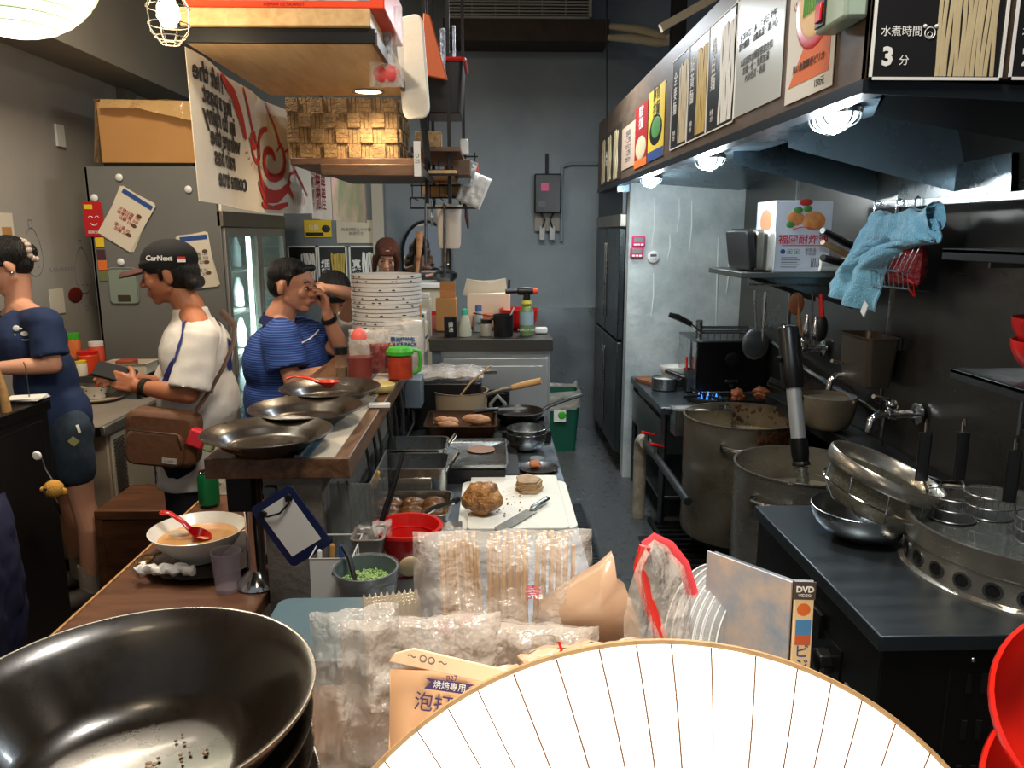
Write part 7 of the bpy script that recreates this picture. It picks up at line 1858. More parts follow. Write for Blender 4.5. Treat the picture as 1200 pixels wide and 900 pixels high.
t = thing('price_tag', 'white vertical price tag hanging from the lower shelf', 'tag', tuple(a)); MB().box(-0.013, 0.013, 0, 0.002, -0.065, 0.065).build('tag', paper, t); text('U\n25', 0.02, ink, t, (0, -0.001, 0.0))
# clutter around: hanging things right of shelf
t = thing('hanging_pouch', 'clear hanging pouch with dotted card and red items', 'pouch', tuple(P(452, 55, Y=2.6)))
mb = MB(); pillow(mb, 0.11, 0.24, 0.04, 61, 0.1); mb.build('bag', film, t); MB().box(-0.04, 0.02, -0.01, -0.006, -0.02, 0.07).build('card', M('card_blue', (150, 166, 176), 0.5), t)
for k in range(6): MB().sphere((-0.025 + 0.03 * (k % 2), -0.012, 0.05 - 0.028 * (k // 2)), (0.009, 0.002, 0.009), 12, 6).build('dot', white_plastic, t)
MB().sphere((0.0, 0, -0.08), (0.045, 0.02, 0.03), 14, 10).build('red_items', M('pinkred', (190, 70, 66), 0.5), t)
q = P(485, 80, Y=3.05); t = thing('chopping_board', 'white plastic chopping board hanging on its edge by the shelf', 'chopping board', tuple(q), rot=(R(5), 0, R(-40)))
MB().prism(rrect(0.14, 0.36, 0.04), 0, 0.012, Matrix.Rotation(PI / 2, 4, 'X')).build('board', board_plastic, t, bev=0.004)
q = P(508, 60, Y=3.5); tag(MB().prism([(-0.05, -0.1), (0.06, -0.12), (-0.01, 0.14), (-0.04, 0.15)], 0, 0.02, Matrix.Rotation(PI / 2, 4, 'X')).build('orange_packet', M('orange_pkt', (196, 96, 50), 0.4), loc=tuple(q), bev=0.006), 'orange packet leaning behind the white hanging board', 'packet')
t = thing('plastic_basket', 'black plastic basket with red rim hanging in the rack', 'basket', tuple(P(521, 138, Y=3.75)))
tray_mb(0.19, 0.30, 0.22, 0.02, taper=0.03, lip=0.004).build('basket', black_plastic, t); MB().tube([(p[0], p[1], 0.225) for p in rrect(0.20, 0.31, 0.02)], 0.010, 6, closed=True).build('rim', M('rim_red', (176, 36, 26), 0.4), t)
t = thing('hanging_rack', 'black metal pole rack with small shelves above the bar', 'rack', (-0.30, 3.55, 1.75))
for (x, y) in ((-0.0, 0.0), (0.10, 0.05), (-0.02, 0.7), (0.14, 0.75)): MB().box(x, x + 0.016, y, y + 0.016, 0.0, 1.85).build('pole', black_metal, t)
MB().box(-0.06, 0.16, 0.0, 0.8, 0.225, 0.245).build('shelf', dwood, t, bev=0.002); MB().box(-0.06, 0.14, 0.0, 0.8, 0.13, 0.145).build('shelf', sw, t, bev=0.002)
MB().box(0.12, 0.20, 0.1, 0.3, 0.13, 0.20).build('end_box', dwood, t, bev=0.003)
MB().box(-0.1, 0.15, -0.01, 0.0, 0.12, 0.13).build('front_bar', black_metal, t)
tag(MB().box(-0.07, 0.05, -0.04, 0.04, 0, 0.075).build('woven_box', wk, loc=(-0.28, 3.68, 1.996), bev=0.004), 'small woven box on the black pole rack', 'box')
tag(MB().box(-0.02, 0.02, -0.03, 0.03, 0, 0.07).build('white_carton', white_plastic, loc=(-0.135, 3.9, 1.996), bev=0.006), 'little white carton at the rack corner', 'carton')
for k, (px, w_) in enumerate(((519, 0.022), (532, 0.012))):
    tag(MB().box(-w_ / 2, w_ / 2, -0.01, 0.01, -0.09, 0.09).build('foil_strip', M('foil%d' % k, (150, 156, 170), 0.3, 0.7, bump=1, bs=40), loc=tuple(P(px, 60 - 4 * k, Y=3.52 + 0.1 * k))), ('wider', 'narrower')[k] + ' silvery wrapped packet hanging on the black poles', 'packet')
t = thing('wire_shelf_basket', 'black wire basket with orange-brown packets under the rack', 'basket', tuple(P(521, 232, Y=4.0)))
mb = MB()
for k in range(8): mb.tube([(-0.16 + k * 0.045, -0.02, 0.22), (-0.16 + k * 0.045, -0.02, 0), (-0.16 + k * 0.045, 0.3, 0.0)], 0.003, 5)
for z in (0, 0.06, 0.12, 0.2): mb.tube([(-0.17, -0.02, z), (0.17, -0.02, z)], 0.004, 5)
mb.tube([(-0.17, -0.02, 0.0), (-0.17, -0.02, -0.05), (0.17, -0.02, -0.05), (0.17, -0.02, 0.0)], 0.005, 5)
mb.build('wires', black_metal, t)
for k, (x, z, w_, h_, m) in enumerate(((-0.06, 0.08, 0.15, 0.06, ink_orange), (0.05, 0.02, 0.16, 0.05, wk), (-0.05, 0.01, 0.12, 0.05, cardboard), (0.06, 0.09, 0.12, 0.07, M('amber', (176, 96, 40), 0.3)))):
    tag(MB().box(-w_ / 2, w_ / 2, 0, 0.12, 0, h_).build('packet', m, loc=(t.location.x + x, t.location.y + 0.01 + 0.001 * k, t.location.z + z), bev=0.006), ('orange packet in the wire basket', 'woven packet in the wire basket', 'brown carton in the wire basket', 'amber packet in the wire basket')[k] + ' under rack', 'packet')
mb = MB(); pillow(mb, 0.13, 0.16, 0.07, 71, 0.25, 20, 18); t = tag(mb.build('paper_parcel', paper, loc=tuple(P(555, 222, Y=3.9)), rot=(0, 0.4, 0)), 'white crumpled paper parcel on right of the wire basket', 'parcel')
tag(MB().box(-0.015, 0.015, -0.01, 0.01, -0.05, 0.05).build('orange_strip', orange_red, loc=tuple(P(557, 203, Y=3.92))), 'thin orange-red strip above the white paper parcel', 'strip')
tag(MB().box(-0.035, 0.035, -0.02, 0.02, -0.06, 0.06).build('silver_pack', M('silverpk', (170, 176, 180), 0.3, 0.5, bump=1, bs=30), loc=tuple(P(548, 203, Y=3.86)), rot=(0, 0.3, 0)), 'silver pack tucked beside the white paper parcel', 'packet')
# hanging scoops and ladles
q = P(526, 240, Y=4.05)
t = thing('plastic_scoop', 'large translucent measuring jug hanging from wire basket', 'scoop', tuple(q)); MB().lathe([(0, -0.22), (0.05, -0.22), (0.058, -0.20), (0.068, -0.02), (0.07, 0)], seg=28).build('jug', M('jug_clear', (214, 200, 184), 0.3, alpha=0.8), t); MB().tube([(0.06, 0, 0), (0.05, 0, 0.04), (0.0, 0, 0.045)], 0.006, 6).build('hook', black_metal, t)
for k, (px, py0, py1, r, lb) in enumerate(((499, 235, 312, 0.007, 'long dark ladle handle hanging before the mirror, left'), (521, 238, 320, 0.008, 'long dark ladle handle hanging before the mirror, right'))):
    a = P(px, py0, Y=3.98); b = P(px, py1, Y=3.98); tag(MB().tube([V((0, 0, 0)), b - a], r, 8).build('ladle', steel_dk, loc=tuple(a)), lb, 'ladle')
q = P(505, 235, Y=4.1); tag(MB().tube([(0, 0, 0), (0.0, 0, -0.06), (0.005, 0, -0.13)], [0.01, 0.03, 0.022], 12, flat=0.3).build('steel_scoop', chrome, loc=tuple(q)), 'shiny steel scoop hanging left of the translucent jug', 'scoop')
q = P(546, 240, Y=4.05); tag(MB().tube([(0, 0, 0.02), (0.004, 0, -0.06), (0.012, 0, -0.12)], [0.006, 0.012, 0.006], 8).build('key_bunch', M('dkredbrown', (70, 36, 36), 0.5), loc=tuple(q)), 'small dark red bundle hanging right of the jug', 'keys')
q = P(492, 262, Y=3.4)
# cage lamp
q = P(197, 14, Y=2.1)
t = thing('cage_lamp', 'glowing bare bulb in a wire cage hanging upper left', 'lamp', tuple(q))
MB().lathe([(0, -0.038), (0.016, -0.034), (0.028, -0.012), (0.026, 0.012), (0.014, 0.04), (0.013, 0.06)], seg=24).build('bulb', M('bulb_glow', (255, 240, 214), 0.3, emit=22, ecol=(255, 222, 176)), t)
MB().lathe([(0, 0.05), (0.02, 0.05), (0.022, 0.11), (0.006, 0.12), (0, 0.12)], seg=20).build('socket', black_plastic, t)
mb = MB()
for k in range(8):
    a = k * PI / 4; c_, s_ = math.cos(a), math.sin(a)
    mb.tube([(0.02 * c_, 0.02 * s_, 0.07), (0.052 * c_, 0.052 * s_, 0.01), (0.048 * c_, 0.048 * s_, -0.045), (0.022 * c_, 0.022 * s_, -0.075)], 0.0014, 5)
for r, z in ((0.052, 0.01), (0.05, -0.03), (0.036, -0.06), (0.022, -0.075)): mb.tube([(r * math.cos(k * PI / 12), r * math.sin(k * PI / 12), z) for k in range(24)], 0.0014, 5, closed=True)
mb.build('cage', alu, t); MB().tube([(0, 0, 0.12), (0, 0, 3.58 - q.z)], 0.003, 6).build('cord', rubber, t)
light('POINT', (q.x, q.y, q.z - 0.11), 5, WARM, 0.04)
# paper lantern upper left
q = P(8, -62, Y=2.0)
t = thing('paper_lantern', 'pale green round paper lantern at the upper left corner', 'lantern', tuple(q))
lm = M('lantern_paper', (236, 250, 222), 0.7, emit=0.85, ecol=(226, 246, 206))
Rn = 0.205
MB().sphere((0, 0, 0), (Rn, Rn, Rn * 0.97), 48, 32).build('paper_shade', lm, t)
mb = MB()
for k in range(-9, 10):
    z = k * Rn / 10; r = math.sqrt(max(0, Rn * Rn - z * z)) + 0.001
    mb.tube([(r * math.cos(a * PI / 20), r * math.sin(a * PI / 20), z * 0.97) for a in range(40)], 0.0012, 4, closed=True)
mb.build('hoops', M('hoop', (150, 180, 140), 0.6), t); MB().tube([(0, 0, Rn), (0, 0, 3.58 - q.z)], 0.003, 6).build('cord', rubber, t)
light('POINT', (q.x, q.y + 0.0, q.z - Rn - 0.05), 10, (1.0, 0.86, 0.66), 0.15)
# ---- low table with noodle bowl
tw = wood('low_table_wood', (104, 66, 42), (70, 42, 28), (1.4, 8, 8), 0.4)
t = thing('low_table', 'brown wooden low table against the partition under noodle bowl', 'table', (-0.97, 1.15, 0))
MB().box(0, 0.41, 0, 1.48, 0.715, 0.75).build('top', tw, t, bev=0.004)
MB().box(-0.006, 0.0, 0, 1.48, 0.71, 0.752).build('edge_strip', wood('edge_pale', (190, 142, 92), (150, 108, 66)), t)
for x in (0.03, 0.36):
    for y in (0.05, 1.4): MB().box(x, x + 0.035, y, y + 0.035, 0, 0.715).build('leg', tw, t)
TZ = 0.752
q = P(228, 668, Z=TZ)
t = tag(MB().lathe([(0, 0.003), (0.09, 0.003), (0.10, 0), (0.12, 0.004), (0.155, 0.016), (0.157, 0.019), (0.12, 0.010), (0, 0.008)], seg=56).build('serving_plate', black_glaze, loc=(q.x + 0.015, q.y + 0.06, TZ)), 'black serving plate beneath the white noodle bowl', 'plate')
bx, by = q.x - 0.005, q.y + 0.055
t = thing('noodle_bowl', 'large white bowl of leftover noodle soup on low table', 'bowl', (bx, by, TZ + 0.012))
MB().lathe([(0, 0.004), (0.045, 0.004), (0.047, 0), (0.055, 0), (0.060, 0.010), (0.095, 0.040), (0.120, 0.080), (0.124, 0.084), (0.1215, 0.085), (0.092, 0.045), (0.055, 0.014), (0, 0.012)], seg=64).build('bowl', white_ceramic, t)
MB().lathe([(0, 0), (0.103, 0)], c=(0, 0, 0.058), seg=40).build('soup', M('soup', (190, 124, 54), 0.12, col2=(206, 156, 92), vs=14, coat=0.6), t)
blob('bean_sprouts', (0.03, 0.02, 0.012), M('sprouts', (196, 184, 156), 0.5), (-0.055, 0.02, 0.058), 4, parent=t)
o = tag(spoon_mb(0.12, 1.1).build('soup_spoon', M('spoon_dkred', (186, 22, 24), 0.2, coat=0.6), loc=(bx + 0.01, by - 0.01, TZ + 0.085), rot=(0, R(22), R(-14))), 'deep red soup spoon resting in the noodle soup bowl', 'spoon')
mb = MB(); q2 = P(198, 665, Z=TZ + 0.03)
for k in range(7): mb.sphere((0.02 * k - 0.06, 0.008 * math.sin(k * 3), 0.004 * (k % 2)), (0.020, 0.015, 0.013), 12, 8)
for v in mb.v: v += V((noise.noise(v * 60), noise.noise(v * 60 + V((5, 0, 0))), noise.noise(v * 60 + V((0, 5, 0))))) * 0.009
tag(mb.build('crumpled_tissue', paper, loc=(q2.x, q2.y - 0.02, TZ + 0.032)), 'crumpled white tissue on the plate below the noodle bowl', 'tissue')
q2 = P(170, 660, Z=TZ + 0.02)
tag(MB().sphere((0, 0, 0), (0.024, 0.032, 0.006), 20, 10).tube([(0.0, 0.02, 0), (0.05, 0.06, 0.006), (0.09, 0.09, 0.01)], 0.004, 6).build('metal_spoon', M('gold_spoon', (190, 160, 120), 0.2, 1.0), loc=(q2.x, q2.y, TZ + 0.030)), 'shiny metal spoon on the plate left of the tissue', 'spoon')
q2 = P(238, 600, Z=TZ)
t = thing('drink_can', 'green drink can standing behind the noodle bowl', 'can', (q2.x, q2.y + 0.06, TZ))
MB().lathe([(0, 0), (0.024, 0), (0.033, 0.01), (0.033, 0.10), (0.028, 0.112)], seg=32).build('body', M('can_green', (26, 110, 60), 0.3, 0.4), t); MB().lathe([(0.026, 0.112), (0.029, 0.116), (0.027, 0.116), (0.025, 0.110), (0, 0.110)], seg=32).build('lid', chrome, t)
MB().sphere((0, -0.01, 0.111), (0.008, 0.012, 0.001), 12, 6).build('opening', black_matte, t); MB().tube(arc((0, 0.006, 0.1125), 0.008, 0, 360, 12, (1, 0, 0), (0, 1, 0)), 0.0012, 5).build('pull_tab', chrome, t)
q2 = P(264, 690, Z=TZ + 0.01)
tag(MB().lathe([(0, 0.004), (0.026, 0.004), (0.027, 0), (0.030, 0), (0.036, 0.10), (0.0345, 0.10), (0.0285, 0.008), (0, 0.007)], seg=28).build('water_glass', M('glass_purple', (176, 166, 180), 0.08, alpha=0.3), loc=(q2.x, q2.y + 0.02, TZ)), 'empty clear plastic tumbler in front of the partition', 'glass')
q2 = P(286, 625, Z=TZ); tag(bowl_mb(0.035, 0.02, 0.5, 0.002).build('side_dish', white_ceramic, loc=(q2.x - 0.005, q2.y, TZ)), 'small white dish of orange food beside the partition', 'dish')
blob('orange_shreds', (0.02, 0.02, 0.008), ink_orange, (q2.x - 0.005, q2.y, TZ + 0.022), 5, label='shredded orange food in the small white dish', cat='food')
q2 = P(268, 580, Z=TZ); mb = MB(); mb.add([(-0.05, 0, 0), (0.05, 0.01, 0), (0.04, 0.07, 0.0), (-0.02, 0.05, 0), (0.012, 0.03, 0.085)], [(0, 1, 4), (1, 2, 4), (2, 3, 4), (3, 0, 4), (3, 2, 1, 0)])
tag(mb.build('rice_ball_wrap', M('wrapper', (170, 160, 146), 0.3, var=0.3, vs=30, bump=1, bs=30), loc=(q2.x, q2.y, TZ)), 'crumpled triangular wrapper standing behind the drink can', 'wrapper')
# wooden bench box behind
t = thing('wooden_stool', 'brown wooden box stool behind the man in jersey', 'stool', (-1.70, 3.14, 0))
MB().box(0, 0.36, 0, 0.36, 0.42, 0.46).build('seat', tw, t, bev=0.004); MB().box(0.01, 0.35, 0.01, 0.03, 0.04, 0.42).build('front_panel', tw, t); MB().box(0.33, 0.35, 0.03, 0.35, 0.04, 0.42).build('side_panel', tw, t)
for x in (0.0, 0.33):
    for y in (0.0, 0.33): MB().box(x, x + 0.03, y, y + 0.03, 0, 0.42).build('leg', tw, t)
# white air conditioner-like unit and counter
pm = M('appliance_white', (178, 164, 142), 0.5, var=0.06, vs=5)
t = thing('air_cooler', 'tall off-white louvred appliance under grey tabletop', 'appliance', (-2.12, 3.55, 0.06))
MB().box(0, 0.30, 0, 0.44, 0, 0.63).build('body', pm, t, bev=0.01)
MB().box(0.30, 0.312, 0.01, 0.43, 0.02, 0.62).build('front_panel', M('appliance_panel', (186, 174, 152), 0.5), t, bev=0.004)
mb = MB()
for k in range(26): mb.box(0.312, 0.318, 0.03, 0.13, 0.30 + k * 0.0115, 0.305 + k * 0.0115)
mb.build('upper_louvres', M('louvre_dk', (74, 64, 54), 0.6), t)
mb = MB()
for k in range(22): mb.box(0.312, 0.318, 0.12, 0.33, 0.05 + k * 0.0105, 0.0555 + k * 0.0105)
mb.build('lower_louvres', M('louvre_dk2', (50, 40, 34), 0.6), t)
MB().box(0.312, 0.320, 0.2, 0.26, 0.50, 0.55).build('switch', black_plastic, t, bev=0.002); MB().box(0.10, 0.104, -0.002, 0, 0.02, 0.6).build('seam', M('seam', (120, 106, 88), 0.6), t)
for (x, y) in ((0.03, 0.03), (0.25, 0.03), (0.03, 0.38), (0.25, 0.38)): MB().cyl((x, y, -0.06), (x, y, 0), 0.02).build('foot', rubber, t)
t = thing('grey_table', 'grey-topped side table with aluminium edge above the appliance', 'table', (-2.40, 3.46, 0))
MB().box(0, 0.60, 0, 0.85, 0.715, 0.745).build('top', M('laminate_grey', (140, 130, 118), 0.4, var=0.08, vs=6), t, bev=0.002)
MB().box(0.60, 0.625, -0.01, 0.86, 0.705, 0.752).build('edge', alu, t, bev=0.006); MB().box(0, 0.60, -0.012, 0, 0.705, 0.748).build('edge', black_plastic, t, bev=0.002)
for (x, y) in ((0.03, 0.60), (0.55, 0.78)): MB().box(x, x + 0.03, y, y + 0.03, 0, 0.715).build('leg', alu, t)
for k in range(2): MB().box(0.02 + 0.0 * k, 0.05, 0.03 + 0.7 * k, 0.06 + 0.7 * k, 0, 0.715).build('leg', alu, t)
GZ = 0.748
q = P(115, 468, Z=GZ)
tag(MB().lathe([(0, 0.002), (0.10, 0.002), (0.13, 0.014), (0.132, 0.017), (0.10, 0.007), (0, 0.006)], seg=40).build('serving_tray', M('tray_pale', (186, 170, 150), 0.4), loc=(q.x, q.y, GZ)), 'round pale tray holding spotted cup on the grey table', 'tray')
t = thing('spotted_bowl', 'white spotted soup cup with orange spoon on the grey table', 'cup', (q.x - 0.01, q.y - 0.0, GZ + 0.009))
MB().lathe([(0, 0), (0.045, 0), (0.062, 0.062), (0.066, 0.066), (0.060, 0.066), (0.044, 0.006), (0, 0.005)], seg=36).build('cup', white_ceramic, t)
mb = MB()
for k in range(10): a = k * 0.63; z = 0.02 + 0.028 * (k % 2); r = 0.046 + 0.27 * z; mb.sphere((r * math.cos(a), r * math.sin(a), z), (0.004, 0.004, 0.004), 8, 6)
mb.build('black_dots', ink, t); MB().tube([(0.0, 0, 0.05), (0.03, -0.01, 0.08), (0.05, -0.01, 0.095)], [0.012, 0.006, 0.008], 8).build('spoon', orange_red, t)
tag(bowl_mb(0.055, 0.05, 0.5, 0.003).build('white_bowl', white_ceramic, loc=(q.x - 0.01, q.y + 0.15, GZ)), 'white bowl behind the spotted cup on the grey table', 'bowl')
# condiment rack behind
t = thing('condiment_shelf', 'dark raised condiment shelf along the left wall', 'shelf', (-2.42, 4.05, 0.75)); MB().box(0, 0.55, 0, 0.30, 0.10, 0.12).build('board', black_metal, t, bev=0.003); MB().box(0.0, 0.55, -0.004, 0.0, 0.09, 0.125).build('beaded_edge', steel_dk, t)
for (x, y) in ((0.02, 0.02), (0.51, 0.02), (0.02, 0.26), (0.51, 0.26)): MB().box(x, x + 0.02, y, y + 0.02, 0.0, 0.10).build('leg', black_metal, t)
SZ = 0.873
def ons(px, y=4.15): return (P(px, 400, Y=y).x, y, SZ)
def jar(px, y, r, h, m, lm, lb, nm='condiment_jar'):
    t = thing(nm, lb, 'jar', ons(px, y)); MB().lathe([(0, 0), (r, 0), (r, h * 0.8), (r * 0.85, h * 0.88), (0, h * 0.88)], seg=22).build('jar', m, t); MB().lathe([(0, h * 0.85), (r * 0.95, h * 0.85), (r * 0.95, h), (0, h)], seg=22).build('lid', lm, t)
am = M('amber_jar', (196, 104, 50), 0.25, coat=0.4)
jar(85, 4.22, 0.04, 0.21, am, green_plastic, 'tall orange jar with green lid on condiment shelf')
jar(101, 4.18, 0.055, 0.12, M('red_orange_jar', (206, 66, 30), 0.35), red_plastic, 'fat red-orange tub on the condiment shelf')
jar(112, 4.25, 0.04, 0.16, M('red_jar2', (190, 70, 40), 0.35), white_plastic, 'red jar with white lid on the condiment shelf')
jar(82, 4.10, 0.035, 0.09, M('yellow_jar', (206, 160, 70), 0.4), M('lid_brn', (90, 50, 40), 0.4), 'yellow jar with dark lid at the shelf front')
jar(91, 4.09, 0.033, 0.08, paper_warm, ink_yellow, 'short cream jar with yellow lid at the shelf front')
t = thing('cutlery_tray', 'white divided cutlery tray with red things on the shelf', 'tray', (-1.98, 4.18, 0.873)); tray_mb(0.24, 0.16, 0.06, 0.01).build('tray', paper_warm, t); MB().box(-0.06, 0.03, -0.04, 0.04, 0.03, 0.07).build('red_packs', M('brick', (160, 70, 50), 0.5), t, bev=0.004)
q = P(150, 428, Z=GZ + 0.05); t = thing('topping_dish', 'flat dish of orange kimchi with tongs beside the man', 'dish', (q.x, 4.02, GZ)); tray_mb(0.20, 0.13, 0.05, 0.01).build('dish', steel_dk, t); blob('kimchi', (0.08, 0.05, 0.02), M('kimchi', (206, 90, 36), 0.5, col2=(150, 50, 20), vs=30), (0, 0, 0.045), 2, parent=t)
MB().tube([(0, 0, 0.07), (0.10, -0.05, 0.10)], 0.004, 6).build('tongs', chrome, t)
# black cabinet at lower left with bag
t = thing('black_cabinet', 'black cabinet at the left edge in front of woman', 'cabinet', (-2.42, 1.3, 0))
MB().box(0, 0.72, 0, 1.60, 0.0, 0.96).build('body', M('cabinet_black', (14, 13, 13), 0.5), t, bev=0.004); MB().box(-0.01, 0.73, -0.01, 1.61, 0.96, 1.0).build('top', M('cabinet_top_bk', (20, 18, 16), 0.25), t, bev=0.003)
MB().box(0.715, 0.723, 0.05, 0.78, 0.06, 0.93).build('door', M('cabinet_door', (18, 17, 17), 0.45), t, bev=0.003); MB().box(0.715, 0.723, 0.83, 1.56, 0.06, 0.93).build('door', M('cabinet_door2', (18, 17, 17), 0.45), t, bev=0.003)
q = P(35, 470, Z=1.002)
t = thing('bill_spike', 'white paper slips on a thin metal spike on cabinet', 'bill spike', (q.x, q.y, 1.001)); MB().cyl((0, 0, 0), (0, 0, 0.008), 0.045).build('base', black_metal, t)
for k in range(3): MB().box(-0.07, 0.05, -0.04, 0.05, 0.009 + 0.003 * k, 0.011 + 0.003 * k).build('paper_slip', paper, t, rot=(0, 0, 0.15 * k))
MB().tube([(0, 0, 0), (0.0, 0, 0.13), (-0.006, 0, 0.15)], 0.002, 6).build('spike', steel_dk, t)
q = P(8, 482, Z=1.002); tag(MB().tube([(0, 0, 0), (-0.005, 0, 0.08), (-0.018, 0, 0.16)], [0.016, 0.015, 0.011], 10).build('wooden_handle', wood('handle_pale', (190, 150, 96), (160, 120, 70)), loc=(q.x, q.y, 1.0)), 'pale wooden handle standing on cabinet at left edge', 'pestle')  # only a wooden handle, its tool is not drawn
t = thing('backpack', 'dark navy backpack hanging on the black cabinet side', 'bag', (-1.61, 2.26, 0.60))
mb = MB(); pillow(mb, 0.42, 0.56, 0.16, 81, 0.06, 30, 30, sq=0.5, T=Matrix.Rotation(PI / 2, 4, 'Z')); mb.build('body', M('navy_cloth', (22, 26, 58), 0.8, var=0.2, vs=8), t, loc=(0, 0, -0.10))
MB().tube([(-0.02, -0.08, 0.15), (-0.05, -0.04, 0.26), (-0.06, 0.04, 0.28), (-0.02, 0.1, 0.15)], 0.012, 8).build('strap', rubber, t)
MB().tube([(-0.05, 0, 0.27), (-0.075, 0, 0.27)], 0.008, 6).build('hook', steel_dk, t)
q = P(63, 573, Y=2.55)
t = thing('plush_charm', 'small yellow fish plush charm hanging by the backpack', 'charm', tuple(q))
mb = MB(); mb.sphere((0, 0, 0), (0.034, 0.028, 0.032), 20, 14); mb.sphere((-0.034, 0, 0), (0.012, 0.014, 0.010), 12, 8); mb.sphere((0.034, 0, -0.01), (0.012, 0.006, 0.014), 12, 8); mb.build('body', M('plush_yellow', (190, 140, 60), 0.9, bump=0.6, bs=120), t)
MB().sphere((-0.012, -0.027, 0.008), 0.005, 10, 8).build('eye', ink, t); MB().tube([(0.0, 0, -0.03), (0.006, 0, -0.06), (0.012, 0, -0.09)], [0.003, 0.005, 0.003], 6).build('tail_beads', chrome, t)
MB().tube([(0, 0, 0.03), (-0.02, 0.0, 0.07), (-0.03, 0, 0.11)], 0.003, 6).build('chain', chrome, t); MB().lathe([(0, 0), (0.016, 0), (0.012, 0.006), (0, 0.008)], seg=18, T=Matrix.Translation((-0.04, -0.004, 0.12)) @ Matrix.Rotation(PI / 2, 4, 'X')).build('badge', white_plastic, t)
# ================================================================ PEOPLE
def frame(c, face, tilt=0.0, roll=0.0):
    """head frame: local -Y looks along face, +Z up"""
    y = -V(face).normalized(); up = V((0, 0, 1)); x = y.cross(up).normalized(); z = x.cross(y).normalized()
    m = Matrix((x, y, z)).transposed().to_4x4()
    return Matrix.Translation(c) @ m @ Matrix.Rotation(tilt, 4, 'X') @ Matrix.Rotation(roll, 4, 'Y')


def head_prims(mb, T, s=1.0, wide=1.0):
    S = T @ Matrix.Diagonal((s * wide, s, s, 1))
    mb.sphere((0, 0.012, 0.03), (0.074, 0.094, 0.084), 20, 14, T=S)
    mb.sphere((0, -0.020, -0.032), (0.060, 0.068, 0.074), 20, 14, T=S)
    mb.sphere((0, -0.060, -0.090), (0.022, 0.020, 0.018), T=S)
    for sg in (-1, 1):
        mb.capsule((sg * 0.050, -0.002, -0.052), (sg * 0.012, -0.056, -0.090), 0.017, 0.016, T_=S) if False else mb.add(*cap_((sg * 0.050, -0.002, -0.052), (sg * 0.012, -0.056, -0.090), 0.017, 0.016), T=S)
        mb.sphere((sg * 0.034, -0.066, -0.022), (0.024, 0.020, 0.024), T=S)
        mb.sphere((sg * 0.011, -0.097, -0.030), (0.008, 0.010, 0.007), 10, 8, T=S)
        mb.sphere((sg * 0.075, 0.012, -0.006), (0.009, 0.019, 0.031), 14, 10, T=S, rot=(0.15, 0, sg * 0.35))
        mb.sphere((sg * 0.031, -0.076, 0.003), (0.018, 0.012, 0.010), 12, 8, T=S)
    mb.add(*cap_((0, -0.086, 0.006), (0, -0.104, -0.026), 0.009, 0.013), T=S)
    mb.add(*cap_((-0.034, -0.078, 0.024), (0.034, -0.078, 0.024), 0.011, 0.011), T=S)
    mb.add(*cap_((-0.015, -0.084, -0.056), (0.015, -0.084, -0.056), 0.009, 0.009), T=S)
    mb.add(*cap_((-0.012, -0.082, -0.067), (0.012, -0.082, -0.067), 0.009, 0.009), T=S)


def cap_(p0, p1, r0, r1):
    m = MB(); m.capsule(p0, p1, r0, r1); return m.v, m.f


def hand_prims(mb, w, d, n, side, curl=0.6, s=1.0):
    """w wrist, d direction to the fingers, n palm normal, side=+1 thumb on the n x d side"""
    d = V(d).normalized(); n = V(n); n = (n - d * n.dot(d)).normalized(); a = n.cross(d).normalized() * side
    w = V(w)
    for k in range(4):
        o = (k - 1.5) * 0.019 * s
        kn = w + d * (0.088 - 0.006 * abs(k - 1.2)) * s - a * o
        mb.capsule(w - a * o * 0.6 + d * 0.01, kn, 0.014 * s, 0.0115 * s)
        p = kn; dd = d.copy()
        L_ = (0.074, 0.080, 0.074, 0.060)[k] * s
        for j, fr in enumerate((0.45, 0.32, 0.23)):
            an = curl * (0.5, 1.0, 0.8)[j] * (1 + 0.08 * k)
            dd = (dd * math.cos(an) + n * math.sin(an)).normalized()
            q = p + dd * L_ * fr
            mb.capsule(p, q, (0.0098, 0.009, 0.0082)[j] * s, (0.009, 0.0082, 0.007)[j] * s, 10); p = q
            dn = n; n2 = (n * math.cos(an) - d * math.sin(an)) if False else n
    t0 = w + d * 0.025 * s + a * 0.024 * s
    t1 = t0 + (d * 0.6 + a * 0.7 + n * 0.35).normalized() * 0.042 * s
    t2 = t1 + (d * 0.85 + a * 0.25 + n * 0.5).normalized() * 0.034 * s
    mb.capsule(t0, t1, 0.014 * s, 0.0115 * s); mb.capsule(t1, t2, 0.011 * s, 0.009 * s, 10)


def limb(mb, pts, rs):
    for i in range(len(pts) - 1): mb.capsule(pts[i], pts[i + 1], rs[i], rs[i + 1])


def foot(mb, ank, toe, r=0.04):
    a = V(ank); t_ = V(toe); h = V((a.x, a.y, 0.035)); d = (t_ - h); d.z = 0; d.normalize()
    mb.capsule(a, h + V((0, 0, 0.0)), r * 0.95, r); mb.capsule(h - d * 0.03, h + d * 0.13 - V((0, 0, 0.005)), r * 0.85, r * 0.75); mb.capsule(h + d * 0.12, h + d * 0.17 - V((0, 0, 0.01)), r * 0.8, r * 0.55)


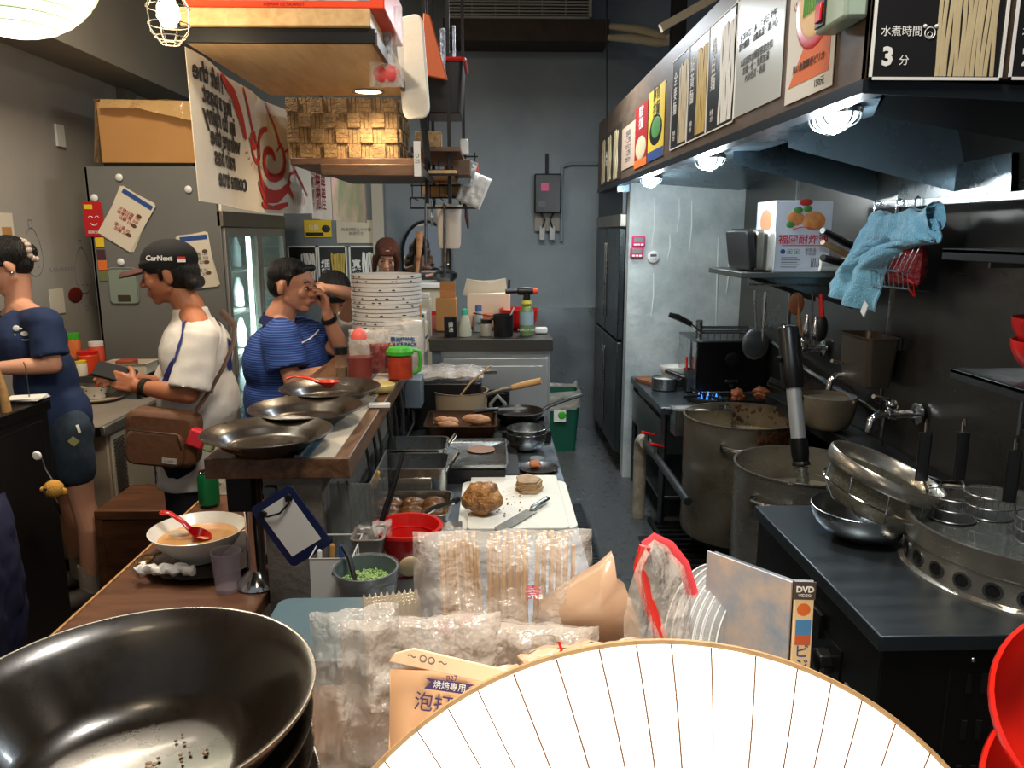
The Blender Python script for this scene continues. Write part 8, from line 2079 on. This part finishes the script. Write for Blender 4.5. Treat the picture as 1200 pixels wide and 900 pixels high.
def person(label, J, skin, s=1.0, wide=1.0, hands=None, vox=0.0055, loc=None):
    t = thing('person', label, 'person', loc or (J['pel'][0], J['pel'][1], 0))
    o = V(t.location); g = lambda k: V(J[k])
    mb = MB()
    T = J['head']; head_prims(mb, T, s, wide)
    limb(mb, [T @ V((0, 0.018, -0.06)), g('neck'), g('chest')], [0.050 * s * wide, 0.056 * s * wide, 0.10])
    for a in 'LR':
        limb(mb, [g('neck') + V((0, 0, -0.02)), g('sh' + a), g('el' + a), (g('el' + a) * 0.6 + g('wr' + a) * 0.4), g('wr' + a)], [0.05, 0.048 * s, 0.036 * s, 0.037 * s, 0.025 * s])
        if hands and a in hands: hand_prims(mb, g('wr' + a), *hands[a], s=0.92 * s)
        if 'hp' + a in J:
            k = g('kn' + a); an = g('an' + a)
            limb(mb, [g('hp' + a), k, k.lerp(an, 0.3) + V(J.get('calf', (0, 0, 0))), an], [0.080 * s, 0.052 * s, 0.055 * s, 0.036 * s]); foot(mb, an, V(J['toe' + a]))
    limb(mb, [g('chest'), g('pel')], [0.105, 0.095])
    mb.v = [v - o for v in mb.v]
    b = remeshed(mb, 'body', skin, t, vox, 2)
    # eyes, brows
    S = T @ Matrix.Diagonal((s * wide, s, s, 1))
    for sg in (-1, 1):
        e = MB(); e.sphere((sg * 0.031, -0.0845, 0.002), (0.0115, 0.006, 0.0045), 12, 8, T=S); e.v = [v - o for v in e.v]; e = e.build('eye', eye_w, t)
        p = MB(); p.sphere((sg * 0.031, -0.0895, 0.002), (0.0055, 0.0025, 0.0048), 10, 8, T=S); p.v = [v - o for v in p.v]; p.build('pupil', ink, e)
        l = MB(); l.tube([S @ V((sg * 0.044, -0.080, 0.006)), S @ V((sg * 0.031, -0.091, 0.0085)), S @ V((sg * 0.017, -0.087, 0.005))], 0.0016, 5); l.v = [v - o for v in l.v]; l.build('eyelid', hair_black, t)
        w = MB(); w.tube([S @ V((sg * 0.048, -0.080, 0.024)), S @ V((sg * 0.032, -0.0905, 0.030)), S @ V((sg * 0.014, -0.089, 0.026))], [0.002, 0.0038, 0.003], 6); w.v = [v - o for v in w.v]; w.build('eyebrow', hair_black, t)
    m = MB(); m.add(*cap_((-0.014, -0.0905, -0.0615), (0.014, -0.0905, -0.0615), 0.0035, 0.0035), T=S); m.v = [v - o for v in m.v]; m.build('mouth', lip_m, t)
    return t, o, S


def cloth_part(fn, name, m, t, o, vox=0.008, disp=0.004, sm=4):
    mb = MB(); fn(mb); mb.v = [v - o for v in mb.v]
    return remeshed(mb, name, m, t, vox, sm, disp)


def onto(l, n, off):
    """matrix lying on a garment: x to the right of the picture, y up, z outward"""
    x = (RT - n * RT.dot(n)).normalized(); y = n.cross(x)
    return Matrix.Translation(l + n * off) @ Matrix((x, y, n)).transposed().to_4x4()


def hits(ob, px, py):
    """point on the garment seen through a photo point, in the garment's own space"""
    inv = Matrix.Translation(-V(ob.parent.location))
    d = (FW + RT * ((px - 600) / FPX) + UP * ((450 - py) / FPX)).normalized()
    ok, loc, nor, _ = ob.ray_cast(inv @ CAM, d)
    return (loc, nor) if ok else (None, None)


def trim_on(ob, pts, w, name, m, off=0.003, sub=8):
    P_ = []
    for i in range(len(pts) - 1):
        for j in range(sub): f = j / sub; P_.append((pts[i][0] * (1 - f) + pts[i + 1][0] * f, pts[i][1] * (1 - f) + pts[i + 1][1] * f))
    P_.append(pts[-1]); C_ = []
    for p in P_:
        l, n = hits(ob, *p)
        if l is not None: C_.append((l, n))
    if len(C_) < 2: return None
    vs = []; fs = []
    for i, (l, n) in enumerate(C_):
        d = (C_[min(i + 1, len(C_) - 1)][0] - C_[max(i - 1, 0)][0]).normalized(); sd = n.cross(d).normalized()
        vs += [l + sd * w / 2 + n * off, l - sd * w / 2 + n * off]
    for i in range(len(C_) - 1): fs.append((2 * i, 2 * i + 1, 2 * i + 3, 2 * i + 2))
    return MB().add(vs, fs).build(name, m, ob.parent)


# ---------------- man in white jersey, standing, side view facing left
jy = 2.92
T = frame(P(199, 322, Y=jy), (-1, -0.12, -0.12), R(0), 0)
J = dict(head=T, neck=P(222, 360, Y=jy), chest=P(228, 415, Y=jy), pel=P(232, 520, Y=jy),
         shL=P(236, 392, Y=jy - 0.16), elL=P(222, 462, Y=jy - 0.22), wrL=P(161, 453, Y=jy - 0.16),
         shR=P(228, 388, Y=jy + 0.16), elR=P(200, 455, Y=jy + 0.2), wrR=P(158, 444, Y=jy + 0.06))
for a, dy in (('L', -0.09), ('R', 0.09)):
    x0 = J['pel'].x; J['hp' + a] = V((x0, jy + dy, 0.82)); J['kn' + a] = V((x0 - 0.02, jy + dy, 0.46)); J['an' + a] = V((x0 + 0.01, jy + dy, 0.09)); J['toe' + a] = V((x0 - 0.2, jy + dy, 0.03))
t, o, S = person('man in white jersey and black cap, standing with brown shoulder bag', J, skin_b, 0.97, 1.0,
                 {'L': ((-1, 0.15, 0.28), (0.1, 0.9, -0.3), 1, 0.55), 'R': ((-1, -0.2, 0.1), (0.0, -0.9, -0.3), -1, 0.5)})
jm = M('jersey_white', (206, 200, 192), 0.8, var=0.04, vs=8, bump=0.35, bs=14)
def fn(mb):
    c = J['chest']; p = J['pel']; n = J['neck']
    mb.sphere(c + V((0.008, 0, 0.0)), (0.125, 0.18, 0.165), 20, 14)
    mb.sphere(c.lerp(p, 0.5) + V((0.01, 0, 0)), (0.145, 0.185, 0.20), 20, 14)
    mb.sphere(p + V((0.0, 0, 0.02)), (0.15, 0.19, 0.20), 20, 14)
    mb.lathe([(0.145, 0), (0.155, -0.14), (0.0, -0.14)], c=tuple(p), sy=1.22, seg=28); mb.lathe([(0.145, 0), (0, 0)], c=tuple(p), sy=1.22, seg=28)
    for a in 'LR':
        mb.capsule(n + V((0.015, 0, -0.055)), J['sh' + a] + V((0, 0, -0.012)), 0.052, 0.060)
        e = J['sh' + a].lerp(J['el' + a], 0.92)
        mb.cyl(J['sh' + a], e, 0.062, 0.078, 20)
    mb.cyl(n + V((0.01, 0, -0.09)), n + V((0.004, 0, 0.0)), 0.085, 0.062, 20)
jer = cloth_part(fn, 'jersey', jm, t, o, 0.008, 0.006)
blue = M('jersey_blue', (34, 52, 128), 0.7)
trim_on(jer, [(222, 356), (217, 375), (213, 398), (206, 420), (197, 440), (190, 452)], 0.026, 'blue_stripe', blue)
trim_on(jer, [(186, 452), (196, 458), (210, 464), (224, 468)], 0.018, 'sleeve_band', blue)
trim_on(jer, [(181, 552), (184, 560)], 0.05, 'hem_mark', blue)
trim_on(jer, [(250, 370), (258, 382)], 0.012, 'back_letters', M('letters_navy', (24, 28, 60), 0.6))
trim_on(jer, [(268, 398), (270, 410), (268, 424), (270, 434)], 0.04, 'back_number', blue)
trim_on(jer, [(182, 418), (181, 434)], 0.03, 'chest_emblem', blue)
def fn(mb):
    for a in 'LR':
        k = J['kn' + a]; limb(mb, [J['hp' + a] + V((0, 0, 0.04)), k, J['an' + a] + V((0, 0, 0.03))], [0.105, 0.075, 0.062])
    mb.sphere(J['pel'] + V((0, 0, -0.1)), (0.13, 0.17, 0.14))
cloth_part(fn, 'trousers', M('trousers_black', (16, 16, 20), 0.85), t, o, 0.01, 0.004)
for a in 'LR':
    A = J['an' + a]; cloth_part(lambda mb: mb.capsule((A.x + 0.03, A.y, 0.045), (A.x - 0.14, A.y, 0.04), 0.046, 0.042), 'shoe', rubber, t, o, 0.008, 0)
# hair + cap
def fn(mb):
    mb.sphere((0, 0.035, 0.012), (0.078, 0.078, 0.085), T=S); mb.add(*cap_((-0.05, 0.085, -0.04), (0.05, 0.085, -0.04), 0.026, 0.026), T=S)
    for sg in (-1, 1): mb.add(*cap_((sg * 0.071, -0.014, 0.03), (sg * 0.070, -0.016, -0.012), 0.010, 0.007), T=S)
cloth_part(fn, 'hair', hair_black, t, o, 0.005, 0.003, 1)
capm = M('cap_black', (20, 20, 24), 0.85)
def fn(mb):
    mb.sphere((0, 0.010, 0.056), (0.087, 0.106, 0.080), 24, 16, T=S); mb.lathe([(0.083, 0.03), (0.088, 0.056), (0.0, 0.06)], seg=28, T=S, sy=1.2); mb.lathe([(0.083, 0.03), (0.0, 0.03)], seg=28, T=S, sy=1.2)
cap = cloth_part(fn, 'cap', capm, t, o, 0.005, 0)
mb = MB(); mb.sheet(lambda u, v: S @ V(((u - 0.5) * 0.15 * math.sqrt(max(0.05, 1 - v * v * 0.8)), -0.075 - 0.095 * v, 0.040 - 0.012 * v - 0.02 * (2 * u - 1) ** 2)), 16, 10, thick=0.005); mb.v = [v - o for v in mb.v]
mb.build('cap_brim', M('brim_brown', (74, 42, 36), 0.8), t)
l, n = hits(cap, 187, 303)
if l is not None:
    b = text('CarNext', 0.026, ink_white, t, (0, 0, 0), bold=0.0006, name='cap_lettering'); b.matrix_local = onto(l, n, 0.006)
l, n = hits(cap, 212, 304)
if l is not None:
    MB().box(-0.014, 0.014, -0.002, 0.002, 0, 0.010).build('flag_red', red_plastic, t, loc=tuple(l + n * 0.004), rot=(-0.2, 0, 0.45)); MB().box(-0.014, 0.014, -0.002, 0.002, -0.010, 0).build('flag_white', ink_white, t, loc=tuple(l + n * 0.004), rot=(-0.2, 0, 0.45))
w = J['wrL'].lerp(J['elL'], 0.16); d = (J['elL'] - J['wrL']).normalized()
mb = MB(); mb.lathe([(0.030, -0.013), (0.034, -0.010), (0.034, 0.010), (0.030, 0.013)], seg=20, T=Matrix.Translation(w - o) @ d.to_track_quat('Z', 'Y').to_matrix().to_4x4()); mb.build('wristwatch', M('watch_dark', (52, 44, 36), 0.3, 0.5), t)
mb = MB(); c = J['wrL'] + V((-0.09, 0.03, 0.045)); mb.cbox(c - o, (0.14, 0.012, 0.07), rot=(-0.9, 0.3, 0.1)); mb.build('phone', black_matte, t, bev=0.004)
# shoulder bag (his, but lift-able): own thing
bagm = M('bag_brown', (92, 58, 34), 0.7, var=0.15, vs=10, bump=0.3, bs=40)
c = P(193, 512, Y=2.68)
t = thing('shoulder_bag', 'brown canvas shoulder bag hanging at the jersey man', 'bag', tuple(c), rot=(0, R(6), R(0)))
MB().prism(rrect(0.25, 0.20, 0.04), -0.045, 0.045, Matrix.Rotation(PI / 2, 4, 'X')).build('body', bagm, t, bev=0.02)
MB().prism(rrect(0.20, 0.125, 0.03), 0.045, 0.066, Matrix.Translation((-0.01, 0, -0.03)) @ Matrix.Rotation(PI / 2, 4, 'X')).build('front_pocket', bagm, t, bev=0.01)
MB().tube([(-0.10, -0.066, 0.035), (0.07, -0.068, 0.03), (0.085, -0.066, -0.02)], 0.003, 6).build('zip', M('zip_dark', (40, 24, 16), 0.5), t)
lb = MB().box(0.02, 0.07, -0.069, -0.066, -0.075, -0.055).build('label', M('bag_label', (170, 160, 150), 0.6), t)
text('CLASSIC', 0.010, ink_grey, lb, (0.045, -0.0695, -0.065))
pts = [P(225, 478, Y=2.66), P(240, 452, Y=2.70), P(252, 425, Y=2.72), P(262, 395, Y=2.78), P(262, 375, Y=2.88), P(246, 362, Y=3.0)]
MB().tube([p - c for p in pts], 0.013, 8, flat=0.3).build('strap', M('strap_brown', (60, 38, 26), 0.7), t)
c = P(232, 517, Y=2.62)
t = thing('snack_pouch', 'red and pale green pouch tucked behind the brown bag', 'pouch', tuple(c), rot=(0, 0.4, 0)); MB().box(-0.04, 0.02, 0, 0.04, -0.03, 0.035).build('red_part', M('pouch_red', (206, 44, 56), 0.5), t, bev=0.008); MB().box(0.02, 0.055, 0, 0.04, -0.028, 0.033).build('green_part', M('pouch_green', (150, 160, 120), 0.5), t, bev=0.008)
# ---------------- woman in navy shirt, left edge
wy = 3.25
T = frame(P(6, 312, Y=wy), (-0.78, -0.52, -0.42), 0, 0)
J = dict(head=T, neck=P(22, 356, Y=wy + 0.02), chest=P(36, 400, Y=wy), pel=P(74, 495, Y=wy),
         shL=P(52, 378, Y=wy - 0.13), elL=P(62, 428, Y=wy - 0.16), wrL=P(-12, 432, Y=wy - 0.24),
         shR=P(10, 378, Y=wy + 0.15), elR=P(-10, 425, Y=wy + 0.2), wrR=P(-40, 420, Y=wy))
J['hpL'] = P(82, 520, Y=wy - 0.06); J['knL'] = P(97, 590, Y=wy - 0.05); J['anL'] = V(P(104, 672, Y=wy - 0.02)); J['anL'].z = 0.10; J['toeL'] = J['anL'] + V((-0.12, -0.16, 0))
J['hpR'] = P(66, 520, Y=wy + 0.12); J['knR'] = P(72, 590, Y=wy + 0.12); J['anR'] = V((J['knR'].x + 0.04, wy + 0.14, 0.09)); J['toeR'] = J['anR'] + V((-0.2, -0.05, 0)); J['calf'] = (0.022, 0.0, 0)
t, o, S = person('woman in navy T-shirt and denim shorts bending at left edge', J, skin_a, 0.95, 0.97, {'L': ((-1, -0.2, 0.0), (0, 0.3, -1), -1, 0.5), 'R': ((-1, -0.2, 0.0), (0, 0.3, -1), 1, 0.5)})
tm = M('tshirt_navy', (26, 44, 80), 0.85, var=0.1, vs=6, bump=0.3, bs=14)
def fn(mb):
    c = J['chest']; p = J['pel']; n = J['neck']
    mb.sphere(c, (0.125, 0.165, 0.15), 20, 14); mb.sphere(c.lerp(p, 0.5), (0.116, 0.150, 0.18), 20, 14); mb.sphere(p + V((-0.01, 0, 0.03)), (0.122, 0.150, 0.15), 20, 14)
    for a in 'LR':
        mb.capsule(n + V((0.0, 0, -0.06)), J['sh' + a], 0.055, 0.062); mb.cyl(J['sh' + a] + V((0, 0, 0.01)), J['sh' + a].lerp(J['el' + a], 0.80), 0.062, 0.072, 20)
ts = cloth_part(fn, 't_shirt', tm, t, o, 0.008, 0.006)
l, n = hits(ts, 29, 391)
if l is not None:   # pig face print
    mb = MB(); Q = onto(l, n, 0.005)
    mb.sphere((0, 0, 0), (0.014, 0.010, 0.002), 16, 6, T=Q)
    for sg in (-1, 1): mb.sphere((sg * 0.028, 0.022, -0.002), (0.012, 0.012, 0.002), 12, 6, T=Q); mb.sphere((sg * 0.012, 0.020, 0), (0.006, 0.004, 0.002), 8, 5, T=Q)
    mb.tube([Q @ V((0.034 * math.cos(a), 0.026 * math.sin(a), -0.002)) for a in [PI + k * PI / 10 for k in range(11)]], 0.0022, 5); mb.build('pig_print', ink_white, t)
def fn(mb):
    for a in 'LR': limb(mb, [J['hp' + a] + V((0, 0, 0.07)), J['hp' + a].lerp(J['kn' + a], 0.42)], [0.088, 0.084])
    mb.sphere(J['pel'] + V((0, 0, -0.05)), (0.112, 0.145, 0.11))
sh_ = cloth_part(fn, 'denim_shorts', M('denim', (44, 58, 72), 0.9, var=0.2, vs=40), t, o, 0.008, 0.003)
trim_on(sh_, [(82, 514), (90, 520)], 0.03, 'shorts_patch', M('patch_olive', (150, 150, 100), 0.7)); trim_on(sh_, [(90, 498), (93, 507)], 0.012, 'shorts_tag', ink_white)
skm = M('socks_grey', (150, 142, 128), 0.95, var=0.1, vs=60, bump=0.5, bs=100); shm = M('shoe_grey', (70, 64, 60), 0.7)
for a in 'LR':
    A = J['an' + a]; d = (J['toe' + a] - A); d.z = 0; d.normalize()
    cloth_part(lambda mb: mb.cyl((A.x, A.y, 0.045), A + V((0.0, 0, 0.085)), 0.043, 0.044, 18), 'sock', skm, t, o, 0.007, 0)
    cloth_part(lambda mb: mb.capsule(V((A.x, A.y, 0.042)) - d * 0.03, V((A.x, A.y, 0.036)) + d * 0.16, 0.044, 0.038), 'shoe', shm, t, o, 0.007, 0)
def fn(mb):
    mb.sphere((0, 0.030, 0.040), (0.083, 0.094, 0.082), 24, 16, T=S); mb.sphere((0, 0.05, -0.01), (0.066, 0.062, 0.06), T=S); mb.sphere((0, 0.115, 0.02), (0.034, 0.03, 0.04), T=S)
    for sg in (-1, 1): mb.add(*cap_((sg * 0.055, -0.04, 0.065), (sg * 0.072, -0.012, 0.015), 0.020, 0.008), T=S)
cloth_part(fn, 'hair', hair_black, t, o, 0.005, 0.003, 1)
mb = MB()
for k in range(14): a = k * 2 * PI / 14; mb.sphere((0.044 * math.cos(a), 0.112 + 0.008 * math.sin(a * 3), 0.025 + 0.048 * math.sin(a)), (0.014, 0.014, 0.013), 10, 8, T=S)
mb.v = [v - o for v in mb.v]; mb.build('scrunchie', M('scrunchie', (196, 180, 166), 0.9, var=0.4, vs=80), t)
l = S @ V((0.084, 0.006, -0.030)) - o; MB().sphere(l, 0.004, 8, 6).build('earring', chrome, t); l = S @ V((-0.084, 0.006, -0.030)) - o; MB().sphere(l, 0.004, 8, 6).build('earring', chrome, t)
# ---------------- seated man in blue polo
sy = 3.38
T = frame(P(344, 335, Y=sy), (1, -0.30, -0.10), 0, 0)
x0 = P(335, 440, Y=sy).x
J = dict(head=T, neck=P(327, 373, Y=sy), chest=P(335, 425, Y=sy), pel=P(334, 500, Y=sy),
         shR=P(330, 398, Y=sy - 0.18), elR=P(342, 446, Y=sy - 0.22), wrR=P(392, 434, Y=sy - 0.12),
         shL=P(352, 392, Y=sy + 0.15), elL=P(401, 412, Y=sy + 0.05), wrL=P(383, 368, Y=sy - 0.02))
for a, dy in (('L', 0.11), ('R', -0.11)):
    J['hp' + a] = V((J['pel'].x, sy + dy, 0.70)); J['kn' + a] = V((J['pel'].x + 0.16, sy + dy * 1.6, 0.66)); J['an' + a] = V((J['pel'].x + 0.12, sy + dy * 1.6, 0.30)); J['toe' + a] = V((J['pel'].x + 0.3, sy + dy, 0.25))
def foot(mb, ank, toe, r=0.04):
    a = V(ank); d = V(toe) - a; z = max(a.z - 0.055, 0.035); d.z = 0; d.normalize(); h = V((a.x, a.y, z)); mb.capsule(a, h, r, r); mb.capsule(h - d * 0.03, h + d * 0.14, r * 0.85, r * 0.7)
t, o, S = person('stout man in blue striped polo sitting with hand at his face', J, skin_c, 1.0, 1.12, {'R': ((1, 0.1, -0.05), (0, 0, -1), -1, 0.25), 'L': ((-0.05, -0.1, 1), (-0.8, -0.5, 0.1), 1, 0.95)})
pm_ = stripes(M('polo_blue', (24, 54, 122), 0.8, bump=0.25, bs=14), 2, 105, (22, 46, 112), (62, 96, 160), 0.62)
def fn(mb):
    c = J['chest']; p = J['pel']; n = J['neck']
    mb.sphere(c + V((0, 0, 0)), (0.185, 0.215, 0.19), 20, 14); mb.sphere(c.lerp(p, 0.55) + V((0.02, 0, 0)), (0.20, 0.21, 0.22), 20, 14); mb.sphere(p + V((0, 0, 0.02)), (0.185, 0.20, 0.14), 20, 14)
    for a in 'LR':
        mb.capsule(n + V((0, 0, -0.07)), J['sh' + a], 0.075, 0.088); mb.cyl(J['sh' + a], J['sh' + a].lerp(J['el' + a], 0.72), 0.088, 0.086, 20)
polo = cloth_part(fn, 'polo_shirt', pm_, t, o, 0.008, 0.006)
mb = MB(); q = J['neck'] - o; mb.lathe([(0.068, 0.0), (0.078, -0.035), (0.086, -0.034), (0.073, 0.008)], closed=True, seg=28, T=Matrix.Translation(q + V((0.004, 0, 0.0))) @ Matrix.Rotation(0.25, 4, 'Y')); mb.build('collar', M('collar_blue', (20, 34, 84), 0.8), t)
trim_on(polo, [(353, 402), (363, 397), (374, 387)], 0.006, 'white_piping', ink_white)
def fn(mb):
    for a in 'LR': limb(mb, [J['hp' + a], J['kn' + a], J['an' + a]], [0.115, 0.085, 0.065])
    mb.sphere((J['pel'].x, sy, 0.74), (0.19, 0.21, 0.12))
cloth_part(fn, 'trousers', M('trousers_navy', (26, 30, 42), 0.85), t, o, 0.01, 0.003)
def fn(mb):
    mb.sphere((0, 0.022, 0.046), (0.079, 0.096, 0.076), 24, 16, T=S); mb.sphere((0, 0.05, 0.005), (0.071, 0.064, 0.07), T=S)
    mb.add(*cap_((-0.045, -0.055, 0.082), (0.045, -0.055, 0.082), 0.018, 0.018), T=S)
    for sg in (-1, 1): mb.add(*cap_((sg * 0.068, -0.022, 0.05), (sg * 0.071, -0.020, 0.004), 0.012, 0.006), T=S)
cloth_part(fn, 'hair', hair_black, t, o, 0.005, 0.003, 1)
w = J['wrL'].lerp(J['elL'], 0.14); d = (J['elL'] - J['wrL']).normalized()
mb = MB(); mb.lathe([(0.030, -0.012), (0.035, -0.008), (0.035, 0.008), (0.030, 0.012)], seg=20, T=Matrix.Translation(w - o) @ d.to_track_quat('Z', 'Y').to_matrix().to_4x4()); mb.build('watch', black_plastic, t)
sx = J['pel'].x
t = thing('bar_stool', 'round black bar stool under the man in blue polo', 'stool', (sx - 0.02, sy, 0))
MB().lathe([(0, 0.58), (0.17, 0.58), (0.18, 0.60), (0.17, 0.63), (0, 0.635)], seg=32).build('seat', black_plastic, t); MB().cyl((0, 0, 0.02), (0, 0, 0.58), 0.025).build('pole', chrome, t); MB().lathe([(0, 0), (0.19, 0), (0.18, 0.015), (0.03, 0.03), (0, 0.03)], seg=32).build('base', chrome, t)
MB().tube([(0.13 * math.cos(k * PI / 12), 0.13 * math.sin(k * PI / 12), 0.22) for k in range(24)], 0.009, 8, closed=True).build('foot_ring', chrome, t); MB().tube([(-0.13, 0, 0.22), (0.13, 0, 0.22)], 0.007, 6).build('ring_spoke', chrome, t)
# ---------------- diner with raised arm (behind the bowl stack)
ay = 4.15
T = frame(P(392, 346, Y=ay), (0.25, -0.9, -0.75), 0, 0)
J = dict(head=T, neck=P(392, 376, Y=ay + 0.08), chest=P(396, 420, Y=ay + 0.12), pel=P(398, 480, Y=ay + 0.2),
         shR=P(366, 402, Y=ay + 0.06), elR=P(368, 440, Y=ay), wrR=P(390, 430, Y=ay - 0.12),
         shL=P(398, 392, Y=ay - 0.06), elL=P(416, 346, Y=ay - 0.2), wrL=P(384, 338, Y=ay - 0.22))
t, o, S = person('diner with black hair resting forehead on raised bare arm', J, skin_a, 0.95, 1.0, {'L': ((-1, 0.1, -0.15), (0.1, 0.8, -0.6), 1, 0.5)}, 0.006)
wt = M('shirt_offwhite', (206, 200, 190), 0.85, bump=0.3, bs=14)
def fn(mb):
    mb.sphere(J['chest'], (0.16, 0.13, 0.16)); mb.sphere(J['chest'].lerp(J['pel'], 0.6), (0.16, 0.14, 0.2)); mb.sphere(J['pel'], (0.17, 0.15, 0.12))
    for a in 'LR': mb.capsule(J['neck'] + V((0, 0, -0.06)), J['sh' + a], 0.05, 0.062)
    mb.cyl(J['shL'], J['shL'].lerp(J['elL'], 0.45), 0.060, 0.052, 18); mb.cyl(J['shR'], J['shR'].lerp(J['elR'], 0.6), 0.060, 0.055, 18)
cloth_part(fn, 'shirt', wt, t, o, 0.009, 0.004)
def fn(mb):
    mb.sphere((0, 0.020, 0.040), (0.094, 0.108, 0.092), 24, 16, T=S); mb.sphere((0, 0.05, -0.03), (0.084, 0.06, 0.08), T=S)
    mb.add(*cap_((-0.05, -0.07, 0.05), (0.05, -0.07, 0.05), 0.03, 0.03), T=S); mb.sphere((0.07, 0.0, 0.03), (0.05, 0.06, 0.05), T=S); mb.sphere((-0.07, 0.0, 0.03), (0.05, 0.06, 0.05), T=S)
cloth_part(fn, 'hair', hair_black, t, o, 0.006, 0.004, 1)
def stool(x, y, lb):
    t = thing('bar_stool', lb, 'stool', (x, y, 0)); MB().lathe([(0, 0.60), (0.17, 0.60), (0.18, 0.62), (0.17, 0.65), (0, 0.655)], seg=32).build('seat', black_plastic, t); MB().cyl((0, 0, 0.02), (0, 0, 0.60), 0.025).build('pole', chrome, t); MB().lathe([(0, 0), (0.19, 0), (0.18, 0.015), (0.03, 0.03), (0, 0.03)], seg=32).build('base', chrome, t)
stool(J['pel'].x, J['pel'].y, 'round bar stool under the diner with raised arm')
def legs_sit(J, t, o, m, zs=0.72):
    def fn(mb):
        for s_ in (-1, 1):
            h = V((J['pel'].x + s_ * 0.10, J['pel'].y, zs)); k = h + V((s_ * 0.03, -0.34, -0.02)); a = V((k.x, k.y + 0.05, 0.30)); limb(mb, [h, k, a], [0.10, 0.07, 0.05]); mb.capsule(a + V((0, 0, -0.05)), a + V((0, -0.13, -0.07)), 0.04, 0.032)
        mb.sphere((J['pel'].x, J['pel'].y, zs + 0.02), (0.17, 0.15, 0.11))
    cloth_part(fn, 'trousers', m, t, o, 0.011, 0.003)
legs_sit(J, t, o, M('trousers_dark', (30, 30, 34), 0.85))
# ---------------- woman with brown hair at the back
by_ = 5.05
T = frame(P(453, 301, Y=by_), (0.12, -1, -0.45), 0, 0.12)
J = dict(head=T, neck=P(453, 330, Y=by_ + 0.06), chest=P(452, 365, Y=by_ + 0.1), pel=P(452, 415, Y=by_ + 0.15))
for a, s_ in (('R', -1), ('L', 1)):
    J['sh' + a] = J['neck'] + V((s_ * 0.16, 0.02, -0.06)); J['el' + a] = J['sh' + a] + V((s_ * 0.03, -0.02, -0.25)); J['wr' + a] = J['el' + a] + V((-s_ * 0.10, -0.20, 0.02))
t, o, S = person('woman with long reddish brown hair looking down behind bowls', J, skin_a, 0.92, 0.98, {'R': ((0.3, -1, 0), (0, 0, -1), 1, 0.4), 'L': ((-0.3, -1, 0), (0, 0, -1), -1, 0.4)}, 0.006)
def fn(mb):
    mb.sphere(J['chest'], (0.15, 0.11, 0.16)); mb.sphere(J['chest'].lerp(J['pel'], 0.6), (0.14, 0.11, 0.2)); mb.sphere(J['pel'], (0.16, 0.13, 0.12))
    for a in 'LR': mb.capsule(J['neck'] + V((0, 0, -0.06)), J['sh' + a], 0.045, 0.055); mb.cyl(J['sh' + a], J['el' + a], 0.056, 0.050, 18)
cloth_part(fn, 'dark_top', M('top_black', (20, 20, 22), 0.85), t, o, 0.009, 0.004)
legs_sit(J, t, o, M('trousers_dark2', (24, 26, 34), 0.85))
def fn(mb):
    mb.sphere((0, 0.025, 0.045), (0.088, 0.096, 0.084), 24, 16, T=S); mb.sphere((0, 0.06, -0.02), (0.082, 0.05, 0.09), T=S)
    for sg in (-1, 1): mb.add(*cap_((sg * 0.045, -0.060, 0.075), (sg * 0.078, -0.040, 0.0), 0.022, 0.018), T=S); mb.add(*cap_((sg * 0.078, -0.035, 0.0), (sg * 0.078, -0.02, -0.15), 0.022, 0.016), T=S)
    mb.add(*cap_((-0.04, -0.078, 0.055), (0.035, -0.078, 0.06), 0.014, 0.014), T=S)
cloth_part(fn, 'hair', hair_brown, t, o, 0.006, 0.004, 1)
stool(J['pel'].x, J['pel'].y, 'round bar stool under the brown-haired woman')
# ================================================================ LIGHT AND VIEW
w = bpy.data.worlds.new('world'); SC.world = w; w.use_nodes = True
w.node_tree.nodes['Background'].inputs[0].default_value = (0.55, 0.62, 0.7, 1)
w.node_tree.nodes['Background'].inputs[1].default_value = 0.35
vs = SC.view_settings
vs.view_transform = 'Standard'; vs.look = 'None'; vs.exposure = 0.0; vs.gamma = 1.0; vs.use_curve_mapping = False
# unseen lights without fixtures, added to brighten the room
light('AREA', (0.4, 4.4, 2.7), 32, (0.86, 0.94, 1.0), 0.5)  # added over the aisle to lift the lower back wall; no lamp there
light('SPOT', (0.16, 0.82, 2.5), 75, (1.0, 0.86, 0.70), 0.12, spot=38, blend=0.8)  # added spot, cone narrowed to brighten the foreground bags
light('POINT', (-0.35, 0.3, 2.45), 9, (1.0, 0.80, 0.55), 0.10)
light('AREA', (0.3, 1.0, 3.4), 60, (1.0, 0.93, 0.84), 0.6)
light('AREA', (-1.5, 3.0, 3.4), 62, (1.0, 0.85, 0.66), 0.5)

bpy.data.scenes.remove(WORK)
